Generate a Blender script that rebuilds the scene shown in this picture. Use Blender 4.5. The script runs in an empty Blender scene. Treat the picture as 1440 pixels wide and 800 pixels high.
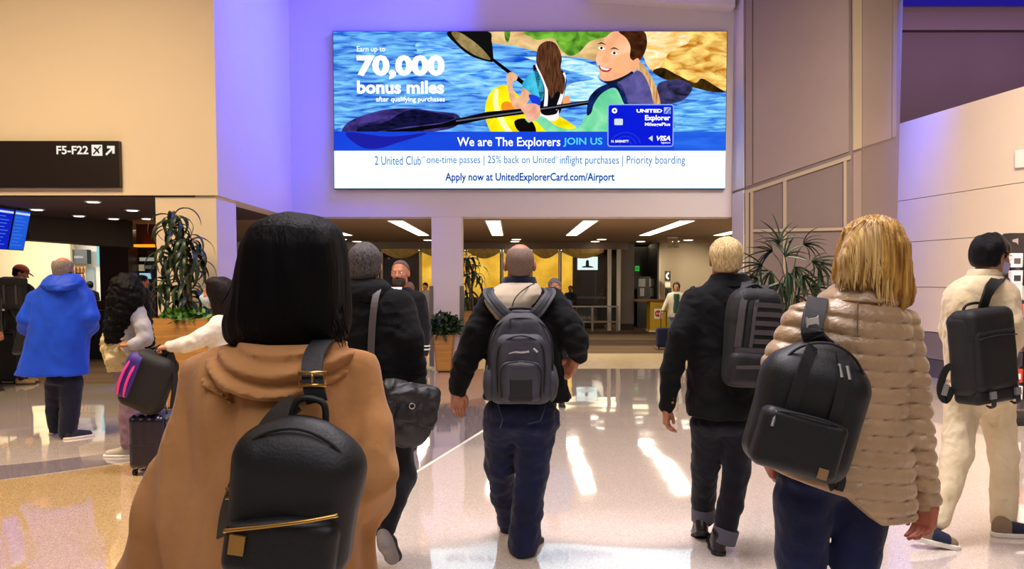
import bpy, bmesh, math, random
import numpy as np
from mathutils import Vector, Matrix

scene = bpy.context.scene
col = scene.collection
# ------------------------------------------------------------------ camera
F, CH, PITCH, HORIZON = 1082.0, 1.53, math.radians(3.0), 395.0
CY = HORIZON + F * math.tan(PITCH)
cam_d = bpy.data.cameras.new('camera')
cam_d.sensor_width = 36.0
cam_d.lens = F / 1440.0 * 36.0
cam_d.shift_y = (CY - 400.0) / 1440.0
cam_d.clip_end = 200
cam = bpy.data.objects.new('camera', cam_d)
col.objects.link(cam)
cam.location = (0, 0, CH)
cam.rotation_euler = (math.pi / 2 - PITCH, 0, 0)
scene.camera = cam
# ------------------------------------------------------------------ colour management
vs = scene.view_settings
vs.view_transform = 'Standard'
vs.look = 'None'
vs.gamma = 1.0
vs.use_curve_mapping = False
vs.exposure = 0.0
# ------------------------------------------------------------------ world: the hall carries on behind the camera
wd = bpy.data.worlds.new('world')
scene.world = wd
wd.use_nodes = True
wd.node_tree.nodes['Background'].inputs[0].default_value = (0.98, 0.92, 1.0, 1)
wd.node_tree.nodes['Background'].inputs[1].default_value = 0.10


def lamp(name, kind, loc, energy, color, size=1.0, size_y=None, target=None, spot=None, spread=None):
    d = bpy.data.lights.new(name, kind)
    d.energy = energy
    d.color = color
    if kind == 'AREA':
        d.shape = 'RECTANGLE'
        d.size = size
        d.size_y = size_y or size
        if spread:
            d.spread = math.radians(spread)
    else:
        d.shadow_soft_size = size
    if kind == 'SPOT':
        d.spot_size = math.radians(spot)
        d.spot_blend = 0.8
    o = bpy.data.objects.new(name, d)
    col.objects.link(o)
    o.location = loc
    if target is not None:
        o.rotation_euler = (Vector(target) - Vector(loc)).to_track_quat('-Z', 'Y').to_euler()
    return o


WARM = (1.0, 0.80, 0.56)
NEUT = (0.97, 0.92, 1.0)
BLUE = (0.16, 0.20, 1.0)
# ceiling panels of the hall (above the frame)
lamp('hall_ceiling_lamp', 'AREA', (-5.6, 5.4, 7.0), 410, (1.0, 0.76, 0.46), 3.0, 3.0, (-5.4, 7.4, 0.5), spread=120)
lamp('hall_ceiling_lamp', 'AREA', (0.4, 4.2, 7.1), 290, NEUT, 4.0, 2.0, (0.4, 4.4, 0), spread=110)
lamp('hall_ceiling_lamp', 'AREA', (4.6, 6.0, 7.0), 600, (1.0, 0.84, 0.66), 3.0, 3.0, (6.6, 9.6, 1.6), spread=110)
lamp('hall_ceiling_lamp', 'AREA', (0.5, -1.5, 6.5), 120, NEUT, 5.0, 3.0, (0.8, 2.0, 0), spread=120)
# blue cove strips near the advert bay ceiling; middle two lamps are added accents
lamp('cove_and_added_lamp', 'AREA', (-0.4, 11.4, 7.1), 230, (0.03, 0.06, 1.0), 2.6, 0.3, (-3.8, 11.9, 4.2), spread=90)
lamp('cove_and_added_lamp', 'AREA', (6.42, 11.7, 7.1), 62, (0.06, 0.10, 1.0), 0.3, 0.3, (6.5, 13.0, 2.0), spread=34)  # added unseen lamp, tints the left edge of the cream wall blue
lamp('cove_and_added_lamp', 'AREA', (9.0, 15.2, 7.0), 65, (1.0, 0.66, 0.90), 8.0, 0.4, (9.0, 17.0, 5.0))  # added unseen pinkish lamp that brightens the mauve upper wall
lamp('cove_and_added_lamp', 'AREA', (0.0, 12.2, 7.1), 26, (0.16, 0.10, 1.0), 6.0, 0.3, (0.0, 13.35, 4.5))


# ------------------------------------------------------------------ pixel <-> place helpers
def at(u, v, Y):
    x = (u - 720.0) / F
    y = -(v - CY) / F
    dy = math.cos(PITCH) + y * math.sin(PITCH)
    dz = y * math.cos(PITCH) - math.sin(PITCH)
    t = Y / dy
    return np.array([x * t, Y, CH + dz * t])


def ground(u, v, z=0.0):
    x = (u - 720.0) / F
    y = -(v - CY) / F
    dy = math.cos(PITCH) + y * math.sin(PITCH)
    dz = y * math.cos(PITCH) - math.sin(PITCH)
    t = (z - CH) / dz
    return np.array([x * t, dy * t, z])


# ------------------------------------------------------------------ materials
def lin(c):
    if isinstance(c, str):
        c = tuple(int(c[i:i + 2], 16) / 255 for i in (0, 2, 4))
    return tuple((x / 12.92 if x <= 0.04045 else ((x + 0.055) / 1.055) ** 2.4) for x in c)


MATS = {}


def mat(name, color, rough=0.6, metal=0.0, var=None, bump=None, spec=0.5, coat=0.0, emit=0.0,
        color2=None, sheen=0.0, alpha=1.0, trans=0.0, ior=1.5, sss=0.0, coords='Object', bump2=None):
    """var=(scale, amount, (sx,sy,sz)); bump=(scale, strength, (sx,sy,sz))"""
    if name in MATS:
        return MATS[name]
    m = bpy.data.materials.new(name)
    m.use_nodes = True
    nt = m.node_tree
    b = nt.nodes['Principled BSDF']
    c = lin(color)
    b.inputs['Base Color'].default_value = (*c, 1)
    b.inputs['Roughness'].default_value = rough
    b.inputs['Metallic'].default_value = metal
    b.inputs['Specular IOR Level'].default_value = spec
    b.inputs['IOR'].default_value = ior
    if coat:
        b.inputs['Coat Weight'].default_value = coat
        b.inputs['Coat Roughness'].default_value = 0.08
    if sheen:
        b.inputs['Sheen Weight'].default_value = sheen
        b.inputs['Sheen Roughness'].default_value = 0.5
    if trans:
        b.inputs['Transmission Weight'].default_value = trans
    if sss:
        b.inputs['Subsurface Weight'].default_value = sss
        b.inputs['Subsurface Radius'].default_value = (0.01, 0.004, 0.002)
    if emit:
        b.inputs['Emission Color'].default_value = (*c, 1)
        b.inputs['Emission Strength'].default_value = emit
    tc = None

    def coord(st):
        nonlocal tc
        if tc is None:
            tc = nt.nodes.new('ShaderNodeTexCoord')
        mp = nt.nodes.new('ShaderNodeMapping')
        mp.inputs['Scale'].default_value = st
        nt.links.new(tc.outputs[coords], mp.inputs['Vector'])
        return mp.outputs['Vector']
    if var:
        st = var[2] if len(var) > 2 else (1, 1, 1)
        n = nt.nodes.new('ShaderNodeTexNoise')
        n.inputs['Scale'].default_value = var[0]
        n.inputs['Detail'].default_value = 5
        nt.links.new(coord(st), n.inputs['Vector'])
        r = nt.nodes.new('ShaderNodeValToRGB')
        c2 = lin(color2) if color2 else tuple(x * (1 - var[1]) for x in c)
        r.color_ramp.elements[0].position = 0.35
        r.color_ramp.elements[1].position = 0.65
        r.color_ramp.elements[0].color = (*c2, 1)
        r.color_ramp.elements[1].color = (*c, 1)
        nt.links.new(n.outputs['Fac'], r.inputs['Fac'])
        nt.links.new(r.outputs['Color'], b.inputs['Base Color'])
        if emit:
            nt.links.new(r.outputs['Color'], b.inputs['Emission Color'])
    prev = None
    for bp in (bump, bump2):
        if not bp:
            continue
        st = bp[2] if len(bp) > 2 else (1, 1, 1)
        n = nt.nodes.new('ShaderNodeTexNoise')
        n.inputs['Scale'].default_value = bp[0]
        n.inputs['Detail'].default_value = 3
        nt.links.new(coord(st), n.inputs['Vector'])
        bn = nt.nodes.new('ShaderNodeBump')
        bn.inputs['Strength'].default_value = bp[1]
        bn.inputs['Distance'].default_value = bp[3] if len(bp) > 3 else 0.01
        nt.links.new(n.outputs['Fac'], bn.inputs['Height'])
        if prev:
            nt.links.new(prev.outputs['Normal'], bn.inputs['Normal'])
        prev = bn
    if prev:
        nt.links.new(prev.outputs['Normal'], b.inputs['Normal'])
    MATS[name] = m
    return m


def glow(name, color, strength=1.0, color2=None, scale=8, stretch=(1, 1, 1), contrast=0.18):
    """screen print that gives off light; two colours mixed by noise"""
    if name in MATS:
        return MATS[name]
    m = bpy.data.materials.new(name)
    m.use_nodes = True
    nt = m.node_tree
    nt.nodes.remove(nt.nodes['Principled BSDF'])
    e = nt.nodes.new('ShaderNodeEmission')
    e.inputs['Color'].default_value = (*lin(color), 1)
    e.inputs['Strength'].default_value = strength
    if color2:
        tc = nt.nodes.new('ShaderNodeTexCoord')
        mp = nt.nodes.new('ShaderNodeMapping')
        mp.inputs['Scale'].default_value = stretch
        n = nt.nodes.new('ShaderNodeTexNoise')
        n.inputs['Scale'].default_value = scale
        n.inputs['Detail'].default_value = 4
        n.inputs['Distortion'].default_value = 0.6
        r = nt.nodes.new('ShaderNodeValToRGB')
        r.color_ramp.elements[0].position = 0.5 - contrast
        r.color_ramp.elements[1].position = 0.5 + contrast
        r.color_ramp.elements[0].color = (*lin(color2), 1)
        r.color_ramp.elements[1].color = (*lin(color), 1)
        nt.links.new(tc.outputs['Object'], mp.inputs['Vector'])
        nt.links.new(mp.outputs['Vector'], n.inputs['Vector'])
        nt.links.new(n.outputs['Fac'], r.inputs['Fac'])
        nt.links.new(r.outputs['Color'], e.inputs['Color'])
    nt.links.new(e.outputs['Emission'], nt.nodes['Material Output'].inputs['Surface'])
    MATS[name] = m
    return m


# ------------------------------------------------------------------ objects
def tag(o, label=None, cat=None, group=None, kind=None):
    if label:
        o['label'] = label
    if cat:
        o['category'] = cat
    if group:
        o['group'] = group
    if kind:
        o['kind'] = kind
    return o


def thing(name, label, cat, loc=(0, 0, 0), group=None):
    o = bpy.data.objects.new(name, None)
    o.empty_display_size = 0.1
    col.objects.link(o)
    o.location = Vector([float(x) for x in loc])
    return tag(o, label, cat, group)


def wloc(o):
    v = np.array(o.location, dtype=float)
    return v if o.parent is None else v + wloc(o.parent)


def mesh_obj(name, V, Fc, material, parent=None, smooth=False, origin=None):
    """V in world coordinates; the object sits at its parent's origin (or at origin)"""
    V = np.asarray(V, dtype=float).reshape(-1, 3)
    if parent is not None:
        V = V - wloc(parent)[None, :]
    elif origin is not None:
        V = V - np.asarray(origin)[None, :]
    me = bpy.data.meshes.new(name)
    if isinstance(Fc, np.ndarray):
        k = Fc.shape[1]
        me.vertices.add(len(V))
        me.vertices.foreach_set('co', V.astype(np.float32).ravel())
        me.loops.add(Fc.size)
        me.loops.foreach_set('vertex_index', Fc.astype(np.int32).ravel())
        me.polygons.add(len(Fc))
        me.polygons.foreach_set('loop_start', np.arange(0, Fc.size, k, dtype=np.int32))
        me.update(calc_edges=True)
        me.validate()
    else:
        me.from_pydata([tuple(x) for x in V], [], [tuple(f) for f in Fc])
        me.update()
    if material is not None:
        me.materials.append(material)
    if smooth:
        me.polygons.foreach_set('use_smooth', np.ones(len(me.polygons), dtype=bool))
        me.update()
    o = bpy.data.objects.new(name, me)
    col.objects.link(o)
    if parent is not None:
        o.parent = parent
    elif origin is not None:
        o.location = Vector([float(x) for x in origin])
    return o


def box_vf(lo, hi):
    x0, y0, z0 = lo
    x1, y1, z1 = hi
    V = [(x0, y0, z0), (x1, y0, z0), (x1, y1, z0), (x0, y1, z0), (x0, y0, z1), (x1, y0, z1), (x1, y1, z1), (x0, y1, z1)]
    Fc = [(0, 3, 2, 1), (4, 5, 6, 7), (0, 1, 5, 4), (1, 2, 6, 5), (2, 3, 7, 6), (3, 0, 4, 7)]
    return V, Fc


class MB:
    """collects simple shapes into one mesh"""

    def __init__(s):
        s.V = []
        s.F = []

    def add(s, V, Fc):
        n = len(s.V)
        s.V += [tuple(map(float, v)) for v in V]
        s.F += [tuple(int(i) + n for i in f) for f in Fc]
        return s

    def box(s, lo, hi):
        lo, hi = np.minimum(lo, hi), np.maximum(lo, hi)
        return s.add(*box_vf(lo, hi))

    def prism(s, pts, d):
        """polygon pts (3D) extruded along vector d"""
        n = len(pts)
        pts = [np.array(p, float) for p in pts]
        d = np.array(d, float)
        V = pts + [p + d for p in pts]
        Fc = [tuple(range(n))[::-1], tuple(range(n, 2 * n))] + [(i, (i + 1) % n, n + (i + 1) % n, n + i) for i in range(n)]
        return s.add(V, Fc)

    def tube(s, pts, r, n=8, closed=False):
        pts = [np.array(p, float) for p in pts]
        rs = r if hasattr(r, '__len__') else [r] * len(pts)
        m = len(pts)
        V = []
        up = None
        for i in range(m):
            a = pts[(i - 1) % m] if (closed or i > 0) else pts[i]
            b = pts[(i + 1) % m] if (closed or i < m - 1) else pts[i]
            t = b - a
            t = t / (np.linalg.norm(t) + 1e-9)
            if up is None:
                up = np.array([0, 0, 1.0]) if abs(t[2]) < 0.9 else np.array([1.0, 0, 0])
            x = np.cross(up, t)
            x /= np.linalg.norm(x) + 1e-9
            y = np.cross(t, x)
            up = y
            for k in range(n):
                a_ = 2 * math.pi * k / n
                V.append(pts[i] + rs[i] * (math.cos(a_) * x + math.sin(a_) * y))
        Fc = []
        for i in range(m if closed else m - 1):
            j = (i + 1) % m
            for k in range(n):
                Fc.append((i * n + k, i * n + (k + 1) % n, j * n + (k + 1) % n, j * n + k))
        if not closed:
            Fc.append(tuple(range(n))[::-1])
            Fc.append(tuple(range((m - 1) * n, m * n)))
        return s.add(V, Fc)

    def lathe(s, c, prof, n=24, axis='z'):
        V = []
        for r, z in prof:
            for k in range(n):
                a = 2 * math.pi * k / n
                p = (r * math.cos(a), r * math.sin(a), z)
                if axis == 'y':
                    p = (p[0], p[2], p[1])
                V.append((c[0] + p[0], c[1] + p[1], c[2] + p[2]))
        Fc = []
        for i in range(len(prof) - 1):
            for k in range(n):
                Fc.append((i * n + k, i * n + (k + 1) % n, (i + 1) * n + (k + 1) % n, (i + 1) * n + k))
        Fc.append(tuple(range(n))[::-1])
        Fc.append(tuple(range((len(prof) - 1) * n, len(prof) * n)))
        return s.add(V, Fc)

    def ribbon(s, pts, nrm, w, t, side=None):
        """flat band along pts; nrm = outward normal (one or per point)"""
        pts = [np.array(p, float) for p in pts]
        m = len(pts)
        V = []
        ws = w if hasattr(w, '__len__') else [w] * m
        for i in range(m):
            a = pts[max(i - 1, 0)]
            b = pts[min(i + 1, m - 1)]
            tg = b - a
            tg /= np.linalg.norm(tg) + 1e-9
            if side is not None:
                n_ = np.cross(tg, np.array(side, float))
            else:
                n_ = np.array(nrm[i] if hasattr(nrm[0], '__len__') else nrm, float)
            n_ = n_ - tg * n_.dot(tg)
            n_ /= np.linalg.norm(n_) + 1e-9
            sd = np.cross(tg, n_)
            for q in ((-1, -1), (1, -1), (1, 1), (-1, 1)):
                V.append(pts[i] + sd * q[0] * ws[i] / 2 + n_ * q[1] * t / 2)
        Fc = [(3, 2, 1, 0), tuple(range(4 * m - 4, 4 * m))]
        for i in range(m - 1):
            for k in range(4):
                Fc.append((i * 4 + k, i * 4 + (k + 1) % 4, (i + 1) * 4 + (k + 1) % 4, (i + 1) * 4 + k))
        return s.add(V, Fc)

    def build(s, name, material, parent=None, smooth=False, bevel=0.0, origin=None):
        o = mesh_obj(name, s.V, s.F, material, parent, smooth, origin)
        bm = bmesh.new()
        bm.from_mesh(o.data)
        bmesh.ops.recalc_face_normals(bm, faces=bm.faces)
        if bevel:
            bmesh.ops.bevel(bm, geom=bm.edges[:], offset=bevel, segments=2, affect='EDGES', profile=0.6)
        bm.to_mesh(o.data)
        bm.free()
        return o


def struct(name, mb, material, smooth=False, bevel=0.0, parent=None):
    o = mb.build(name, material, parent, smooth, bevel)
    if parent is None:
        o['kind'] = 'structure'
    return o


def smooth_path(pts, n=6, closed=False):
    P = [np.array(p, float) for p in pts]
    m = len(P)
    out = []
    for i in range(m if closed else m - 1):
        if closed:
            p0, p1, p2, p3 = P[(i - 1) % m], P[i], P[(i + 1) % m], P[(i + 2) % m]
        else:
            p0, p1, p2, p3 = P[max(i - 1, 0)], P[i], P[i + 1], P[min(i + 2, m - 1)]
        for k in range(n):
            t = k / n
            out.append(0.5 * ((2 * p1) + (-p0 + p2) * t + (2 * p0 - 5 * p1 + 4 * p2 - p3) * t * t + (-p0 + 3 * p1 - 3 * p2 + p3) * t ** 3))
    if not closed:
        out.append(P[-1])
    return out


def text_mesh(body, bold=0.0, shear=0.0):
    cu = bpy.data.curves.new('lettering', 'FONT')
    cu.body = body
    cu.offset = bold
    cu.shear = shear
    cu.resolution_u = 3
    o = bpy.data.objects.new('lettering', cu)
    col.objects.link(o)
    bpy.context.view_layer.update()
    me = bpy.data.meshes.new_from_object(o.evaluated_get(bpy.context.evaluated_depsgraph_get()))
    V = np.array([v.co[:] for v in me.vertices])
    Fc = [tuple(p.vertices) for p in me.polygons]
    bpy.data.objects.remove(o)
    bpy.data.curves.remove(cu)
    bpy.data.meshes.remove(me)
    lo, hi = V.min(0), V.max(0)
    V = (V - lo) / np.maximum(hi - lo, 1e-6)
    return V[:, :2], Fc


def text_on(body, corner, ex, ez, material, parent, bold=0.0, shear=0.0, name='lettering'):
    """writes body into the box corner(bottom-left) + ex (width vector) + ez (height vector)"""
    V, Fc = text_mesh(body, bold, shear)
    W = np.array(corner)[None] + V[:, :1] * np.array(ex)[None] + V[:, 1:2] * np.array(ez)[None]
    return mesh_obj(name, W, Fc, material, parent)
# ================================================================== the setting
YB, YL, ZTOP = 13.35, 10.0, 7.3
ZO = at(600, 305, YB)[2]
XL = at(306, 275, YL)[0]
CARPET_L = ground(80, 540)[1]
XR_OPEN = at(1030, 300, YB)[0]


def terrazzo(name, base, dark, light):
    m = mat(name, base, rough=0.06, coat=1.0, ior=1.75)
    nt = m.node_tree
    b = nt.nodes['Principled BSDF']
    b.inputs['Coat Roughness'].default_value = 0.045
    b.inputs['Coat IOR'].default_value = 1.9
    tc = nt.nodes.new('ShaderNodeTexCoord')
    v = nt.nodes.new('ShaderNodeTexVoronoi')
    v.inputs['Scale'].default_value = 170
    r = nt.nodes.new('ShaderNodeValToRGB')
    e = r.color_ramp.elements
    e[0].position, e[0].color = 0.0, (*lin(dark), 1)
    e[1].position, e[1].color = 0.95, (*lin(light), 1)
    k = e.new(0.3)
    k.color = (*lin(base), 1)
    k = e.new(0.75)
    k.color = (*lin(base), 1)
    nt.links.new(tc.outputs['Object'], v.inputs['Vector'])
    sx = nt.nodes.new('ShaderNodeSeparateColor')
    nt.links.new(v.outputs['Color'], sx.inputs['Color'])
    nt.links.new(sx.outputs['Red'], r.inputs['Fac'])
    nt.links.new(r.outputs['Color'], b.inputs['Base Color'])
    n = nt.nodes.new('ShaderNodeTexNoise')
    n.inputs['Scale'].default_value = 1.3
    n.inputs['Detail'].default_value = 1
    bn = nt.nodes.new('ShaderNodeBump')
    bn.inputs['Strength'].default_value = 0.25
    bn.inputs['Distance'].default_value = 0.018
    nt.links.new(tc.outputs['Object'], n.inputs['Vector'])
    nt.links.new(n.outputs['Fac'], bn.inputs['Height'])
    nt.links.new(bn.outputs['Normal'], b.inputs['Normal'])
    nt.links.new(bn.outputs['Normal'], b.inputs['Coat Normal'])
    return m


M_FLOOR = terrazzo('terrazzo_cream', 'dacabb', 'c4b2a0', 'ece0d4')
M_BAND = terrazzo('terrazzo_grey', '9a8c92', '6d6068', 'bdb0b4')
M_TILE = mat('threshold_stone', 'd8c29a', 0.25, var=(6, 0.12), bump=(40, 0.05))
M_CARPET = mat('brown_carpet', '6e5a48', 0.95, var=(1.2, 0.25, (0.3, 3, 1)), bump=(220, 0.5), spec=0.1)
M_CARPETD = mat('dark_carpet', '4a3a30', 0.95, var=(2, 0.3), bump=(220, 0.5), spec=0.1)
M_BEIGE = mat('beige_wall_paint', 'e2cfb2', 0.75, var=(0.6, 0.04), bump=(60, 0.03))
M_LILAC = mat('white_wall_paint', 'd9d0d4', 0.7, var=(0.7, 0.03), bump=(60, 0.03))
M_TAUPE = mat('taupe_panel', '8e7c76', 0.55, var=(1.5, 0.05), bump=(150, 0.04))
M_TAUPE2 = mat('taupe_infill', '7a6a66', 0.6, var=(1.5, 0.06), bump=(150, 0.04))
M_STRIP = mat('pale_metal_strip', 'ac9c84', 0.45, metal=0.1, bump=(80, 0.02))
M_SLOT = mat('dark_slot', '1c1614', 0.8)
M_PANEL = mat('cream_wall_panel', 'e6d4bd', 0.42, var=(0.8, 0.04), bump=(30, 0.02))
M_WAINS = mat('grey_wainscot', '7c706e', 0.5, var=(2, 0.1))
M_PURPLE = mat('mauve_upper_wall', '776471', 0.8, var=(1, 0.08))
M_CEILD = mat('dark_brown_ceiling', '4a3830', 0.8, var=(1, 0.12))
M_CEILM = mat('lounge_ceiling', 'a8927e', 0.8, var=(1, 0.08))
M_DARKWOOD = mat('dark_wood', '3a1d10', 0.4, var=(3, 0.4, (6, 6, 0.4)), bump=(20, 0.05))
M_WOOD = mat('planter_wood', 'b8823c', 0.45, var=(4, 0.3, (0.6, 0.6, 9)), bump=(30, 0.06, (0.6, 0.6, 9)))
M_BLACK = mat('black_paint', '0d0b0b', 0.5, var=(4, 0.2))
M_WHITE = mat('white_print', 'f5f2ec', 0.5)
M_STEEL = mat('brushed_steel', '9a938c', 0.32, metal=0.9, bump=(60, 0.05, (1, 1, 20)))
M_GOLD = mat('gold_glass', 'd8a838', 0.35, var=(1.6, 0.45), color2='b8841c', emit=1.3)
M_GLASS = mat('clear_glass', 'e8f0f0', 0.03, trans=1.0, ior=1.45)
M_LAMP = glow('lamp_white', 'fff4e0', 5.0)
M_TUBE = glow('fluorescent', 'fff0d8', 5.0)
M_DEEPBROWN = mat('deep_brown_wall', '2b1a12', 0.6, var=(1.5, 0.3))
M_GREYWALL = mat('grey_wall', '6f6560', 0.7, var=(1, 0.08))
M_CURVE = mat('cream_curved_wall', 'b8a890', 0.7, var=(1, 0.06))

# floor
mb = MB()
pts = [(-15, -5, 0), (15, -5, 0), (15, YB + 0.02, 0), (XL, YB + 0.02, 0), (XL, CARPET_L, 0), (-15, CARPET_L, 0)]
mb.prism([(p[0], p[1], -0.1) for p in pts], (0, 0, 0.1))
floor = struct('floor', mb, M_FLOOR)


def inlay(name, pix, m, h=0.0012):
    q = [ground(*p) for p in pix]
    b = MB()
    b.prism([(p[0], p[1], 0.0002) for p in q], (0, 0, h))
    return b.build(name, m, floor)


inlay('terrazzo_band', [(-40, 659), (60, 649), (150, 638), (250, 622), (330, 604), (330, 620), (250, 637), (150, 654), (60, 667), (-40, 680)], M_BAND)
inlay('terrazzo_band', [(330, 604), (420, 585), (560, 577), (650, 564), (740, 548), (742, 560), (690, 597), (570, 671), (480, 738), (430, 700), (330, 620)], M_BAND)
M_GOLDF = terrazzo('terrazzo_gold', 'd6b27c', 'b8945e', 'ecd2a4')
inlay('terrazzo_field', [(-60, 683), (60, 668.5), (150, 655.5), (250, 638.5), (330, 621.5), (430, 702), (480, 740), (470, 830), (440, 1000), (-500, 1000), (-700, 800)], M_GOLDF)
inlay('divider_strip', [(691, 597.2), (571, 671.2), (481, 738.2), (483, 740.5), (573, 673), (693.5, 598.4)], mat('brass_divider', 'e8dcc8', 0.3), 0.0016)

b = MB()
b.box((XL, YB + 0.02, -0.1), (15, ground(800, 497)[1], 0.0))
struct('floor_threshold', b, M_TILE)
YT = ground(800, 497)[1]
b = MB()
b.box((XL, YT, -0.1), (15, 32, 0.0))
b.box((-20, CARPET_L, -0.1), (XL, 32, 0.0))
carpet = struct('floor_carpet', b, M_CARPET)
for v0, v1 in ((478, 486), (466, 470)):
    y0, y1 = ground(800, v1)[1], ground(800, v0)[1]
    b = MB()
    b.box((XL, y0, 0), (15, y1, 0.002))
    b.build('carpet_stripe', M_CARPETD, carpet)

# left bulkhead: fascia + return wall in one body, pillar below it
b = MB()
b.box((-15, YL, ZO), (XL, YB + 0.4, ZTOP))
wall_left = struct('wall_left', b, M_BEIGE)
XP0 = at(217, 300, YL)[0]
YP1 = 10.75
b = MB()
b.box((XP0, YL + 0.03, 0), (XL - 0.03, YP1, ZO))
pil = struct('wall_pillar_left', b, M_BEIGE, bevel=0.01)
b = MB()
b.box((XP0 - 0.01, YL + 0.015, 0), (XL - 0.015, YP1 + 0.01, 0.1))
struct('baseboard_left', b, M_STEEL)
b = MB()
b.box((-15, YL - 0.006, ZO), (XL + 0.006, YL + 0.02, ZO + 0.05))
struct('trim_1', b, M_BEIGE)

# back wall with two openings
b = MB()
b.box((XL, YB, ZO), (XR_OPEN, YB + 0.4, ZTOP))
wall_back = struct('wall_back', b, M_LILAC)
XA, XB = at(607, 400, YB)[0], at(650, 400, YB)[0]
b = MB()
b.box((XA, YB + 0.002, 0), (XB, YB + 0.38, ZO))
pier = struct('wall_pier', b, M_LILAC, bevel=0.006)
for xa in (XA, XB):
    b = MB()
    b.box((xa - 0.045, YB - 0.012, at(600, 515, YB)[2]), (xa + 0.03, YB + 0.06, at(600, 402, YB)[2]))
    b.build('corner_guard', M_STEEL, pier, bevel=0.003)
b = MB()
for px in ((XL, XA), (XB, XR_OPEN)):
    b.box((px[0], YB - 0.004, ZO), (px[1], YB + 0.02, ZO + 0.03))
b.build('opening_edge', M_LILAC, wall_back)
b = MB()
P = [at(828, -6, YB - 0.3), at(1034, 9, YB - 0.3), at(1034, -60, YB - 0.3), at(828, -60, YB - 0.3)]
b.prism(P, (0, 0.3, 0))
struct('trim_2', b, M_LILAC)

# ceiling of the hall, upper wall on the right
b = MB()
b.box((-15, -5, ZTOP), (15, 17.3, ZTOP + 0.1))
struct('ceiling', b, mat('ceiling_paint', 'c9bdb8', 0.8))
b = MB()
b.box((2.5, 17.0, 2.9), (16, 17.3, ZTOP))
struct('wall_upper', b, M_PURPLE)
b = MB()
b.box((2.5, 16.85, at(1300, 42, 16.85)[2]), (16, 17.0, at(1300, 36, 16.85)[2] + 0.4))
struct('trim_3', b, mat('mauve_beam', '85727e', 0.8))


def ray_plane(u, v, P0, n):
    o = np.array([0, 0, CH])
    d = at(u, v, 1.0) - o
    t = np.dot(np.array(P0) - o, n) / np.dot(d, n)
    return o + d * t


# big pillar on the right
A, B_, C_, D_ = at(1030, 300, 13.34), at(1048, 300, 12.7), at(1197, 300, 11.7), at(1262, 300, 12.1)
E_ = D_ + np.array([0.25, 1.3, 0])
b = MB()
b.prism([(p[0], p[1], 0) for p in (A, B_, C_, D_, E_)], (0, 0, ZTOP))
pillar = struct('wall_pillar_right', b, M_TAUPE2)


def facepanel(name, P, Q, pix, m, out=0.02, parent=None, bevel=0.0):
    d = (Q - P)
    d = np.array([d[0], d[1], 0])
    d /= np.linalg.norm(d)
    n = np.array([d[1], -d[0], 0])
    q = [ray_plane(u, v, P, n) for u, v in pix]
    b = MB()
    b.prism([p + n * 0.0005 for p in q], n * out)
    return b.build(name, m, parent, bevel=bevel)


VT = -70
facepanel('panel', B_, C_, [(1060, VT), (1194, VT), (1194, 213.5), (1060, 259)], M_TAUPE, 0.02, pillar)
facepanel('panel', B_, C_, [(1049.5, VT), (1058, VT), (1058, 260), (1049.5, 263)], M_TAUPE, 0.02, pillar)
facepanel('panel', C_, D_, [(1198.5, VT), (1210, VT), (1210, 208), (1198.5, 212)], M_STRIP, 0.025, pillar)
facepanel('panel', C_, D_, [(1211.5, VT), (1254, VT), (1252, 194.5), (1211.5, 207.5)], M_TAUPE, 0.015, pillar)
facepanel('panel', C_, D_, [(1255, VT), (1261, VT), (1259, 192), (1253.5, 194)], M_TAUPE, 0.015, pillar)
facepanel('panel', A, B_, [(1031, VT), (1047, VT), (1047, 264), (1031, 269)], M_LILAC, 0.02, pillar)
facepanel('panel', A, B_, [(1031, 272.5), (1047, 267), (1047, 520), (1031, 520)], M_LILAC, 0.02, pillar)
facepanel('panel', C_, D_, [(1198.5, 216), (1210, 212), (1210, 590), (1198.5, 590)], M_TAUPE, 0.02, pillar)
facepanel('panel', C_, D_, [(1211.5, 211.5), (1252, 198.5), (1250, 590), (1211.5, 590)], M_TAUPE2, 0.01, pillar)
# pale frame bars of the lower face
for pix in ([(1049, 268), (1197, 218.5), (1197, 224), (1049, 273)], [(1049, 273), (1053.5, 271.5), (1053.5, 560), (1049, 560)],
            [(1056, 270.8), (1059.5, 269.6), (1059.5, 560), (1056, 560)],
            [(1102, 255), (1106.5, 253.5), (1106.5, 560), (1102, 560)], [(1187, 227), (1191, 225.5), (1191, 570), (1187, 570)],
            [(1059.5, 322.5), (1187, 320), (1187, 324), (1059.5, 326.5)], [(1059.5, 430), (1187, 430), (1187, 434.5), (1059.5, 434.5)]):
    facepanel('frame_bar', B_, C_, pix, M_STRIP, 0.03, pillar)

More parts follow.
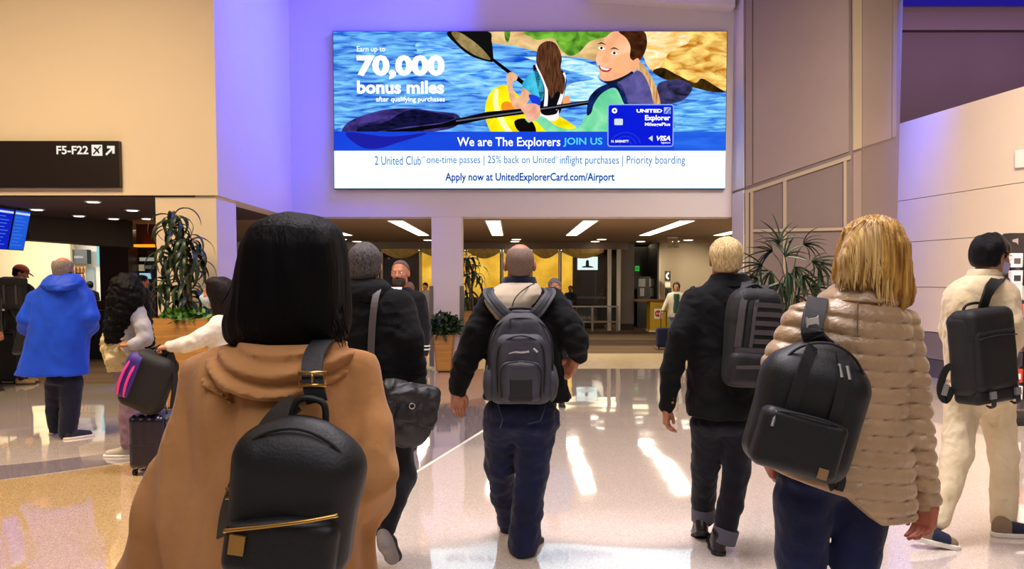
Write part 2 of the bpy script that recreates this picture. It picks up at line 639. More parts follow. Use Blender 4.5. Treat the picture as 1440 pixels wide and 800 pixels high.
# right wall of cream panels
WR0 = np.array([6.52, 13.1, 0.0])
WD = np.array([0.177, -1.0, 0.0])
WD /= np.linalg.norm(WD)
WN = np.array([-WD[1] * -1, 0, 0])
WN = np.array([WD[1], -WD[0], 0.0])
if WN[0] > 0:
    WN = -WN
s0, s1 = -1.2, 9.0
b = MB()
p0, p1 = WR0 + WD * s0, WR0 + WD * s1
b.prism([p0, p1, p1 - WN * 0.2, p0 - WN * 0.2], (0, 0, 4.17))
wall_right = struct('wall_right', b, mat('panel_gap', '8a7a6a', 0.7))
zs = [0.72, 1.43, 2.17, 2.87, 4.17]
seam = float(np.dot(ray_plane(1338, 300, WR0, WN) - WR0, WD))
for r in range(4):
    cuts = [s0, seam, seam + 2.3, seam + 4.6, s1] if r < 3 else [s0, seam + 2.6, s1]
    for i in range(len(cuts) - 1):
        a, c = WR0 + WD * (cuts[i] + 0.004), WR0 + WD * (cuts[i + 1] - 0.004)
        b = MB()
        b.prism([a + (0, 0, zs[r] + 0.005), c + (0, 0, zs[r] + 0.005), c + (0, 0, zs[r + 1] - 0.005), a + (0, 0, zs[r + 1] - 0.005)], WN * 0.02)
        b.build('panel', M_PANEL, wall_right)
for z0, z1, m_ in ((0.3, 0.71, M_WAINS), (0.0, 0.29, mat('dark_kickboard', '4b4546', 0.5))):
    a, c = WR0 + WD * s0, WR0 + WD * s1
    b = MB()
    b.prism([a + (0, 0, z0), c + (0, 0, z0), c + (0, 0, z1), a + (0, 0, z1)], WN * 0.025)
    b.build('kick_panel', m_, wall_right)
sg = [ray_plane(u, v, WR0 + WN * 0.02, WN) for u, v in ((1430, 236), (1446, 235), (1446, 209), (1430, 212))]
b = MB()
b.prism([p + WN * 0.002 for p in sg], WN * 0.03)
tag(b.build('wall_sign', mat('white_sign', 'f3ece0', 0.4), bevel=0.003), 'small blank white sign box fixed high on the cream wall', 'sign')

# blue cove light
b = MB()
b.box((3.5, 15.8, ZTOP - 0.06), (14, 16.35, ZTOP - 0.002))
tag(b.build('cove_light', glow('blue_led', '3428c0', 0.45)), 'long blue light strip along the hall ceiling above the mauve wall', 'light')

# ------------------------------------------------------------------ beyond the openings
YF, ZC = 24.0, 2.74
b = MB()
b.box((XL, YB + 0.4, ZC), (16, 32, ZC + 0.1))
b.box((-20, YB + 0.4, ZC), (XL, 32, ZC + 0.1))
struct('ceiling_lounge', b, M_CEILM)
XD = at(873, 400, YF)[0]
b = MB()
b.box((-9.5, YF - 0.15, 2.5), (XD + 0.2, YF + 0.15, ZC))
struct('wall_header', b, mat('header_paint', '8c7a70', 0.75))
# back of the lounge: brown wall with gold panels
b = MB()
b.box((-9.5, 27.2, 0), (16, 27.4, ZC))
struct('wall_lounge_back', b, M_DEEPBROWN)
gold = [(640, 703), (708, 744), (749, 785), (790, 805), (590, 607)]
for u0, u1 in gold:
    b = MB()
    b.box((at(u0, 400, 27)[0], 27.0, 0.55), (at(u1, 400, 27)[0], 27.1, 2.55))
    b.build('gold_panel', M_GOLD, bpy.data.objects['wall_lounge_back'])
for u0, u1 in ((440, 470), (475, 505), (538, 560), (563, 588)):
    b = MB()
    b.box((at(u0, 400, 27)[0], 27.05, 0.1), (at(u1, 400, 27)[0], 27.15, 2.5))
    b.build('wood_panel', M_DARKWOOD, bpy.data.objects['wall_lounge_back'])
# glazed lounge front: mullions, glass, swags
n_ = 0
edges = [413, 475, 537, 592, 656, 706, 746, 787, 850]
for i in range(len(edges) - 1):
    x0, x1 = at(edges[i], 400, YF)[0], at(edges[i + 1], 400, YF)[0]
    n_ += 1
    b = MB()
    b.box((x0 + 0.03, YF - 0.01, 0.06), (x1 - 0.03, YF + 0.01, 2.5))
    g = b.build('window_%d' % n_, M_GLASS)
    g['kind'] = 'structure'
    b = MB()
    b.box((x0 - 0.03, YF - 0.04, 0), (x0 + 0.03, YF + 0.04, 2.5))
    b.build('mullion', M_STEEL, g)
    if edges[i] not in (413, 475):
        b = MB()
        w = 14
        top, bot = [], []
        for k in range(w + 1):
            t = k / w
            x = x0 + 0.05 + (x1 - x0 - 0.1) * t
            top.append((x, YF - 0.20, 2.52))
            bot.append((x, YF - 0.20 - 0.02 * math.sin(t * 9), 2.5 - 0.08 - 0.2 * math.sin(math.pi * t)))
        Vv = top + bot
        Vv += [(p[0], p[1] + 0.04, p[2]) for p in Vv]
        m_ = w + 1
        Fc = []
        for k in range(w):
            Fc += [(k, k + 1, m_ + k + 1, m_ + k), (2 * m_ + k, 3 * m_ + k, 3 * m_ + k + 1, 2 * m_ + k + 1), (m_ + k, m_ + k + 1, 3 * m_ + k + 1, 3 * m_ + k)]
        b.add(Vv, Fc)
        o = b.build('curtain_swag', mat('swag_cloth', 'dcb868', 0.8, var=(8, 0.3), bump=(10, 0.3)), None, True)
        tag(o, 'gold cloth swag under the lounge header, %s' % ['', '', 'beside the bearded man in uniform', 'left of the white pier', 'right of the white pier', 'left of the bald head', 'right of the bald head', 'above the far man', 'above the screen'][n_], 'curtain', 'swags along the lounge front')
for u in (857, 870):
    b = MB()
    b.box((at(u - 2.5, 400, YF - 0.3)[0], YF - 0.35, 0), (at(u + 2.5, 400, YF - 0.3)[0], YF - 0.2, 2.5))
    o = b.build('trim_%d' % (10 + u % 7), mat('white_post', 'cfc8be', 0.5), bevel=0.01)
    o['kind'] = 'structure'
# tv in the lounge
t = thing('television', 'bright wall television showing a dark skyline silhouette in the lounge', 'television', (at(826, 371, 24.4)[0], 24.4, at(826, 380, 24.4)[2]))
c0, c1 = at(812, 379.5, 24.4), at(840.5, 361, 24.4)
b = MB()
b.box((c0[0] - 0.02, 24.4, c0[2] - 0.02), (c1[0] + 0.02, 24.46, c1[2] + 0.02))
b.build('casing', M_BLACK, t)
b = MB()
b.box((c0[0], 24.39, c0[2]), (c1[0], 24.401, c1[2]))
scr = b.build('screen', glow('tv_white', 'e8f4f0', 1.3), t)
b = MB()
sp = [(817, 376), (821, 374), (823.5, 374), (824, 367), (826, 365), (828, 367), (828.5, 374), (831, 374), (836, 376.5)]
b.prism([at(u, v, 24.388) for u, v in sp], (0, 0.002, 0))
b.build('picture', glow('tv_dark', '20303a', 0.3), scr)
b = MB()
b.tube([(t.location.x, 24.5, c1[2]), (t.location.x, 24.5, ZC)], 0.025)
b.build('ceiling_mount', M_BLACK, t)
# grey wall, dark doorway, curved wall
X1, X2 = at(873, 400, YF)[0], at(891, 400, YF)[0]
b = MB()
b.box((X1, YF - 0.1, 0.2), (X2, YF + 0.1, ZC))
struct('wall_grey', b, M_GREYWALL)
b = MB()
b.box((X1, YF - 0.06, 0.0), (X2, YF + 0.08, 0.2))
struct('baseboard_grey', b, M_BLACK)
b = MB()
X3 = at(926, 400, YF)[0]
b.box((X2, 25.9, 0), (X3, 26, ZC))
b.box((X2 - 0.05, YF, 0), (X2, 26, ZC))
b.box((X3, YF + 0.2, 0), (X3 + 0.05, 26, ZC))
dd = struct('door_1', b, mat('black_recess', '0c0a0b', 0.6))
for (u0, u1, v0, v1) in ((898, 907.5, 392, 403), (913, 923, 392, 403), (900, 906, 405, 416.5), (914.5, 921.5, 405, 416.5)):
    q0, q1 = at(u0, v1, 24.8), at(u1, v0, 24.8)
    b = MB()
    b.box((q0[0], 24.8, q0[2]), (q1[0], 24.81, q1[2]))
    o = b.build('notice', mat('grey_paper', '8d8a88', 0.7, var=(30, 0.3)))
    tag(o, {392: {898: 'upper left of four grey paper notices in the dark doorway', 913: 'upper right of four grey paper notices in the dark doorway'},
            405: {900: 'lower left of four grey paper notices in the dark doorway', 914.5: 'lower right of four grey paper notices in the dark doorway'}}[v0][u0], 'notice', 'notices in the dark doorway')
q0, q1 = at(896, 420, 24.85), at(925, 389, 24.85)
b = MB()
b.box((q0[0], 24.82, 0.0), (q1[0], 24.88, q1[2]))
tag(b.build('notice_stand', mat('dark_board', '181314', 0.6)), 'dark standing board carrying four notices in the doorway', 'board')
q0, q1 = at(892.5, 381.5, 24.5), at(899.5, 373.5, 24.5)
t = thing('exit_sign', 'small green lit exit sign in the dark doorway', 'sign', (q0[0], 24.5, q0[2]))
b = MB()
b.box((q0[0], 24.5, q0[2]), (q1[0], 24.56, q1[2]))
b.build('box', M_BLACK, t)
b = MB()
b.box((q0[0] + 0.01, 24.495, q0[2] + 0.01), (q1[0] - 0.01, 24.5, q1[2] - 0.01))
b.build('face', glow('exit_green', '2fae3f', 0.9), t)
text_on('EXIT', (q0[0] + 0.03, 24.49, q0[2] + 0.06), (q1[0] - q0[0] - 0.06, 0, 0), (0, 0, q1[2] - q0[2] - 0.12), glow('exit_dark', '0a3a12', 0.5), t, 0.02)
cv = smooth_path([(at(926, 400, 24.2)[0], 24.2, 0), (at(955, 400, 24.9)[0], 24.9, 0), (at(995, 400, 24.4)[0], 24.4, 0), (at(1030, 400, 22.6)[0], 22.6, 0), (at(1052, 400, 20)[0], 20, 0), (at(1056, 400, 16)[0], 16, 0)], 6)
b = MB()
Vv = [p for p in cv] + [p + (0, 0, ZC) for p in cv] + [p + (0.1, 0.15, 0) for p in cv] + [p + (0.1, 0.15, ZC) for p in cv]
k = len(cv)
b.add(Vv, [(i, i + 1, k + i + 1, k + i) for i in range(k - 1)] + [(2 * k + i, 3 * k + i, 3 * k + i + 1, 2 * k + i + 1) for i in range(k - 1)] + [(0, k, 3 * k, 2 * k)])
struct('wall_curved', b, M_CURVE, True)
lamp('wall_wash_lamp', 'SPOT', (at(955, 400, 22.5)[0], 22.3, ZC - 0.1), 260, (1, 0.85, 0.62), 0.1, spot=80, target=(at(960, 400, 24.5)[0], 24.6, 1.1))
# phone sign
q0, q1 = at(934.8, 395, 23.7), at(943, 381, 23.7)
t = thing('telephone_sign', 'black sign with white telephone handset on the curved wall', 'sign', (q0[0], 23.7, q0[2]))
b = MB()
b.box((q0[0], 23.68, q0[2]), (q1[0], 23.72, q1[2]))
b.build('plate', M_BLACK, t)
b = MB()
cx, cz, hh = (q0[0] + q1[0]) / 2, (q0[2] + q1[2]) / 2, (q1[2] - q0[2])
b.ribbon(smooth_path([(cx + 0.03, 23.675, cz + hh * 0.3), (cx - 0.03, 23.675, cz + hh * 0.12), (cx - 0.03, 23.675, cz - hh * 0.12), (cx + 0.03, 23.675, cz - hh * 0.3)], 4), (0, -1, 0), 0.05, 0.004)
b.build('handset', M_WHITE, t)
q0, q1 = at(935, 403.5, 23.7), at(942.5, 397, 23.7)
b = MB()
b.box((q0[0], 23.68, q0[2]), (q1[0], 23.7, q1[2]))
tag(b.build('wall_notice', mat('pale_paper', 'c8c0b0', 0.7)), 'small pale notice under the black telephone sign', 'notice')
q0, q1 = at(935, 422, 23.7), at(943, 404.5, 23.7)
t = thing('payphone', 'dark wall payphone below the telephone sign', 'telephone', (q0[0], 23.7, q0[2]))
b = MB()
b.box((q0[0], 23.55, q0[2]), (q1[0], 23.72, q1[2]))
b.build('body', mat('payphone_grey', '2a2726', 0.4), t, bevel=0.01)
b = MB()
b.tube([(q0[0] + 0.05, 23.52, q0[2] + 0.08), (q0[0] + 0.05, 23.5, q1[2] - 0.05)], 0.025)
b.build('handset', M_BLACK, t)
# counter with stop sign
YC = 23.0
t = thing('yellow_counter', 'yellow check counter with a round red stop sign on its front', 'counter', (at(925, 400, YC)[0], YC, 0))
q0, q1 = at(914, 461, YC), at(945, 424, YC)
b = MB()
b.box((q0[0], YC, 0.03), (q1[0], YC + 0.6, q1[2]))
cb = b.build('body', mat('yellow_laminate', 'c29a1c', 0.45, var=(2, 0.1)), t, bevel=0.01)
b = MB()
b.box((q0[0] - 0.02, YC - 0.02, 0), (q1[0] + 0.02, YC + 0.62, 0.06))
b.build('plinth', mat('cream_plinth', 'cdbf94', 0.5), t)
w0, w1 = at(894, 424, YC), at(937, 421, YC)
b = MB()
b.box((w0[0], YC - 0.05, q1[2]), (w1[0], YC + 0.65, q1[2] + 0.06))
b.build('top', mat('counter_top_wood', '8a5a24', 0.4, var=(4, 0.3, (1, 8, 1))), t, bevel=0.005)
s0_, s1_ = at(920, 448, YC), at(931, 434, YC)
b = MB()
b.box((s0_[0], YC - 0.012, s0_[2]), (s1_[0], YC - 0.002, s1_[2]))
sg = b.build('sign_card', M_WHITE, t)
cx, cz, rr = (s0_[0] + s1_[0]) / 2, (s0_[2] + s1_[2]) / 2, (s1_[0] - s0_[0]) * 0.46
b = MB()
b.prism([(cx + rr * math.cos(math.pi / 8 + k * math.pi / 4), YC - 0.016, cz + rr * math.sin(math.pi / 8 + k * math.pi / 4)) for k in range(8)], (0, 0.004, 0))
b.build('stop_octagon', mat('stop_red', 'b01818', 0.4), sg)
text_on('STOP', (cx - rr * 0.75, YC - 0.018, cz - rr * 0.25), (rr * 1.5, 0, 0), (0, 0, rr * 0.5), M_WHITE, sg, 0.02)
# balustrade in front of the lounge bar
t = thing('glass_balustrade', 'glass and steel balustrade in front of the lounge bar', 'railing', (at(830, 463, 23.2)[0], 23.2, 0))
xa, xb = at(797, 440, 23.2)[0], at(870, 440, 23.2)[0]
for v in (431, 452.5):
    z = at(800, v, 23.2)[2]
    b = MB()
    b.box((xa, 23.17, z - 0.025), (xb, 23.23, z + 0.025))
    b.build('rail', M_STEEL, t)
for u in (797, 833, 868):
    x = at(u, 440, 23.2)[0]
    b = MB()
    b.box((x - 0.03, 23.16, 0), (x + 0.03, 23.24, at(800, 431, 23.2)[2]))
    b.build('post', M_STEEL, t)
for i, (u0, u1) in enumerate(((799, 831), (835, 866))):
    b = MB()
    b.box((at(u0, 440, 23.2)[0], 23.19, at(800, 451, 23.2)[2]), (at(u1, 440, 23.2)[0], 23.21, at(800, 432.5, 23.2)[2]))
    b.build('glass_pane', M_GLASS, t)
# bar counter behind it
t = thing('lounge_bar', 'long dark bar counter behind the glass balustrade', 'counter', (at(760, 463, 25)[0], 25, 0))
b = MB()
b.box((at(650, 440, 25)[0], 25, 0), (at(850, 440, 25)[0], 25.5, 0.95))
b.build('body', M_DARKWOOD, t)
b = MB()
b.box((at(648, 440, 25)[0], 24.95, 0.95), (at(852, 440, 25)[0], 25.6, 1.0))
b.build('top', mat('bar_top', '6a5a4c', 0.3), t)
lamp('lounge_lamp', 'AREA', (at(740, 400, 26)[0], 26.0, 2.66), 90, (1, 0.8, 0.5), 9.0, 1.2, (at(740, 400, 26)[0], 25.6, 0))
# ceiling fixtures
k = 0
for X, lab in ((-4.35, 'hidden behind the dark head'), (-2.33, 'above the man in uniform'), (-0.38, 'nearest the white pier'), (1.57, 'above the far man and television'), (3.5, 'above the doorway'), (5.45, 'beside the big pillar')):
    t = thing('fluorescent_fixture', 'long recessed fluorescent ceiling fixture %s' % lab, 'ceiling light', (X, 18, ZC - 0.012), 'fluorescent fixtures of the lounge ceiling')
    b = MB()
    b.box((X - 0.17, 15.4, ZC - 0.012), (X + 0.17, 20.4, ZC - 0.001))
    b.build('frame', M_WHITE, t)
    for j in range(4):
        b = MB()
        b.box((X - 0.14, 15.45 + j * 1.235, ZC - 0.016), (X + 0.14, 15.45 + j * 1.235 + 1.2, ZC - 0.012))
        b.build('diffuser', M_TUBE, t)
    lamp('fluorescent_lamp', 'AREA', (X, 17.9, ZC - 0.03), 55, (1, 0.84, 0.62), 0.28, 4.8, (X, 17.9, 0))


def downlight(u, v, z, ymax, label, group, r=0.09):
    p = ground(u, v, z)
    if p[1] > ymax:
        p = at(u, v, ymax)
        p[2] = z
    t = thing('downlight', label, 'ceiling light', (p[0], p[1], z - 0.012), group)
    b = MB()
    b.lathe((p[0], p[1], z - 0.012), [(r + 0.03, 0), (r + 0.03, 0.011)], 20)
    b.build('ring', M_WHITE, t)
    b = MB()
    b.lathe((p[0], p[1], z - 0.018), [(r, 0), (r, 0.0055)], 20)
    b.build('lens', M_LAMP, t)
    return p


for u, v, lab in ((481, 336, 'left of the grey-haired head'), (502, 341, 'just above the grey-haired head'), (602, 337, 'at the left edge of the white pier'), (726, 336, 'directly above the bald head'),
                  (724, 343, 'farther one above the bald head'), (846, 336, 'nearer one above the television'), (837, 343, 'farther one above the television'), (901, 347, 'above the dark doorway'),
                  (968, 337, 'right of the twin spotlights'), (949, 342, 'under the twin spotlights')):
    downlight(u, v, ZC, 23.5, 'round downlight in the lounge ceiling, %s' % lab, 'lounge downlights', 0.13)
for i, (u, v, lab) in enumerate(((131, 283, 'highest of the six'), (52, 294, 'beside the flight screens'), (111, 303, 'third from the left'), (186, 295, 'upper right beside the pillar'), (160, 311, 'lower of the middle pair'), (207, 318, 'lowest, next to the tall plant'))):
    p = downlight(u, v, ZO - 0.02, 13.4, 'round downlight in the dark left ceiling, %s' % lab, 'left hall downlights', 0.075)
    lamp('downlight_lamp', 'SPOT', (p[0], p[1], ZO - 0.06), 45, WARM, 0.07, spot=100, target=(p[0], p[1], 0))
t = thing('track_spotlight', 'pair of small cylinder spotlights on the lounge ceiling near the curved wall', 'spotlight', (at(945, 335, 21.5)[0], 21.5, ZC - 0.01))
b = MB()
b.box((at(938, 335, 21.5)[0], 21.4, ZC - 0.03), (at(952, 335, 21.5)[0], 21.6, ZC))
b.build('base', M_WHITE, t)
for u in (941, 949):
    b = MB()
    p = at(u, 338, 21.5)
    b.tube([(p[0], 21.5, ZC - 0.02), (p[0] + 0.03, 21.45, ZC - 0.28)], 0.07, 12)
    b.build('lamp_head', mat('spot_cream', 'a89880', 0.4), t)

# ------------------------------------------------------------------ left hall under the bulkhead
b = MB()
b.box((-15, YL + 0.02, ZO - 0.02), (XL - 0.3, YB + 0.4, ZO - 0.001))
struct('ceiling_left', b, M_CEILD)
pa, pb, pc = at(-60, 300, 12.3), at(40, 300, 12.6), at(186, 300, 15.6)
for q0, q1, nm in ((pa, pb, 'wall_soffit_left'), (pb, pc, 'wall_soffit')):
    d = q1 - q0
    b = MB()
    b.prism([(q0[0], q0[1], 2.2), (q1[0], q1[1], 2.2), (q1[0] - 0.3, q1[1] + 0.5, 2.2), (q0[0] - 0.3, q0[1] + 0.5, 2.2)], (0, 0, 0.62))
    struct(nm, b, M_DEEPBROWN)
# lit back wall and shop
b = MB()
b.box((-17, 19.8, 0), (at(100, 400, 19.8)[0], 20, ZC))
struct('wall_left_back', b, mat('cream_lit_wall', 'f0dfb8', 0.7))
b = MB()
b.box((at(100, 400, 20.4)[0], 20.4, 0), (at(145, 400, 20.4)[0], 20.6, ZC))
shop = struct('wall_shop', b, mat('shop_white', 'f2f0ea', 0.5))
sh = mat('shop_shelf_glow', 'f0c890', 0.6, emit=0.6)
q0, q1 = at(106, 418, 20.4), at(121, 375, 20.4)
b = MB()
b.box((q0[0], 20.3, 0.4), (q1[0], 20.42, q1[2]))
b.build('lit_shelf_case', sh, shop)
for v in (385, 395, 405):
    z = at(110, v, 20.3)[2]
    b = MB()
    b.box((q0[0], 20.2, z), (q1[0], 20.32, z + 0.03))
    b.build('shelf', M_DARKWOOD, shop)
for i in range(9):
    u = 107.5 + (i % 3) * 5
    v = (385, 395, 405)[i // 3]
    p = at(u, v, 20.25)
    b = MB()
    b.lathe((p[0], 20.25, p[2] + 0.032), [(0.035, 0), (0.035, 0.09), (0.015, 0.12), (0.015, 0.15)], 8)
    tag(b.build('shop_bottle', mat('bottle_amber', 'a8642c', 0.3)), '%s amber bottle on the %s lit shop shelf beyond the blue coat' % (('left', 'middle', 'right')[i % 3], ('upper', 'middle', 'lower')[i // 3]), 'bottle', 'bottles on the lit shop shelves')
q0, q1 = at(122, 420, 20.35), at(133, 376, 20.35)
b = MB()
b.box((q0[0], 20.33, 0.1), (q1[0], 20.4, q1[2]))
b.build('door_panel', mat('grey_glass_door', '9fb0b8', 0.15), shop)
q0, q1 = at(102, 371, 20), at(125, 351, 20)
b = MB()
b.box((q0[0], 19.9, q0[2]), (q1[0], 20.1, q1[2]))
o = b.build('shop_sign', mat('slate_sign', '3c4048', 0.4))
tag(o, 'dark slate shop sign hung before the white shop front', 'sign')
b = MB()
b.box((q0[0] + 0.1, 19.893, (q0[2] + q1[2]) / 2 - 0.04), (q1[0] - 0.1, 19.899, (q0[2] + q1[2]) / 2 + 0.02))
b.build('lettering_strip', mat('pale_lettering', '9aa2aa', 0.5, var=(40, 0.6)), o)
q0, q1 = at(137, 372, 20.3), at(141, 345, 20.3)
b = MB()
b.box((q0[0], 20.28, q0[2]), (q1[0], 20.38, q1[2]))
b.build('teal_light_box', glow('teal_box', '8fd8e0', 0.9), shop)
lamp('shop_lamp', 'AREA', (at(80, 400, 18)[0], 18.2, 2.6), 200, (1, 0.9, 0.72), 5, 1.0, (at(80, 400, 18)[0], 19.6, 1.0))
# wooden column, cove light, dark window
q0, q1 = at(141, 400, 16.0), at(188, 400, 16.2)
b = MB()
b.box((q0[0], 16.0, 0), (q1[0], 16.6, 2.3))
struct('wall_wood_column', b, M_DARKWOOD)
b = MB()
b.box((q0[0] - 0.1, 15.95, 0.9), (q1[0] + 0.1, 16.7, 1.12))
struct('trim_4', b, mat('mahogany_rail', '6a3418', 0.35))
q0, q1 = at(190, 400, 16.4), at(225, 400, 16.4)
b = MB()
b.box((q0[0], 16.5, 0), (q1[0] + 0.8, 16.7, ZC))
wwin = struct('wall_mahogany', b, mat('mahogany', '5a2a12', 0.4, var=(3, 0.3, (4, 4, 0.5))))
b = MB()
b.box((q0[0] + 0.05, 16.42, at(200, 420, 16.4)[2]), (q1[0], 16.5, at(200, 349, 16.4)[2]))
win = struct('window_20', b, mat('dark_window', '1a1c20', 0.06, spec=0.8))
for (u0, u1, v0, v1, c, e) in ((196, 216, 362, 367, 'c8c4b0', .5), (195, 203, 372, 381, 'd0b890', .5), (196, 212, 384, 392, '9fc8e8', .9), (204, 216, 373, 378, '8a8a80', .3)):
    r0, r1 = at(u0, v1, 16.4), at(u1, v0, 16.4)
    b = MB()
    b.box((r0[0], 16.405, r0[2]), (r1[0], 16.42, r1[2]))
    b.build('shop_light', glow('shoplight_' + c, c, e), win)
b = MB()
r0, r1 = at(188, 347, 16.2), at(222, 343.5, 16.2)
b.box((r0[0], 16.2, r0[2]), (r1[0], 16.4, r1[2]))
tag(b.build('amber_cove_light', glow('amber_led', 'f09020', 1.6)), 'glowing amber cove strip beside the tall plant', 'light')
# low dark counter and stanchion wall
b = MB()
b.box((at(-60, 430, 15)[0], 15.0, 0), (at(190, 430, 15)[0], 15.6, 0.95))
t = tag(b.build('service_counter', mat('dark_counter', '2c2422', 0.35, var=(2, 0.3)), bevel=0.01), 'long dark service counter behind the queue on the left', 'counter')
# flight display screens
ya, yb_ = 10.6, 11.75
p = at(-32, 287, ya)
pz = p[2]
x0 = at(44, 297, yb_)[0]
H = at(40, 297, yb_)[2] - at(33, 352, yb_)[2]
t = thing('flight_display', 'bank of three blue flight information screens hung from the left ceiling', 'screen', (x0, ya, pz))
for i in range(3):
    y0, y1 = ya + (yb_ - ya) * i / 3 + 0.01, ya + (yb_ - ya) * (i + 1) / 3 - 0.01
    top, bot = np.array([x0, 0, pz]), np.array([x0 - 0.13, 0, pz - H])
    nrm = np.array([H, 0, -0.13])
    nrm /= np.linalg.norm(nrm)
    b = MB()
    Q = [top + (0, y0, 0), top + (0, y1, 0), bot + (0, y1, 0), bot + (0, y0, 0)]
    b.prism(Q, -nrm * 0.06)
    c_ = b.build('casing', M_BLACK, t)
    b = MB()
    ins = [top + (0, y0 + 0.012, 0) + (bot - top) * 0.02, top + (0, y1 - 0.012, 0) + (bot - top) * 0.02, bot + (0, y1 - 0.012, 0) - (bot - top) * 0.02, bot + (0, y0 + 0.012, 0) - (bot - top) * 0.02]
    b.prism([q + nrm * 0.001 for q in ins], nrm * 0.003)
    b.build('screen', glow('screen_blue_%d' % i, ('1020c0', '1428d8', '2468e8')[i], 0.9, ('0c18a8', '1020c0', '1c58e0')[i], 30, (1, 1, 3)), c_)
    b = MB()
    ins = [top + (0, y0 + 0.015, 0) + (bot - top) * 0.06, top + (0, y1 - 0.015, 0) + (bot - top) * 0.06, top + (0, y1 - 0.015, 0) + (bot - top) * 0.11, top + (0, y0 + 0.015, 0) + (bot - top) * 0.11]
    b.prism([q + nrm * 0.005 for q in ins], nrm * 0.002)
    b.build('heading_bar', glow('screen_head', 'c8dcff', 1.0), c_)
    for r in range(9):
        f0 = 0.18 + r * 0.085
        b = MB()
        ww = 0.5 + 0.4 * ((r * 37 + i * 11) % 10) / 10
        ins = [top + (0, y0 + 0.03, 0) + (bot - top) * f0, top + (0, y0 + 0.03 + (y1 - y0 - 0.06) * ww, 0) + (bot - top) * f0]
        ins += [ins[1] + (bot - top) * 0.02, ins[0] + (bot - top) * 0.02]
        b.prism([q + nrm * 0.005 for q in ins], nrm * 0.001)
        b.build('text_row', glow('screen_row', '5080f0', 0.8), c_)
for yy in (ya + 0.2, yb_ - 0.2):
    b = MB()
    b.tube([(x0 - 0.05, yy, pz - 0.02), (x0 - 0.05, yy, ZO)], 0.02)
    b.build('hanger', M_BLACK, t)

# direction sign on the fascia
t = thing('direction_sign', 'long black direction sign reading F5-F22 with aeroplane and arrow', 'sign', (at(80, 264, YL - 0.06)[0], YL - 0.06, at(80, 264, YL - 0.06)[2]))
YS = YL - 0.07
q0, q1 = at(-200, 264, YS), at(167, 198, YS)
b = MB()
b.box((q0[0], YS, q0[2]), (q1[0], YL - 0.001, q1[2]))
b.build('panel', mat('sign_black', '1c120e', 0.35), t, bevel=0.004)


def sbox(u0, v0, u1, v1, y):
    a, c = at(u0, v1, y), at(u1, v0, y)
    return a, (c[0] - a[0], 0, 0), (0, 0, c[2] - a[2])


SG = glow('sign_white', 'fff6e6', 0.95)
text_on('F5-F22', *sbox(79.5, 205, 124, 217, YS - 0.003), SG, t, 0.025)
b = MB()
a, ex, ez = sbox(129, 203.5, 143.5, 219, YS - 0.004)
b.box(a, a + np.array(ex) + np.array(ez) + (0, 0.003, 0))
b.build('pictogram_square', SG, t)
pl = [(130.5, 216), (134.5, 211.5), (131.5, 208), (133, 207), (137, 209.5), (140.5, 205.5), (142, 205), (141.8, 206.7), (138, 210.8), (140, 215), (138.8, 216), (135.7, 212.8), (132, 217.5)]
b = MB()
b.prism([at(u, v, YS - 0.007) for u, v in pl], (0, 0.002, 0))
b.build('aeroplane', M_BLACK, t)
b = MB()
b.prism([at(u, v, YS - 0.004) for u, v in ((148, 216.5), (156, 208.5), (150.5, 208.5), (150.5, 205), (161, 205), (161, 216), (157.7, 216), (157.7, 210.8), (150, 218.6))], (0, 0.003, 0))
b.build('arrow', SG, t)
# ================================================================== the lit advert
AD_S = 1.25
YA = YB - 0.10
AL, AR, AT, AB_ = 468.5, 1019, 44.5, 265
p_tl, p_br = at(AL, AT, YA), at(AR, AB_, YA)


def ad(u, v, layer=0):
    x = p_tl[0] + (u - AL) / (AR - AL) * (p_br[0] - p_tl[0])
    z = p_tl[2] + (v - AT) / (AB_ - AT) * (p_br[2] - p_tl[2])
    return np.array([x, YA - 0.001 - layer * 0.0015, z])


board = thing('advert_lightbox', 'huge lit kayaking advert offering 70,000 bonus miles on the back wall', 'billboard', (ad(744, 265)[0], YA, ad(744, 265)[2]))
b = MB()
b.box(ad(AL - 1, AB_ + 1) + (0, 0.004, 0), ad(AR + 1, AT - 1) + (0, 0.098, 0))
b.build('casing', mat('lightbox_frame', '4a4660', 0.4, metal=0.3), board)


def print_poly(name, pts, layer, m, smooth=True, clip=None):
    if smooth:
        pts = [tuple(p) for p in smooth_path([(q[0], q[1]) for q in pts], 5, True)]
    pts = [(min(max(q[0], AL), AR), min(max(q[1], AT), AB_)) for q in pts]
    V = [ad(u, v, layer) for u, v in pts]
    n = len(V)
    return mesh_obj(name, V, [tuple(range(n))], m, board)


def ag(name, c, s=AD_S, c2=None, scale=8, stretch=(1, 1, 1), contrast=0.18):
    return glow('ad_' + name, c, s, c2, scale, stretch, contrast)


def rect(name, u0, v0, u1, v1, layer, m):
    return print_poly(name, [(u0, v0), (u1, v0), (u1, v1), (u0, v1)], layer, m, False)


rect('printed_sea', AL, AT, AR, 190, 0, ag('sea', '78c4f6', AD_S, '0c48bc', 4.2, (0.55, 1, 3.6), 0.16))
print_poly('printed_foam', [(735, 80), (800, 82), (840, 95), (835, 110), (800, 118), (790, 140), (840, 138), (850, 120), (820, 100), (790, 90)], 1, ag('foam', 'd8f0fc', AD_S, '58b8f0', 6, (0.6, 1, 4), 0.15))
print_poly('printed_light_water', [(585, 60), (640, 70), (690, 90), (720, 110), (690, 130), (640, 120), (600, 90)], 1, ag('water2', '98d8fa', AD_S, '2478dc', 5, (0.55, 1, 4), 0.16))
print_poly('printed_light_water', [(940, 150), (1019, 132), (1019, 184), (950, 184)], 1, ag('water3', '88d4f6', AD_S, '1c68cc', 5, (0.55, 1, 4), 0.16), False)
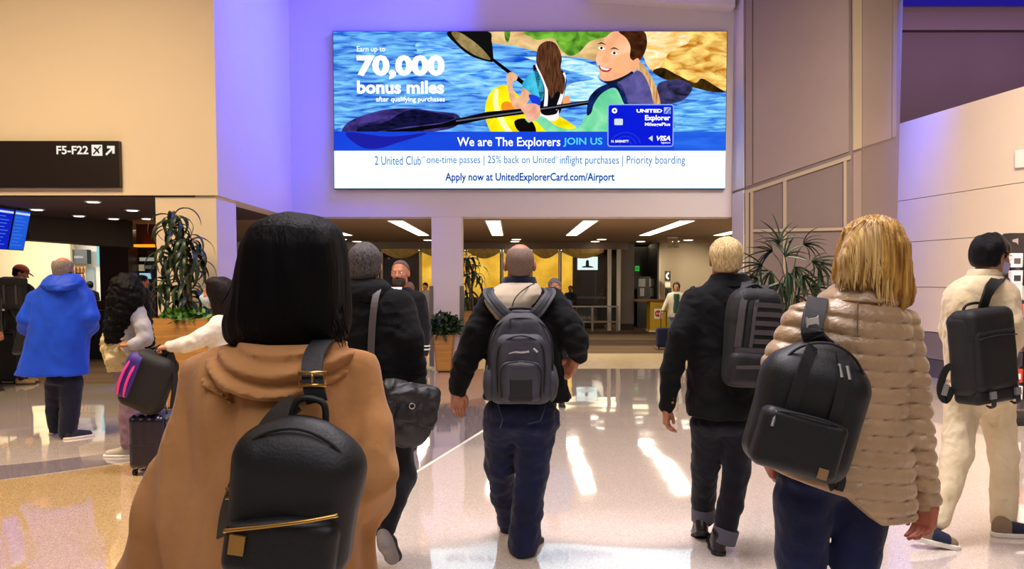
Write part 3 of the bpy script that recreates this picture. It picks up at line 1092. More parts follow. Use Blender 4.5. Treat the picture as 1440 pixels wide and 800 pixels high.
# cliffs and shrubs
print_poly('printed_shore', [(686, 45), (760, 44), (870, 44), (868, 70), (845, 86), (815, 81), (785, 78), (752, 72), (720, 64), (690, 60)], 2, ag('shore', 'e8c890', AD_S, 'b89058', 3, (1, 1, 1.5)))
print_poly('printed_shrub', [(742, 44), (865, 44), (850, 52), (828, 58), (812, 74), (798, 78), (786, 68), (776, 54), (755, 56), (745, 52)], 3, ag('shrub', '78b838', AD_S, '2c5818', 5))
print_poly('printed_shrub', [(708, 44), (716, 44), (714, 58), (710, 58)], 3, ag('shrub', '78b838'))
print_poly('printed_cliff', [(895, 44), (1019, 44), (1019, 129), (1003, 126), (985, 118), (972, 121), (955, 112), (935, 106), (915, 100), (900, 70)], 2, ag('cliff', 'fcd878', AD_S, 'b06c10', 4.5, (.7, 1, 1.6), 0.14), False)
print_poly('printed_cliff_light', [(900, 46), (960, 46), (965, 60), (940, 72), (925, 95), (908, 92)], 3, ag('cliff_l', 'ffecc4', AD_S, 'eab050', 5, (.7, 1, 1.8), .14))
print_poly('printed_cliff_shadow', [(916, 100), (930, 95), (950, 105), (975, 116), (985, 110), (1003, 120), (1015, 127), (1019, 129), (1000, 129), (975, 123), (955, 117), (930, 110)], 4, ag('cliff_d', '5a3c10', 0.8, '201408', 6))
# far paddle, top left
print_poly('printed_paddle_blade', [(629, 44), (684, 44), (690, 58), (692, 74), (692, 86), (684, 86), (662, 79), (642, 64)], 4, ag('blade', '181818', 0.6), True)
print_poly('printed_paddle_face', [(634, 46), (648, 47), (672, 64), (688, 82), (682, 83), (664, 76), (645, 62)], 5, ag('blade_t', 'a89060', AD_S, '685830', 5))
print_poly('printed_paddle_shaft', [(689, 84), (693, 82), (736, 114), (733, 119)], 4, ag('shaft', '101014', 0.5), False)
# yellow kayak
print_poly('printed_kayak', [(712, 119), (722, 128), (745, 150), (775, 158), (800, 172), (812, 186), (760, 190), (700, 190), (684, 175), (681, 150), (688, 130), (700, 121)], 5, ag('kayak', 'f8ec18', AD_S, 'd8c000', 3))
print_poly('printed_kayak_stripe', [(694, 128), (699, 126), (700, 150), (712, 175), (722, 189), (712, 189), (698, 165), (692, 145)], 6, ag('stripe', 'fff8a8', AD_S))
print_poly('printed_orange_patch', [(704, 146), (712, 142), (722, 148), (722, 155), (706, 156)], 6, ag('orange', 'f08820', AD_S))
# woman seen from behind
print_poly('printed_arm', [(711, 108), (717, 101), (726, 106), (725, 112), (719, 117), (724, 136), (730, 134), (735, 122), (745, 130), (740, 144), (728, 153), (720, 150), (714, 132)], 7, ag('skin_b', 'e8b890', AD_S, 'c89068', 5))
print_poly('printed_sleeve', [(745, 103), (755, 98), (762, 110), (762, 140), (750, 140), (744, 130), (733, 121), (737, 111)], 8, ag('teal', '48c0d8', AD_S, '2890c0', 5))
print_poly('printed_vest', [(748, 92), (760, 94), (785, 96), (795, 112), (790, 140), (786, 158), (774, 166), (760, 160), (757, 135), (752, 112)], 8, ag('vest_k', '14141c', 0.6))
for pts in ([(752, 94), (755, 93), (768, 120), (768, 150), (763, 154), (764, 122)], [(790, 103), (794, 108), (790, 138), (784, 152), (780, 152), (787, 130)], [(757, 158), (766, 162), (780, 160), (784, 154), (782, 168), (765, 168)]):
    print_poly('printed_vest_trim', pts, 9, ag('trim', 'e8e4e8', AD_S))
print_poly('printed_blue_panel', [(742, 133), (756, 136), (758, 147), (748, 145)], 9, ag('royal', '1838c8', AD_S))
print_poly('printed_hair', [(757, 64), (768, 58), (780, 62), (788, 80), (787, 96), (793, 112), (790, 132), (782, 128), (774, 138), (768, 124), (760, 105), (753, 90), (753, 76)], 10, ag('hair_b', '7a4a30', 0.9, '2c1810', 6, (5, 1, 0.7)))
print_poly('printed_elbow', [(790, 138), (798, 134), (800, 146), (790, 146)], 7, ag('skin_o', 'e89860', AD_S))
# smiling woman
print_poly('printed_sleeve_green', [(822, 162), (836, 140), (850, 126), (866, 126), (878, 146), (872, 176), (856, 188), (800, 188), (770, 186), (752, 170), (742, 172), (738, 165), (760, 163), (780, 176), (796, 181), (812, 178)], 11, ag('aqua', '90dca8', AD_S, '48b888', 3))
print_poly('printed_vest_strap', [(824, 150), (828, 135), (842, 122), (862, 116), (872, 120), (882, 146), (876, 146), (864, 124), (846, 130), (834, 145), (830, 158), (824, 162)], 12, ag('strap', '18307a', 0.8, '080c20', 6))
print_poly('printed_vest_purple', [(866, 118), (886, 104), (898, 98), (908, 106), (916, 126), (918, 147), (884, 147), (876, 130)], 12, ag('purple', '6a64a8', 1.0, '4a4480', 4))
print_poly('printed_neck', [(850, 112), (880, 100), (888, 104), (866, 116), (852, 118)], 12, ag('neck', '1c2038', 0.7))
print_poly('printed_face', [(846, 62), (852, 50), (864, 44), (886, 44), (896, 60), (896, 84), (886, 100), (868, 110), (852, 114), (842, 110), (840, 96), (836, 82)], 13, ag('skin_f', 'f4bc94', AD_S, 'e09c70', 2.5))
print_poly('printed_cheek', [(862, 84), (880, 74), (890, 80), (884, 96), (868, 104), (860, 98)], 14, ag('cheek', 'eca878', AD_S))
print_poly('printed_fringe', [(868, 44), (900, 44), (907, 56), (905, 72), (896, 86), (884, 82), (884, 66), (878, 54)], 15, ag('hair_f', '5a3018', 0.9, '24100a', 6, (1, 1, 1.5)))
print_poly('printed_ear', [(886, 88), (894, 82), (897, 88), (890, 100), (885, 98)], 16, ag('ear', 'e8a078', AD_S))
print_poly('printed_ponytail', [(890, 96), (898, 88), (906, 96), (918, 116), (925, 136), (926, 147), (918, 147), (912, 124), (902, 104)], 16, ag('tail', 'e8c088', AD_S, 'a06838', 5, (5, 1, 0.7)))
print_poly('printed_mouth', [(840, 92), (850, 96), (858, 96), (854, 101), (846, 101), (841, 97)], 17, ag('lips', 'b84848', 1.0))
print_poly('printed_teeth', [(841.5, 93), (850, 96.8), (856, 97), (851, 99), (844, 97.5)], 18, ag('teeth', 'ffffff', AD_S), False)
for eu, ev in ((843.5, 68), (861.5, 75)):
    print_poly('printed_eye', [(eu - 5, ev), (eu, ev - 2.6), (eu + 5, ev + 1.5), (eu, ev + 2.4)], 17, ag('eyew', 'f4ece4', AD_S))
    print_poly('printed_pupil', [(eu - 2, ev), (eu, ev - 2.2), (eu + 2, ev), (eu, ev + 2)], 18, ag('pupil', '2a1608', 0.5))
    print_poly('printed_eyebrow', [(eu - 6, ev - 5), (eu, ev - 8), (eu + 7, ev - 4), (eu, ev - 6)], 17, ag('brow', '4a2814', 0.7))
print_poly('printed_nose', [(846, 80), (850, 78), (853, 86), (849, 89), (844, 87)], 17, ag('nose', 'e4a478', AD_S))
# near paddle
print_poly('printed_paddle_blade', [(479, 186), (488, 172), (510, 162), (540, 154), (575, 152), (610, 156), (640, 160), (646, 170), (634, 180), (600, 186), (540, 194), (510, 199), (490, 197)], 12, ag('blade_p', '5848a8', 0.8, '201848', 4, (1, 1, 2)))
print_poly('printed_blade_shade', [(540, 172), (560, 160), (580, 154), (610, 158), (638, 165), (620, 172), (570, 178), (520, 186), (500, 184), (512, 176)], 13, ag('blade_k', '20205a', 0.7, '080818', 6, (1, 1, 3)))
print_poly('printed_paddle_shaft', [(540, 184), (620, 174), (640, 167), (684, 157), (760, 150), (826, 141), (826, 147), (760, 157), (684, 167), (640, 176), (560, 188)], 14, ag('shaft', '101014'), False)
print_poly('printed_shaft_shine', [(640, 169), (760, 152), (826, 142.5), (826, 144), (760, 154), (640, 171)], 15, ag('shine', '6c6c80', 0.8), False)
print_poly('printed_paddle_blade', [(922, 120), (936, 113), (955, 112), (968, 118), (971, 126), (962, 138), (946, 145), (926, 146)], 14, ag('blade_r', '54508a', 0.8, '1a1c30', 5, (1, 1, 2)))
print_poly('printed_hand', [(731, 152), (740, 146), (752, 146), (758, 152), (757, 164), (748, 170), (741, 170), (736, 160)], 16, ag('skin_h', 'f0b8a0', AD_S, 'd09078', 5))
print_poly('printed_gear', [(722, 170), (735, 166), (748, 172), (752, 186), (738, 188), (726, 182)], 7, ag('gear', '1a1410', 0.5))
# bands
rect('printed_blue_band', AL, 185, AR, 212, 20, ag('band', '1238c8', AD_S, '1a48d0', 1.2, (0.4, 1, 1)))
rect('printed_blue_band', 946, 185, AR, 212, 20.5, ag('band2', '2a66dc', AD_S, '1c50cc', 2.5, (0.6, 1, 3)))
print_poly('printed_blade_under', [(486, 186), (545, 192), (600, 187), (560, 200), (530, 209), (505, 206)], 20.6, ag('band3', '1a1c98', AD_S))
rect('printed_white_band', AL, 212, AR, AB_, 20, ag('white', 'dcf2ff', 1.5, 'd0ecf8', 0.9, (0.8, 1, 0.3)))


def adtext(s, u0, v0, u1, v1, m, layer=22, bold=0.0, shear=0.0):
    a, c = ad(u0, v1, layer), ad(u1, v0, layer)
    return text_on(s, a, (c[0] - a[0], 0, 0), (0, 0, c[2] - a[2]), m, board, bold, shear)


TW = ag('text_white', 'ffffff', 1.3)
TB = ag('text_blue', '2850b8', 0.9)
TD = ag('text_deep', '1838a8', 0.9)
adtext('Earn up to', 502, 65.5, 541.5, 75.5, TW)
adtext('70,000', 501.5, 78, 624.5, 112, TW, bold=0.05)
adtext('bonus miles', 501.5, 113.5, 623.5, 132, TW, bold=0.035)
adtext('after qualifying purchases', 528, 136, 624.5, 145, TW, bold=0.012)
adtext('We are The Explorers', 641.5, 193, 786.5, 209.5, TW, 23, 0.012)
adtext('JOIN US', 790.5, 193.5, 845.5, 206.5, ag('text_cyan', '48c8f8', AD_S), 23, 0.02)
adtext('2 United Club', 525.5, 219.5, 590.5, 232, TB)
adtext('SM', 591, 219.5, 596.5, 223, TB)
adtext('one-time passes | 25% back on United', 598.5, 219, 779, 233, TB)
adtext('\u00ae', 780, 219.5, 783.5, 223.5, TB)
adtext('inflight purchases | Priority boarding', 786, 219, 962, 234, TB)
adtext('Apply now at UnitedExplorerCard.com/Airport', 624.5, 243, 863, 258, TD, bold=0.022)
# credit card


def rrect(name, u0, v0, u1, v1, r, layer, m):
    pts = []
    for cu, cv_, a0 in ((u1 - r, v0 + r, -90), (u1 - r, v1 - r, 0), (u0 + r, v1 - r, 90), (u0 + r, v0 + r, 180)):
        for k in range(5):
            a = math.radians(a0 + 22.5 * k)
            pts.append((cu + r * math.cos(a), cv_ + r * math.sin(a)))
    return print_poly(name, pts, layer, m, False)


rrect('printed_card_edge', 852.5, 146.5, 945.5, 206.5, 4, 24, ag('edge', '90b0ff', 1.0))
rrect('printed_card', 854, 148, 944, 205, 3, 25, ag('card', '0c1cd8', 1.1, '0a18c8', 2))
rrect('printed_chip', 862, 167, 874, 176, 1.5, 26, ag('chip', 'd8e4f0', 1.0))
rrect('printed_card_dot', 858.5, 152, 866, 159.5, 3.7, 26, TW)
rrect('printed_card_dot', 860.7, 154.2, 863.8, 157.3, 1.5, 27, ag('card', '1024b8'))
for rr in (10, 17, 24):
    pts = [(878 + rr * 0.9 * math.cos(math.radians(a)), 205 - rr * 0.8 * math.sin(math.radians(a))) for a in range(10, 171, 16)]
    pts += [(878 + (rr - 1) * 0.9 * math.cos(math.radians(a)), 205 - (rr - 1) * 0.8 * math.sin(math.radians(a))) for a in range(170, 9, -16)]
    print_poly('printed_globe_arc', pts, 26, ag('arc', '2c48d8', 1.0), False)
adtext('UNITED', 893, 153.5, 929, 158.5, TW, 27, 0.04)
rect('printed_globe_tile', 931.5, 151, 941, 160, 27, ag('tile', 'b8ccf4', 1.0))
for q in ([(932, 158), (936, 153), (940.5, 151.5), (937, 155.5), (933.5, 159.8)], [(936, 159.8), (938, 156), (940.8, 154), (940, 159.8)]):
    print_poly('printed_globe_tile', q, 28, ag('tile2', '5878d0', 1.0))
adtext('Explorer', 905, 162, 940.5, 171.5, TW, 27, 0.03)
adtext('MileagePlus', 905, 172.5, 940.5, 178.5, TW, 27, 0.02)
adtext('VISA', 921.5, 191, 941, 198, TW, 27, 0.03, 0.25)
adtext('Signature', 928, 199.5, 941, 202.5, TW, 27, 0.01)
adtext('N. BARNETT', 858, 197, 882.5, 200.5, TW, 27, 0.02)
print_poly('printed_contactless', [(910, 194.5), (916, 190.5), (916, 199), ], 27, ag('chip', 'd8e4f0'), False)
# ================================================================== implicit-surface modelling
def _v(a):
    return np.asarray(a, dtype=np.float32)


def ell(P, c, r, R=None):
    q = P - _v(c)
    if R is not None:
        q = q @ _v(R)
    r = _v(r)
    k = np.sqrt(((q / r) ** 2).sum(1))
    return (k - 1.0) * float(r.min())


def rcone(P, a, b, ra, rb):
    a, b = _v(a), _v(b)
    d = b - a
    t = np.clip(((P - a) @ d) / max(float(d @ d), 1e-9), 0, 1)
    return np.sqrt(((P - (a + t[:, None] * d)) ** 2).sum(1)) - (ra + (rb - ra) * t)


def smin(a, b, k):
    h = np.clip(0.5 + 0.5 * (b - a) / k, 0, 1)
    return b + (a - b) * h - k * h * (1 - h)


def smax(a, b, k):
    return -smin(-a, -b, k)


def chain(P, pts, k=0.02):
    """pts: [(xyz, r), ...] smooth polyline with radii"""
    d = None
    for (a, ra), (b, rb) in zip(pts[:-1], pts[1:]):
        e = rcone(P, a, b, ra, rb)
        d = e if d is None else smin(d, e, k)
    return d


def loft(P, rows, n=2.3, cap=0.03):
    """rows: (z, cx, cy, a, b) stacked ellipses"""
    R = np.array(sorted(rows, key=lambda r: r[0]), dtype=np.float32)
    if len(R) > 2:
        zz = np.linspace(R[0, 0], R[-1, 0], 48)
        t = np.arange(len(R))
        # monotone-ish smoothing of the rows
        out = [zz]
        for c in range(1, 5):
            y = np.interp(zz, R[:, 0], R[:, c])
            for _ in range(2):
                y[1:-1] = 0.25 * y[:-2] + 0.5 * y[1:-1] + 0.25 * y[2:]
            out.append(y)
        R = np.stack(out, 1)
    z = P[:, 2]
    cx, cy, a, b = (np.interp(z, R[:, 0], R[:, i]) for i in (1, 2, 3, 4))
    rho = ((np.abs(P[:, 0] - cx) / a) ** n + (np.abs(P[:, 1] - cy) / b) ** n + 1e-9) ** (1.0 / n)
    d = (rho - 1) * np.minimum(a, b)
    d = smax(d, z - R[-1, 0], cap)
    return smax(d, R[0, 0] - z, cap * 0.4)


def rbox(P, c, h, r, R=None):
    q = P - _v(c)
    if R is not None:
        q = q @ _v(R)
    q = np.abs(q) - (_v(h) - r)
    return np.sqrt((np.maximum(q, 0) ** 2).sum(1)) + np.minimum(q.max(1), 0) - r


def wav(P, freq, seed, stretch=(1, 1, 1), n=7):
    rs = np.random.RandomState(seed)
    Q = P * _v(stretch)
    out = 0
    w = np.zeros(len(P), np.float32)
    for i in range(n):
        d = rs.normal(size=3)
        d /= np.linalg.norm(d)
        f = freq * (0.6 + 0.9 * rs.rand())
        ph = rs.rand() * 6.28
        w = np.sin(Q @ _v(d * f) + ph + 0.9 * w)
        out = out + w
    return out / n * 1.6


def folds(P, freq, seed, stretch=(1, 1, 1)):
    return 0.35 - np.abs(wav(P, freq, seed, stretch))


def sdf_mesh(f, lo, hi, h):
    lo = np.asarray(lo, float) - 2 * h
    hi = np.asarray(hi, float) + 2 * h
    S = 4
    nc = np.ceil((hi - lo) / (h * S)).astype(int) + 1
    ax = [lo[i] + np.arange(nc[i]) * h * S for i in range(3)]
    G = np.stack(np.meshgrid(*ax, indexing='ij'), -1).reshape(-1, 3).astype(np.float32)
    vc = f(G).reshape(nc)
    c8 = [vc[i:nc[0] - 1 + i, j:nc[1] - 1 + j, k:nc[2] - 1 + k] for i in (0, 1) for j in (0, 1) for k in (0, 1)]
    c8 = np.stack(c8)
    act = (np.abs(c8).min(0) < h * S * 1.6) | ((c8.min(0) < 0) & (c8.max(0) > 0))
    sg = np.where(c8.mean(0) < 0, -1.0, 1.0).astype(np.float32) * h * S
    rep = lambda a: a.repeat(S, 0).repeat(S, 1).repeat(S, 2)
    vals = rep(sg)
    m = rep(act)
    n = vals.shape
    idx = np.argwhere(m)
    pts = (lo[None] + idx * h).astype(np.float32)
    res = np.empty(len(pts), np.float32)
    for s in range(0, len(pts), 400000):
        res[s:s + 400000] = f(pts[s:s + 400000])
    vals[m] = res
    vals[0], vals[-1], vals[:, 0], vals[:, -1], vals[:, :, 0], vals[:, :, -1] = (h,) * 6
    s = vals < 0
    cs = [(i, j, k) for i in (0, 1) for j in (0, 1) for k in (0, 1)]
    cnt = np.zeros((n[0] - 1, n[1] - 1, n[2] - 1), np.int8)
    for i, j, k in cs:
        cnt += s[i:n[0] - 1 + i, j:n[1] - 1 + j, k:n[2] - 1 + k]
    cells = np.argwhere((cnt > 0) & (cnt < 8))
    if not len(cells):
        return np.zeros((0, 3)), np.zeros((0, 4), int)
    vid = -np.ones(cnt.shape, np.int64)
    vid[tuple(cells.T)] = np.arange(len(cells))
    acc = np.zeros((len(cells), 3))
    num = np.zeros(len(cells))
    cv = {c: vals[cells[:, 0] + c[0], cells[:, 1] + c[1], cells[:, 2] + c[2]] for c in cs}
    for c in cs:
        for a in range(3):
            if c[a]:
                continue
            e = list(c)
            e[a] = 1
            e = tuple(e)
            va, vb = cv[c], cv[e]
            x = (va < 0) != (vb < 0)
            t = va / np.where(va == vb, 1, va - vb)
            p = np.tile(np.array(c, float), (len(cells), 1))
            p[:, a] = t
            acc[x] += p[x]
            num[x] += 1
    V = lo[None] + (cells + acc / num[:, None]) * h
    quads = []
    for a in range(3):
        b_, c_ = (a + 1) % 3, (a + 2) % 3
        sl0 = [slice(None)] * 3
        sl1 = [slice(None)] * 3
        sl0[a] = slice(0, n[a] - 1)
        sl1[a] = slice(1, n[a])
        s0, s1 = s[tuple(sl0)], s[tuple(sl1)]
        E = np.argwhere(s0 != s1)
        E = E[(E[:, b_] > 0) & (E[:, c_] > 0) & (E[:, b_] < n[b_] - 1) & (E[:, c_] < n[c_] - 1)]
        if not len(E):
            continue
        ins = s0[tuple(E.T)]

        def cell(db, dc):
            q = E.copy()
            q[:, b_] -= db
            q[:, c_] -= dc
            return vid[tuple(q.T)]
        q = np.stack([cell(1, 1), cell(0, 1), cell(0, 0), cell(1, 0)], 1)
        q[~ins] = q[~ins][:, ::-1]
        quads.append(q)
    Q = np.concatenate(quads)
    Q = Q[(Q >= 0).all(1)]
    return V, Q


def sdf_obj(name, f, lo, hi, h, material, parent, M=None):
    """M: 4x4 placing local SDF space in the world"""
    V, Q = sdf_mesh(f, lo, hi, h)
    if M is not None:
        M = np.asarray(M)
        V = V @ M[:3, :3].T + M[:3, 3]
    return mesh_obj(name, V, Q, material, parent, True)


def frame(o, x, y, z):
    M = np.eye(4)
    M[:3, 0], M[:3, 1], M[:3, 2], M[:3, 3] = x, y, z, o
    return M


def unit(v):
    v = np.asarray(v, float)
    return v / (np.linalg.norm(v) + 1e-9)


def rotz(a):
    c, s = math.cos(a), math.sin(a)
    return np.array([[c, -s, 0], [s, c, 0], [0, 0, 1.0]])


def head_frame(c, yaw, pitch=0.0, roll=0.0, s=1.0):
    """yaw 0 looks away from the camera (+Y), positive turns to the left"""
    R = rotz(math.radians(yaw))
    cp, sp = math.cos(math.radians(pitch)), math.sin(math.radians(pitch))
    Rx = np.array([[1, 0, 0], [0, cp, -sp], [0, sp, cp]])
    cr, sr = math.cos(math.radians(roll)), math.sin(math.radians(roll))
    Ry = np.array([[cr, 0, sr], [0, 1, 0], [-sr, 0, cr]])
    M = np.eye(4)
    M[:3, :3] = R @ Rx @ Ry * s
    M[:3, 3] = c
    return M


def head_sdf(P):
    d = ell(P, (0, -0.014, 0.028), (0.076, 0.096, 0.087))
    d = smin(d, ell(P, (0, 0.022, -0.035), (0.060, 0.068, 0.076)), 0.03)
    d = smin(d, ell(P, (0, 0.055, -0.096), (0.026, 0.024, 0.020)), 0.035)
    d = smin(d, rcone(P, (-0.03, 0.076, 0.026), (0.03, 0.076, 0.026), 0.012, 0.012), 0.02)       # brow
    for s in (-1, 1):
        d = smin(d, ell(P, (s * 0.04, 0.062, -0.018), (0.02, 0.018, 0.018)), 0.02)                # cheek
        d = smax(d, -ell(P, (s * 0.031, 0.098, 0.008), (0.018, 0.014, 0.011)), 0.012)              # socket
        d = smin(d, ell(P, (s * 0.050, 0.0, -0.075), (0.018, 0.03, 0.025)), 0.03)                  # jaw
        ear = ell(P, (s * 0.080, -0.006, -0.004), (0.011, 0.019, 0.032), rotz(s * 0.35))
        ear = smax(ear, -ell(P, (s * 0.090, 0.002, 0.0), (0.008, 0.010, 0.018)), 0.004)
        d = smin(d, ear, 0.006)
    d = smin(d, rcone(P, (0, 0.088, 0.014), (0, 0.110, -0.022), 0.006, 0.011), 0.012)              # nose
    for s in (-1, 1):
        d = smin(d, ell(P, (s * 0.011, 0.098, -0.026), (0.008, 0.010, 0.008)), 0.006)
    d = smin(d, rcone(P, (-0.018, 0.084, -0.054), (0.018, 0.084, -0.054), 0.007, 0.007), 0.01)      # lips
    d = smax(d, -rcone(P, (-0.022, 0.098, -0.0575), (0.022, 0.098, -0.0575), 0.004, 0.004), 0.004)
    return d


def hand_pts(side, curl):
    """finger chains in hand space: x across (thumb side = -x*side...), y along the hand, z palm normal"""
    ch = []
    xs = (-0.031, -0.0105, 0.0105, 0.030)
    ln = (0.068, 0.078, 0.072, 0.056)
    for i in range(4):
        base = np.array([xs[i], 0.088 - 0.006 * (i == 3), 0.0])
        a = curl * (0.85 + 0.12 * i)
        pts = [(base - (0, 0.02, 0), 0.0105)]
        p = base.copy()
        ang = 0.0
        for s, fr in enumerate((0.45, 0.31, 0.24)):
            pts.append((p.copy(), 0.0098 - 0.0009 * s))
            ang += a * (0.9, 1.1, 0.8)[s]
            spread = (i - 1.5) * -0.015
            p = p + ln[i] * fr * np.array([math.sin(spread), math.cos(ang), math.sin(ang)])
        pts.append((p, 0.0072))
        ch.append(pts)
    th = [(np.array([-0.026, 0.022, 0.006]), 0.017), (np.array([-0.043, 0.046, 0.014]), 0.0135), (np.array([-0.045, 0.074, 0.026]), 0.0105), (np.array([-0.036, 0.096, 0.034]), 0.0085)]
    ch.append(th)
    out = []
    for pts in ch:
        out.append([(np.array([p[0] * side, p[1], p[2]]), r) for p, r in pts])
    return out


def hand_mesh(wrist, direction, palm, side, curl, s=1.0, h=0.0042):
    """side=+1: thumb at -x of the hand frame"""
    y = unit(direction)
    z = unit(np.asarray(palm, float) - y * np.dot(palm, y))
    x = np.cross(y, z)
    ch = hand_pts(side, curl)

    def f(P):
        d = rbox(P, (0, 0.05, 0), (0.041, 0.046, 0.015), 0.013)
        d = smin(d, rcone(P, (0, -0.06, 0), (0, 0.02, 0), 0.030, 0.026), 0.02)
        for c in ch:
            d = smin(d, chain(P, c, 0.004), 0.006)
        return d
    V, Q = sdf_mesh(f, (-0.085, -0.10, -0.05), (0.085, 0.19, 0.13), h)
    M = frame(wrist, x * s, y * s, z * s)
    return V @ M[:3, :3].T + M[:3, 3], Q


M_EYEW = mat('eye_white', 'e8e0d8', 0.2)
M_IRIS = mat('eye_iris', '2a1a10', 0.15)


class Person:
    def __init__(s, name, label, Y, u, base=None, cat='person', group=None):
        s.Y = Y
        g = at(u, 700, Y)
        s.base = np.array([g[0], Y, 0.0]) if base is None else np.array(base, float)
        s.root = thing(name, label, cat, s.base, group)
        s.ppm = F / Y
        s.bodyparts = []

    def W(s, u, v, dy=0.0):
        return at(u, v, s.Y + dy)

    def pts(s, L):
        """[(u, v, dy, r_px)] -> [(xyz, r_m)]"""
        return [(s.W(u, v, dy), r / F * (s.Y + dy)) for u, v, dy, r in L]

    def rows(s, L, dy=0.0):
        """[(v, uL, uR, depth_m[, dy])] -> loft rows"""
        out = []
        for r in L:
            y = s.Y + dy + (r[4] if len(r) > 4 else 0.0)
            a, b = at(r[1], r[0], y), at(r[2], r[0], y)
            out.append((a[2], (a[0] + b[0]) / 2, y, abs(b[0] - a[0]) / 2, r[3]))
        return out

    # ---- body: head, neck, slim trunk and limbs, hands, all one mesh
    def body(s, head_uv, hdy, yaw, pitch, roll, hs, skin, neck_to, trunk, limbs, hands=(), hh=0.0055, face=True, eyes=True):
        c = s.W(head_uv[0], head_uv[1], hdy)
        M = head_frame(c, yaw, pitch, roll, hs)
        s.HM = M
        Vs, Qs = [], []
        Mi = np.linalg.inv(M)
        nk = s.W(neck_to[0], neck_to[1], neck_to[2])
        nkl = (Mi @ np.append(nk, 1))[:3]

        def f(P):
            d = head_sdf(P)
            return smin(d, rcone(P, (0, -0.022, -0.06), nkl, 0.052, 0.062), 0.02)
        lo = np.minimum((-0.1, -0.13, -0.15), nkl - 0.07)
        hi = np.maximum((0.1, 0.13, 0.13), nkl + 0.07)
        V, Q = sdf_mesh(f, lo, hi, hh / hs)
        Vs.append(V @ M[:3, :3].T + M[:3, 3])
        Qs.append(Q)
        rows = [(z, cx, cy, a * 0.82, b * 0.80) for z, cx, cy, a, b in trunk]
        lm = [[(p, r * 0.62) for p, r in L] for L in limbs]

        def g(P):
            d = loft(P, rows) if rows else None
            e = rcone(P, nk, nk - (0, 0, 0.12), 0.058, 0.07)
            d = e if d is None else smin(d, e, 0.03)
            for L in lm:
                d = smin(d, chain(P, L), 0.03)
            return d
        allp = np.array([p for L in lm for p, r in L] + [nk] + [(r[1] - r[3], r[2] - r[4], r[0]) for r in rows] + [(r[1] + r[3], r[2] + r[4], r[0]) for r in rows])
        V, Q = sdf_mesh(g, allp.min(0) - 0.1, allp.max(0) + 0.1, 0.018)
        Vs.append(V)
        Qs.append(Q)
        for hd in hands:
            V, Q = hand_mesh(*hd)
            Vs.append(V)
            Qs.append(Q)
        n = 0
        QQ = []
        for V, Q in zip(Vs, Qs):
            QQ.append(Q + n)
            n += len(V)
        s.bodyo = mesh_obj('body', np.concatenate(Vs), np.concatenate(QQ), skin, s.root, True)
        if eyes:
            for sd in (-1, 1):
                b = MB()
                b.lathe((0, 0, 0), [(0.0115 * math.sin(t), -0.0115 * math.cos(t)) for t in np.linspace(0.12, math.pi - 0.12, 8)], 12, 'y')
                V = np.array(b.V) + (sd * 0.031, 0.0775, 0.009)
                mesh_obj('eye', V @ M[:3, :3].T + M[:3, 3], b.F, M_EYEW, s.bodyo, True)
                b = MB()
                b.lathe((sd * 0.031, 0.0885, 0.009), [(0.0055, 0), (0.004, 0.0012)], 10, 'y')
                mesh_obj('iris', np.array(b.V) @ M[:3, :3].T + M[:3, 3], b.F, M_IRIS, s.bodyo)
        return s

    def local(s, name, f, lo, hi, h, m):
        """a part modelled in head space"""
        return sdf_obj(name, f, lo, hi, h, m, s.root, s.HM)

    def sdf(s, name, f, pts, h, m, pad=0.12, parent=None):
        A = np.array([np.asarray(p, float) for p in pts])
        return sdf_obj(name, f, A.min(0) - pad, A.max(0) + pad, h, m, parent or s.root)

    # ---- clothing
    def garment(s, name, rows, sleeves, m, h=0.009, wr=(0.006, 16, 1), k=0.05, hem=None, n=2.3, ring=0.0, extra=None, cap=0.03, stretch=(1, 1, 1)):
        def f(P):
            d = loft(P, rows, n, cap) if rows else None
            for L in sleeves:
                e = chain(P, L, 0.02)
                if ring:
                    a = _v(L[-1][0] - L[0][0])
                    a = a / np.linalg.norm(a)
                    e = e + ring * np.sin((P @ a) * 105 + 3.0 * wav(P, 14, 5))
                    for p_, r_ in (L[0], L[-1]):
                        pass
                d = e if d is None else smin(d, e, k)
            if wr:
                d = d + wr[0] * .75 * folds(P, wr[1] * 2.3, wr[2], stretch) - wr[0] * .55 * folds(P, wr[1] * 3.6, wr[2] + 7, stretch)
            if extra is not None:
                d = extra(P, d)
            return d
        A = [p for L in sleeves for p, r in L] + [(r[1] - r[3], r[2] - r[4], r[0]) for r in rows] + [(r[1] + r[3], r[2] + r[4], r[0]) for r in rows]
        return s.sdf(name, f, A, h, m, pad=0.09)

    def shoe(s, heel, toe, m, msole, up=(0, 0, 1), L=0.29, name='shoe', h=0.005, sole=0.022, boot=0.0):
        heel, toe = np.asarray(heel, float), np.asarray(toe, float)
        y = unit(toe - heel)
        x = unit(np.cross(y, up))
        z = np.cross(x, y)
        k = L / 0.29
        M = frame(heel, x * k, y * k, z * k)

        def foot2(P):
            q = P.copy()
            q[:, 2] = 0
            d = rcone(q, (0, 0.042, 0), (0, 0.12, 0), 0.036, 0.032)
            return smin(d, rcone(q, (0.0, 0.14, 0), (-0.002, 0.243, 0), 0.036, 0.042), 0.05)

        def f(P):
            d = ell(P, (0, 0.06, 0.05), (0.04, 0.062, 0.058))
            d = smin(d, rcone(P, (0, 0.10, 0.05), (0, 0.235, 0.028), 0.042, 0.036), 0.03)
            if boot:
                d = smin(d, rcone(P, (0, 0.06, 0.06), (0, 0.055, 0.06 + boot), 0.043, 0.046), 0.03)
            else:
                d = smin(d, rcone(P, (0, 0.06, 0.07), (0, 0.06, 0.085), 0.040, 0.038), 0.02)
            d = smax(d, foot2(P) - 0.002, 0.01)
            return smax(d, 0.012 - P[:, 2], 0.004)
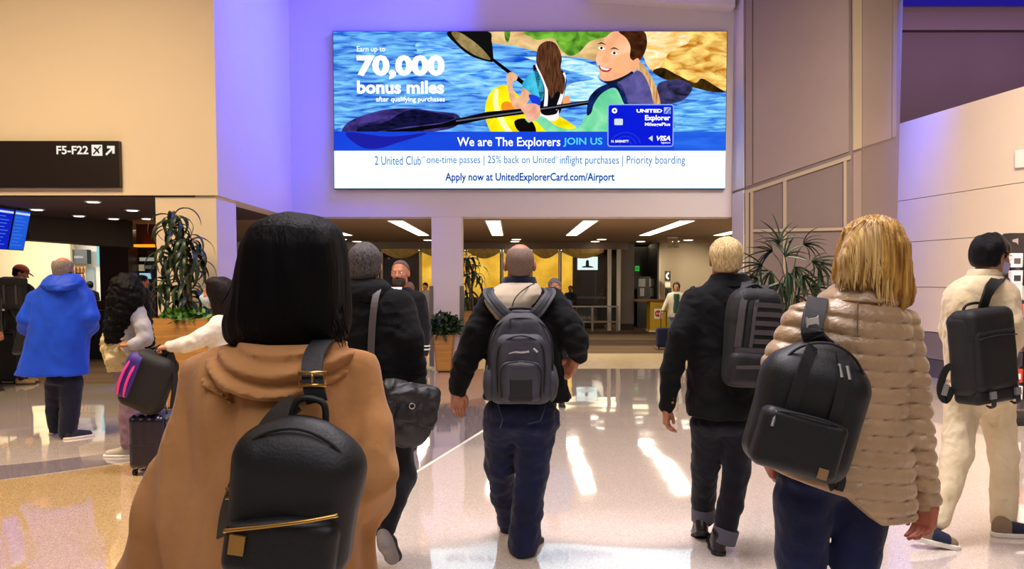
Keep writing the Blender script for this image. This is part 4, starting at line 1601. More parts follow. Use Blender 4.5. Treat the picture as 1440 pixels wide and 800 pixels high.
        o = sdf_obj(name, f, (-0.06, -0.02, 0), (0.06, 0.30, 0.13 + boot), h, m, s.root, M)

        def g(P):
            return smax(foot2(P) - 0.005, np.abs(P[:, 2] - sole / 2) - sole / 2, 0.004)
        sdf_obj('sole', g, (-0.06, -0.02, -0.005), (0.06, 0.31, sole + 0.005), h, msole, o, M)
        return o


def stand(s, H, yaw, spread=1.0):
    """default standing joints, returns dict in world space"""
    k = H / 1.75
    R = rotz(math.radians(yaw))

    def w(x, y, z):
        return s.base + R @ np.array([x * k, y * k, 0]) + np.array([0, 0, z * k])
    return w


def skinmat(name, c, c2):
    return mat(name, c, 0.5, var=(14, 0.2), color2=c2, bump=(160, 0.12, (1, 1, 1), 0.002), sss=0.08)


SK1 = skinmat('skin_ruddy', 'b67858', 'a26448')
SK2 = skinmat('skin_fair', 'c89070', 'b67c5c')
SK3 = skinmat('skin_tan', 'a8724e', '946040')
SK4 = skinmat('skin_red', 'ac6248', '9a5238')


def cloth(name, c, rough=0.85, c2=None, wv=260, sheen=0.1, var=(5, 0.12), big=(16, 0.45)):
    return mat(name, c, rough, var=var, color2=c2, bump=(big[0], big[1], (1, 1, 1), 0.02), bump2=(wv, 0.25, (1, 1, 1), 0.002), sheen=sheen, spec=0.25)


def hairmat(name, c, c2, rough=0.55, st=(55, 55, 5), bump=0.6, spec=0.2):
    return mat(name, c, rough, var=(1.6, 0.5, st), color2=c2, bump=(2.2, bump, st, 0.012), spec=spec)
# ================================================================== hair helpers (head space)
def cap_hair(P, th=0.010, front=0.012, bottom=-0.075, tuft=0.003, freq=110, seed=3, top=None):
    d = ell(P, (0, -0.016, 0.030), (0.077 + th, 0.097 + th, 0.088 + th))
    d = smin(d, ell(P, (0, -0.045, -0.035), (0.058 + th * 0.6, 0.05 + th * 0.5, 0.05)), 0.03)
    d = d + tuft * wav(P, freq, seed, (1, 1, 0.35))
    d = smax(d, 0.75 * P[:, 1] - 0.66 * P[:, 2] - front, 0.006)
    d = smax(d, bottom - P[:, 2], 0.006)
    # clear of the ears
    for s in (-1, 1):
        d = smax(d, -ell(P, (s * 0.085, 0.0, -0.008), (0.02, 0.021, 0.034)), 0.004)
    if top is not None:
        d = smax(d, P[:, 2] - top, 0.012)
    return d


HL, HH = (-0.11, -0.15, -0.12), (0.11, 0.12, 0.15)
LEATHER = mat('black_leather', '090807', 0.55, var=(12, 0.2), bump=(180, 0.25, (1, 1, 1), 0.003), bump2=(14, 0.2, (1, 1, 1), 0.01))
NYLON = mat('black_nylon', '0e0c0b', 0.7, var=(9, 0.2), bump=(16, 0.3, (1, 1, 1), 0.012), bump2=(300, 0.3, (1, 1, 1), 0.002))
NYLON2 = mat('black_webbing', '0c0a0a', 0.7, bump=(350, 0.4, (1, 1, 1), 0.002))
GREYBAG = mat('grey_pack_cloth', '3a3840', 0.75, var=(10, 0.15), bump=(18, 0.35, (1, 1, 1), 0.012), bump2=(280, 0.3, (1, 1, 1), 0.002))
DKGREY = mat('dark_grey_pack', '141112', 0.7, var=(10, 0.15), bump=(18, 0.3, (1, 1, 1), 0.012), bump2=(280, 0.3, (1, 1, 1), 0.002))
GOLDM = mat('gold_hardware', 'c89a50', 0.3, metal=0.9)
SILVER = mat('silver_hardware', 'c8c4bc', 0.28, metal=0.8)
RUBBER = mat('black_rubber', '0e0c0c', 0.6)
WSOLE = mat('white_sole', 'e6ddcc', 0.6)
DENIM = cloth('navy_denim', '181e40', 0.85, c2='0f132c', wv=320)
DENIM2 = cloth('blue_denim', '182048', 0.85, c2='101530', wv=320)
BLACKCL = cloth('black_fleece', '070607', 0.95, c2='050404', wv=180, sheen=0.02)
BLACKCT = cloth('black_wool', '060507', 0.92, wv=220, sheen=0.02)


def lp(M, p):
    return M[:3, :3] @ np.asarray(p, float) + M[:3, 3]


def bagframe(o, z=(0, 0, 1), out=(0, -1, 0)):
    z = unit(z)
    y = unit(np.asarray(out, float) - z * np.dot(out, z))
    x = np.cross(y, z)
    return frame(o, x, y, z)      # x points left->? resolved by sign below


def arc(M, pts, r, name, m, parent, n=6):
    b = MB()
    b.tube([lp(M, p) for p in smooth_path(pts, n)], r, 6)
    return b.build(name, m, parent, True)


# ================================================================== 1 woman in the camel coat, closest to the camera
p = Person('person', 'woman with dark hair in a camel hooded coat, closest to the camera', 1.5, 410)
coat = p.rows([(476, 350, 455, .075), (488, 322, 482, .10), (505, 300, 500, .125), (540, 285, 508, .145), (600, 278, 512, .155), (700, 268, 518, .165), (800, 258, 520, .175), (920, 245, 525, .185), (1040, 240, 525, .19)])
sl = p.pts([(300, 540, 0, 50), (272, 620, -.02, 50), (246, 720, -.02, 54), (224, 820, .02, 57), (214, 890, .08, 50)])
sr = p.pts([(488, 535, 0, 42), (510, 610, -.03, 43), (523, 668, -.05, 45), (512, 690, .10, 38), (470, 690, .24, 34)])
legs = [p.pts([(345, 930, 0, 60), (345, 1180, .03, 45), (345, 1420, 0, 30)]), p.pts([(450, 930, 0, 60), (455, 1180, -.03, 45), (455, 1420, 0, 30)])]
p.body((412, 385), .01, 4, -4, 0, .98, SK2, (408, 480, 0), [(z, x, y, a * .85, b * .85) for z, x, y, a, b in coat], [sl, sr] + legs,
       [(p.W(213, 905, .09), (0, .25, -1), (1, 0, 0), 1, .5), (p.W(455, 690, .30), (-.3, 1, .1), (-.7, -.2, -.5), -1, .5)])
CAMEL = cloth('camel_fleece', 'b98550', 0.95, c2='a87442', wv=90, sheen=0.08, big=(9, 0.4))
p.garment('coat', coat, [sl, sr], CAMEL, 0.009, (0.034, 9, 21), 0.05, stretch=(1, 1, 0.30))
hood = p.rows([(474, 345, 466, .085, -.01), (488, 316, 492, .12, -.015), (508, 298, 500, .142, -.02), (532, 300, 480, .145, -.03), (552, 335, 450, .12, -.045)])


def f(P):
    d = loft(P, hood, 2.2, 0.03)
    return d + 0.012 * np.sin(P[:, 2] * 170 + (P[:, 0] + .42) ** 2 * -500 + 2.0 * wav(P, 10, 4)) * 0.8


p.sdf('hood', f, [(r[1] - r[3], r[2] - r[4], r[0]) for r in hood] + [(r[1] + r[3], r[2] + r[4], r[0]) for r in hood], 0.008, CAMEL, 0.03)
DARKHAIR = hairmat('black_brown_hair', '080506', '040303', 0.6, bump=0.35, spec=.12)
hr = p.rows([(301, 392, 440, .05), (306, 374, 456, .075), (320, 354, 473, .10), (345, 341, 484, .118), (380, 334, 489, .122), (420, 326, 491, .118), (452, 315, 491, .11), (476, 318, 486, .095), (492, 345, 462, .07)], -.005)


def f(P):
    d = loft(P, hr, 2.1, 0.03)
    d = d + 0.004 * wav(P, 130, 7, (1, 1, 0.12)) + 0.006 * wav(P, 40, 8, (1, 1, 0.2))
    return smax(d, P[:, 1] - (p.Y + 0.085) + 0.2 * np.maximum(P[:, 2] - 1.6, -0.3), 0.02)


p.sdf('hair', f, [(r[1] - r[3], r[2] - r[4], r[0]) for r in hr] + [(r[1] + r[3], r[2] + r[4], r[0]) for r in hr], 0.006, DARKHAIR, 0.03)
# loose strands
b = MB()
rs = random.Random(4)
for i in range(46):
    sd = rs.choice((-1, 1, 1))
    u0 = 402 + sd * rs.uniform(60, 78)
    v0 = rs.uniform(400, 450)
    du = sd * rs.uniform(2, 16)
    dv = rs.uniform(25, 48)
    y = rs.uniform(-.07, .05)
    b.tube([p.W(u0, v0, y), p.W(u0 + du * .4, v0 + dv * .5, y), p.W(u0 + du, v0 + dv, y - .01)], [.0016, .0013, .0006], 4)
tag(b.build('hair_strands', DARKHAIR, p.root, True), kind='stuff')
p.garment('trousers', p.rows([(1000, 290, 505, .12), (880, 280, 510, .14)]), legs, DENIM, 0.014, (0.008, 14, 2))
for u in (345, 455):
    q = at(u, 700, 1.5)
    p.shoe((q[0] * 1.0 + 0, 1.43, 0), (q[0], 1.72, 0), LEATHER, RUBBER)
# her backpack
M = frame(p.W(428, 672, -.185), (1, 0, 0), (0, -1, 0), (0, 0, 1))
zt = unit((0.15, 0, 1))
xt = unit(np.cross((0, 1, 0), zt))
M = frame(p.W(426, 690, -.17), xt, np.array([0, -1.0, 0]), zt)
bag = thing('backpack', 'small black leather backpack with gold zip on the camel coat', 'backpack', p.W(426, 800, -.2))


def fbody(P):
    d = rbox(P, (0, 0.045, -0.012), (0.105, 0.058, 0.115), 0.045)
    d = smin(d, ell(P, (0, 0.045, 0.06), (0.098, 0.055, 0.082)), 0.03)
    return d


sdf_obj('main_body', fbody, (-.13, -.04, -.16), (.13, .13, .17), .005, LEATHER, bag, M)
pk = sdf_obj('front_pocket', lambda P: smax(rbox(P, (0, 0.095, -0.065), (0.092, 0.028, 0.055), 0.022), P[:, 2] + 0.012 - 0.28 * P[:, 0], 0.01), (-.11, .04, -.13), (.11, .14, .03), .004, LEATHER, bag, M)
arc(M, [(-.088, .122, -.045), (-.03, .128, -.028), (.04, .128, -.008), (.088, .118, .006)], .0035, 'zip', GOLDM, pk)
b = MB()
b.box((-.075, .125, -.078), (-.05, .131, -.046))
mesh_obj('zip_tab', np.array([lp(M, v) for v in b.V]), b.F, GOLDM, pk)
b = MB()
b.prism([(-.03, .103, .045), (.008, .103, .045), (.028, .103, .062), (-.010, .103, .062)], (0, .004, 0))
mesh_obj('logo_plate', np.array([lp(M, v) for v in b.V]), b.F, GOLDM, bag)
arc(M, [(-.10, .06, -.05), (-.098, .07, .03), (-.07, .085, .10), (0, .09, .128), (.07, .085, .10), (.098, .07, .03), (.10, .06, -.05)], .0032, 'zip', NYLON2, bag)
b = MB()
b.tube(smooth_path([lp(M, q) for q in ((-.03, .03, .13), (-.02, .03, .165), (.02, .03, .165), (.03, .03, .13))], 5), .006, 8)
b.build('handle', LEATHER, bag, True)
OLIVE = mat('olive_webbing', '3a3226', 0.7, bump=(300, 0.3, (1, 1, 1), 0.002))
b = MB()
b.ribbon(smooth_path([p.W(446, 566, -.19), p.W(440, 535, -.185), p.W(440, 505, -.16), p.W(450, 484, -.11), p.W(458, 480, -.02), p.W(455, 500, .1)], 5), (0, -1, .3), .036, .006, (1, 0, 0))
b.build('shoulder_strap', LEATHER, bag)
b = MB()
b.ribbon(smooth_path([p.W(416, 566, -.19), p.W(385, 592, -.20), p.W(352, 645, -.205), p.W(326, 712, -.19), p.W(318, 760, -.16)], 5), (0, -1, .1), .034, .006)
b.build('shoulder_strap', OLIVE, bag)
for (u0, v0, u1, v1, y) in ((420, 524, 458, 542, -.192), (318, 688, 346, 700, -.213), (360, 697, 384, 704, -.225)):
    b = MB()
    q = [p.W(u0, v0, y), p.W(u1, v0, y), p.W(u1, v1, y), p.W(u0, v1, y)]
    b.tube(q, .0035, 6, True)
    b.tube([(q[0] + q[1]) / 2, (q[2] + q[3]) / 2], .0025, 6)
    b.build('buckle', GOLDM, bag, True)

# ================================================================== 2 grey-haired man with the shoulder bag
p = Person('person', 'grey-haired man in black jacket with brown shoulder bag, beside the camel coat', 4.0, 520)
coat = p.rows([(398, 494, 540, .08), (408, 482, 556, .11), (420, 470, 570, .13), (440, 464, 576, .145), (480, 464, 578, .15), (520, 466, 580, .155), (560, 466, 580, .16)])
sl = p.pts([(474, 430, 0, 20), (455, 475, -.05, 19), (448, 520, .05, 16), (455, 545, .15, 13)])
sr = p.pts([(562, 428, 0, 21), (576, 475, -.06, 20), (580, 510, -.02, 18), (585, 540, .12, 14)])
legs = [p.pts([(492, 590, 0, 26), (492, 670, .25, 22), (495, 748, .35, 16)]), p.pts([(550, 590, 0, 27), (566, 668, .0, 20), (542, 742, -.22, 15)])]
p.body((514, 376), .02, -3, -3, 0, 1.0, SK1, (515, 404, 0), coat, [sl, sr] + legs,
       [(p.W(586, 546, .14), (.1, .5, -.8), (-1, 0, 0), -1, .6), (p.W(456, 550, .17), (0, .5, -.8), (1, 0, 0), 1, .6)])
p.garment('jacket', coat, [sl, sr], BLACKCL, 0.008, (0.013, 15, 22), 0.04)
hd = p.rows([(392, 493, 541, .085, .0), (402, 484, 550, .11, -.02), (414, 488, 548, .115, -.03), (424, 498, 536, .09, -.05)])
p.garment('hood', hd, [], BLACKCL, 0.008, (0.006, 20, 4))
p.local('hair', lambda P: cap_hair(P, .013, .014, -.07, .003, 120, 5), HL, HH, .0035, hairmat('salt_pepper_hair', '6a6260', '2a2626', 0.55, (160, 160, 30)))
p.garment('trousers', p.rows([(545, 470, 578, .14), (588, 470, 578, .13), (608, 492, 556, .08)]), legs, cloth('charcoal_trousers', '141216', 0.9), 0.009, (0.008, 15, 6), .05, cap=.14)
GREYSHOE = mat('grey_suede', '7c7470', 0.85, bump=(200, 0.3, (1, 1, 1), 0.003))
p.shoe(p.W(536, 737, -.25), p.W(556, 790, -.10), GREYSHOE, RUBBER, up=(0, -.9, .25), L=.28)
p.shoe((at(495, 700, 4.36)[0], 4.28, 0), (at(495, 700, 4.36)[0] - .02, 4.56, 0), GREYSHOE, RUBBER, L=.28)
BROWNL = mat('dark_brown_leather', '140d0b', 0.6, var=(10, 0.3), bump=(20, 0.4, (1, 1, 1), 0.01), bump2=(200, 0.2, (1, 1, 1), 0.002))
bag = thing('shoulder_bag', 'slouchy dark brown leather shoulder bag at the grey-haired man hip', 'bag', p.W(575, 628, -.2))
M = frame(p.W(566, 580, -.22), unit((1, .35, -.22)), unit((.35, -1, 0)), unit((.22, 0, 1)))


def f(P):
    d = smin(rbox(P, (0, 0, -0.03), (0.15, 0.06, 0.12), 0.06), ell(P, (0, 0, -.05), (.175, .085, .13)), .03)
    return d + 0.018 * folds(P, 34, 5, (1, 1, .5)) - .01 * folds(P, 60, 6)


sdf_obj('bag_body', f, (-.2, -.1, -.2), (.2, .1, .2), .006, BROWNL, bag, M)
sdf_obj('flap', lambda P: smax(rbox(P, (0.01, 0.012, 0.03), (0.158, 0.075, 0.125), 0.06), -(P[:, 2] + 0.02 + .25 * P[:, 0]), .01) + .016 * folds(P, 34, 9) - .01 * folds(P, 60, 3), (-.2, -.1, -.2), (.2, .12, .2), .006, BROWNL, bag, M)
for x in (-.07, .06):
    b = MB()
    b.ribbon([lp(M, (x, .07, .10)), lp(M, (x, .092, .04)), lp(M, (x, .088, -.05))], (0, -1, 0), .022, .005)
    b.build('closure_strap', BROWNL, bag)
b = MB()
b.tube([lp(M, (.02 + .014 * math.cos(a), .086, .05 + .014 * math.sin(a))) for a in np.linspace(0, 6.28, 12)[:-1]], .003, 6, True)
b.build('ring', SILVER, bag, True)
STRAPM = mat('taupe_strap', '4a403e', 0.6, bump=(200, 0.3, (1, 1, 1), 0.002))
b = MB()
b.ribbon(smooth_path([p.W(541, 404, .02), p.W(533, 404, -.09), p.W(527, 425, -.155), p.W(523, 465, -.175), p.W(522, 510, -.18), p.W(526, 540, -.19), p.W(532, 556, -.2)], 5), (0, -1, .1), .034, .006)
b.build('strap', STRAPM, bag)

# ================================================================== 3 bald man with the grey backpack
p = Person('person', 'bald man in black jacket with cream hood walking away in the centre', 4.27, 731)
coat = p.rows([(398, 710, 752, .075), (408, 700, 764, .105), (418, 690, 777, .128), (434, 685, 786, .145), (465, 684, 790, .155), (500, 684, 790, .16), (535, 682, 796, .165), (561, 678, 805, .17)])
sl = p.pts([(694, 424, 0, 20), (672, 466, -.04, 20), (655, 508, -.03, 18), (645, 544, .02, 14)])
sr = p.pts([(776, 424, 0, 20), (801, 460, -.09, 20), (810, 482, -.12, 18), (812, 500, -.06, 13)])
legs = [p.pts([(704, 600, .02, 25), (703, 655, .13, 21), (709, 700, .26, 17), (716, 738, .36, 14)]), p.pts([(754, 602, 0, 29), (748, 660, .0, 24), (742, 712, -.03, 22), (736, 765, -.04, 22)])]
p.body((731, 373), .01, 0, -2, 0, 1.0, SK1, (731, 402, 0), coat, [sl, sr] + legs,
       [(p.W(644, 549, .02), (-.02, .1, -1), (.4, -.9, 0), 1, .38), (p.W(808, 504, -.07), (-.40, .3, -.85), (-.55, -.75, .1), -1, .5)])
p.garment('jacket', coat, [sl, sr], BLACKCL, 0.008, (0.013, 15, 32), 0.04, ring=.0015)
HOODC = cloth('cream_hood', 'b8a890', 0.9, c2='a89880', big=(8, .3))
hd = p.rows([(396, 708, 754, .09, .0), (404, 696, 760, .118, -.015), (414, 682, 764, .135, -.03), (424, 680, 758, .14, -.04), (436, 688, 748, .13, -.055), (450, 698, 740, .10, -.08)])
ho = p.garment('hood', hd, [], HOODC, 0.007, (0.006, 16, 6))
b = MB()
b.tube(smooth_path([p.W(751, 399, -.07), p.W(738, 406, -.15), p.W(724, 420, -.19), p.W(718, 440, -.195)], 5), .0035, 6)
b.build('seam', mat('dark_piping', '4a4038', 0.8), ho, True)
p.garment('collar', p.rows([(389, 709, 753, .078, .0), (400, 706, 756, .086, .0)]), [], cloth('navy_collar', '151a34', 0.8), 0.006, None, cap=.008)
p.local('hair', lambda P: cap_hair(P, .0022, -.004, -.065, .0008, 200, 3, top=.092), HL, HH, .0035, hairmat('stubble_hair', '8e7464', '6a5850', 0.7, (200, 200, 100), .3))
p.garment('trousers', p.rows([(548, 684, 782, .14), (572, 681, 785, .155), (598, 684, 782, .14), (616, 700, 766, .08)]), legs, DENIM, 0.008, (0.013, 15, 8), .05, cap=.14)
b = MB()
for q in ([p.W(700, 568, -.15), p.W(707, 590, -.16), p.W(703, 602, -.15)], [p.W(768, 568, -.15), p.W(760, 592, -.16), p.W(742, 596, -.165)]):
    b.tube(q, .003, 5)
b.build('pocket_stitching', mat('denim_stitch', '3a4468', .8), p.root, True)
SNK = mat('black_shoe', '100e0e', 0.5, bump=(90, .2, (1, 1, 1), .003))
q = ground(736, 784)
p.shoe((q[0] - .035, q[1] + .02, 0), (q[0] + .09, q[1] + .28, 0), SNK, RUBBER, L=.31)
p.shoe((at(715, 745, 4.75)[0], 4.62, .015), (at(715, 745, 4.75)[0] - .03, 4.90, 0), SNK, RUBBER, L=.30)
bag = thing('backpack', 'large grey backpack with black lower pocket on the bald man', 'backpack', p.W(732, 566, -.28))
M = frame(p.W(732, 503, -.155), np.array([1.0, 0, 0]), unit((0, -1, .06)), unit((0, .06, 1)))


def f(P):
    w = 0.172 - 0.10 * np.clip((P[:, 2] - 0.05) / 0.2, 0, 1) ** 2
    q = P.copy()
    q[:, 0] = q[:, 0] * 0.172 / w
    d = rbox(q, (0, 0.055, 0.0), (0.168, 0.075, 0.242), 0.065)
    return d + .004 * folds(P, 22, 3)


sdf_obj('main_body', f, (-.22, -.05, -.28), (.22, .17, .28), .006, GREYBAG, bag, M)
mp_ = sdf_obj('middle_pocket', lambda P: rbox(P, (0, 0.115, -0.035), (0.125, 0.055, 0.165), 0.05) + .003 * folds(P, 24, 6), (-.16, .02, -.24), (.16, .2, .18), .005, GREYBAG, bag, M)
lpk = sdf_obj('lower_pocket', lambda P: rbox(P, (0, 0.150, -0.115), (0.105, 0.045, 0.105), 0.04) + .003 * folds(P, 24, 7), (-.14, .06, -.25), (.14, .23, .03), .005, GREYBAG, bag, M)
sdf_obj('black_panel', lambda P: rbox(P, (0, 0.165, -0.155), (0.065, 0.034, 0.066), 0.02), (-.1, .1, -.24), (.1, .22, -.06), .005, NYLON, lpk, M)
for s in (-1, 1):
    sdf_obj('side_pocket', lambda P: ell(P, (s * .165, .055, -.13), (.035, .06, .10)) + .003 * folds(P, 26, 9), (-.22, -.03, -.25), (.22, .14, .0), .006, GREYBAG, bag, M)
arc(M, [(-.12, .14, -.17), (-.125, .15, -.02), (-.10, .16, .08), (0, .168, .12), (.10, .16, .08), (.125, .15, -.02), (.12, .14, -.17)], .0045, 'zip', NYLON2, mp_)
arc(M, [(-.10, .175, -.2), (-.105, .185, -.09), (-.085, .192, -.03), (0, .197, -.012), (.085, .192, -.03), (.105, .185, -.09), (.10, .175, -.2)], .0045, 'zip', NYLON2, lpk)
arc(M, [(-.165, .09, -.15), (-.168, .10, .05), (-.14, .115, .15), (-.06, .12, .205), (.06, .12, .205), (.14, .115, .15), (.168, .10, .05), (.165, .09, -.15)], .005, 'zip', NYLON2, bag)
b = MB()
b.tube(smooth_path([lp(M, q) for q in ((-.07, .05, .235), (-.05, .07, .262), (.05, .07, .262), (.07, .05, .235))], 5), .009, 8)
b.build('handle', NYLON2, bag, True)
b = MB()
b.tube([lp(M, (-.055, .125, .205)), lp(M, (-.055, .132, .165))], .005, 6)
b.build('zip_pull', NYLON2, bag)
b = MB()
b.tube([lp(M, (.065, .17, .055)), lp(M, (.085, .172, .035))], .006, 6)
b.build('zip_pull', SILVER, bag)
b = MB()
b.ribbon([lp(M, q) for q in smooth_path([(-.062, .1725, .028), (-.03, .174, .036), (.0, .1745, .034), (.03, .174, .037), (.042, .1735, .04)], 4)], (0, -1, 0), [.004, .005, .006, .007, .008, .009, .010, .009, .009, .010, .010, .009, .009, .010, .011, .012, .013], .002)
b.build('embroidered_logo', mat('pale_thread', 'b8b4b0', .6), mp_)
b = MB()
b.box((-.012, .192, -.022), (.012, .2, -.008))
mesh_obj('zip_tab', np.array([lp(M, v) for v in b.V]), b.F, SILVER, lpk)
for s, pth in ((-1, [(723, 450, -.22), (708, 440, -.215), (694, 424, -.19), (687, 413, -.13), (690, 407, -.02), (694, 420, .12)]),
               (1, [(746, 448, -.22), (757, 437, -.215), (768, 422, -.19), (774, 412, -.13), (770, 407, -.02), (768, 420, .12)])):
    pt = smooth_path([p.W(*q) for q in pth], 5)
    b = MB()
    b.ribbon(pt, (0, -1, .5), .062, .014, (1, 0, 0))
    st = b.build('shoulder_strap', GREYBAG, bag, bevel=.003)
    b = MB()
    b.ribbon([q + (0, -.007, .007) for q in pt], (0, -1, .5), .024, .006, (1, 0, 0))
    b.build('strap_webbing', NYLON2, st)
sdf_obj('yoke', lambda P: rbox(P, (0, 0.035, .225), (.085, .02, .03), .015), (-.12, -.02, .17), (.12, .08, .28), .006, GREYBAG, bag, M)

# ================================================================== 4 blond man in the black coat
p = Person('person', 'short blond-haired man in black coat with turned-up jeans cuffs', 4.3, 1020)
coat = p.rows([(390, 1003, 1048, .085), (400, 990, 1062, .11), (412, 974, 1078, .13), (430, 968, 1086, .148), (470, 967, 1086, .155), (520, 967, 1078, .16), (560, 966, 1070, .165), (584, 966, 1066, .17)])
sl = p.pts([(977, 424, 0, 19), (957, 470, -.05, 17), (945, 520, -.03, 15), (938, 570, .03, 12)])
sr = p.pts([(1074, 424, 0, 19), (1084, 470, -.02, 18), (1084, 520, .04, 15), (1080, 565, .12, 12)])
legs = [p.pts([(995, 600, .03, 24), (992, 655, .12, 19), (989, 705, .22, 16), (989, 726, .24, 15)]), p.pts([(1037, 602, 0, 25), (1036, 660, .0, 19), (1027, 710, -.03, 17), (1018, 752, -.04, 16)])]
p.body((1020, 366), .01, -4, -2, 0, 1.0, SK1, (1021, 398, 0), coat, [sl, sr] + legs,
       [(p.W(938, 573, .03), (.0, .1, -1), (.9, -.4, 0), 1, .5), (p.W(1080, 568, .13), (0, .3, -1), (-1, 0, 0), -1, .5)])
p.garment('coat', coat, [sl, sr], BLACKCT, 0.008, (0.012, 14, 41), 0.04)
p.garment('collar', p.rows([(385, 1001, 1049, .09, .0), (394, 997, 1056, .1, .0), (404, 985, 1068, .11, -.01)]), [], BLACKCT, 0.007, (.003, 20, 2), cap=.012)
p.local('hair', lambda P: cap_hair(P, .015, .016, -.072, .0045, 95, 12), HL, HH, .0035, hairmat('light_blond_hair', 'e6cf9a', 'b08a50', 0.45, (90, 90, 16)))
p.garment('trousers', p.rows([(575, 970, 1064, .14), (596, 973, 1060, .13), (612, 992, 1040, .08)]), legs, cloth('black_jeans', '10101a', .88, wv=300), 0.008, (0.008, 16, 9), .04, cap=.14)
CUFF = cloth('grey_cuff', '5a5660', .9)
for a, b_, r in ((p.W(989, 713, .23), p.W(989, 732, .24), .064), (p.W(1022, 742, -.04), p.W(1016, 762, -.04), .066)):
    sdf_o = p.sdf('jeans_cuff', lambda P: smax(np.abs(rcone(P, a, b_, r, r)) - .006, np.maximum((P - _v(b_)) @ _v(unit(b_ - a)), (_v(a) - P) @ _v(unit(b_ - a))), .004), [a, b_], .005, CUFF, .09)
BOOT = mat('dark_brown_boot', '1c1210', 0.35, bump=(60, .15, (1, 1, 1), .003))
q = ground(1017, 783)
p.shoe((q[0] - .02, q[1], 0), (q[0] + .02, q[1] + .29, 0), BOOT, RUBBER, L=.29, boot=.05)
p.shoe(p.W(990, 752, .13), p.W(976, 760, .40), BOOT, RUBBER, L=.29, boot=.05)
b = MB()
for v in (566, 560):
    b.lathe(p.W(946, v, -.03), [(.007, -.002), (.007, .002)], 10, 'y')
b.build('cuff_button', GOLDM, p.root)
bag = thing('backpack', 'dark grey and black striped backpack on the blond man', 'backpack', p.W(1052, 545, -.28))
M = frame(p.W(1053, 475, -.15), unit((1, .12, -.05)), unit((.12, -1, .05)), unit((.05, .05, 1)))


def f(P):
    w = 1 - 0.3 * np.clip((P[:, 2] - 0.08) / 0.2, 0, 1) ** 2
    q = P.copy()
    q[:, 0] = q[:, 0] / w
    d = rbox(q, (0, 0.055, 0), (0.155, 0.075, 0.265), 0.06)
    return d + .003 * folds(P, 22, 3)


sdf_obj('main_body', f, (-.2, -.05, -.3), (.2, .17, .3), .006, DKGREY, bag, M)
BAND = mat('pack_band_grey', '464040', .75, bump=(250, .4, (1, 1, 1), .002))
for i in range(7):
    z = .175 - i * .048
    b = MB()
    w = .03 if i < 7 else .02
    x0, x1 = (-.035, .135) if i < 5 else (-.13, .135)
    b.ribbon([lp(M, q) for q in smooth_path([(x0, .136, z), ((x0 + x1) / 2, .14, z), (x1 - .02, .132, z - .002), (x1 + .012, .10, z - .004)], 4)], (0, -1, 0), .026, .006)
    b.build('webbing_band', BAND if i % 2 == 0 else BAND, bag)
for x, w, m_ in ((-.115, .034, BAND), (-.072, .024, NYLON2), (-.045, .02, BAND)):
    b = MB()
    b.ribbon([lp(M, q) for q in smooth_path([(x + .035, .115, .235), (x + .01, .138, .15), (x, .14, .02), (x - .005, .136, -.05)], 4)], (0, -1, 0), w, .007)
    b.build('vertical_strap', m_, bag)
b = MB()
b.lathe(lp(M, (-.12, .138, -.105)), [(.016, -.003), (.016, .003)], 16, 'y')
gr = b.build('grommet', SILVER, bag)
b = MB()
b.lathe(lp(M, (-.12, .1425, -.105)), [(.009, -.002), (.009, .002)], 12, 'y')
b.build('grommet_hole', M_BLACK, gr)
sdf_obj('lower_pocket', lambda P: rbox(P, (-.01, .12, -.16), (.14, .04, .085), .035) + .003 * folds(P, 25, 2), (-.18, .05, -.28), (.16, .19, -.04), .006, DKGREY, bag, M)
b = MB()
b.ribbon([lp(M, q) for q in smooth_path([(-.13, .158, -.155), (0, .164, -.15), (.125, .155, -.15)], 4)], (0, -1, 0), .02, .005)
b.build('webbing_band', BAND, bag)
b = MB()
b.tube(smooth_path([lp(M, q) for q in ((-.1, .03, .225), (-.06, .05, .262), (.0, .05, .285), (.05, .04, .26))], 5), .008, 8)
b.build('handle', NYLON2, bag, True)
for pth in ([(1048, 408, -.17), (1050, 398, -.1), (1046, 396, 0), (1044, 415, .13)], [(1070, 412, -.17), (1074, 404, -.1), (1073, 404, 0), (1074, 420, .12)]):
    b = MB()
    b.ribbon(smooth_path([p.W(*q) for q in pth], 5), (0, -1, .6), .055, .014, (1, 0, 0))
    b.build('shoulder_strap', DKGREY, bag)

# ================================================================== 5 blonde woman in the quilted jacket
p = Person('person', 'blonde woman in a beige quilted puffer jacket and navy jeans', 2.45, 1180)
coat = p.rows([(400, 1178, 1236, .085), (412, 1162, 1246, .105), (430, 1138, 1262, .13), (450, 1118, 1272, .148), (490, 1108, 1274, .155), (530, 1104, 1270, .155), (570, 1098, 1268, .16), (610, 1088, 1272, .165), (650, 1078, 1276, .17), (690, 1072, 1278, .175), (722, 1070, 1279, .175)])
sl = p.pts([(1130, 456, 0, 30), (1104, 510, -.02, 29), (1090, 570, .02, 26), (1085, 625, .08, 22)])
sr = p.pts([(1264, 462, 0, 30), (1280, 530, -.03, 24), (1290, 610, -.02, 21), (1304, 702, .03, 17)])
legs = [p.pts([(1130, 700, 0, 42), (1126, 780, .02, 34), (1124, 960, .06, 26), (1122, 1075, .1, 20)]), p.pts([(1212, 700, 0, 42), (1204, 780, 0, 32), (1198, 960, -.03, 26), (1196, 1075, -.05, 20)])]
p.body((1228, 358), .02, -28, -3, 0, .97, SK4, (1208, 405, 0), coat[:7], [sl, sr] + legs,
       [(p.W(1305, 703, .03), (-.08, .1, -1), (-.9, -.45, 0), -1, .5, .95), (p.W(1085, 632, .09), (.1, .4, -1), (1, 0, 0), 1, .5)])
PUFF = mat('beige_puffer_nylon', 'b09068', 0.38, var=(6, 0.12), color2='a0825c', bump=(24, 0.35, (1, 1, 1.4), 0.02), bump2=(70, .25, (1, 1, 1.5), .006), spec=0.55, sheen=.1)


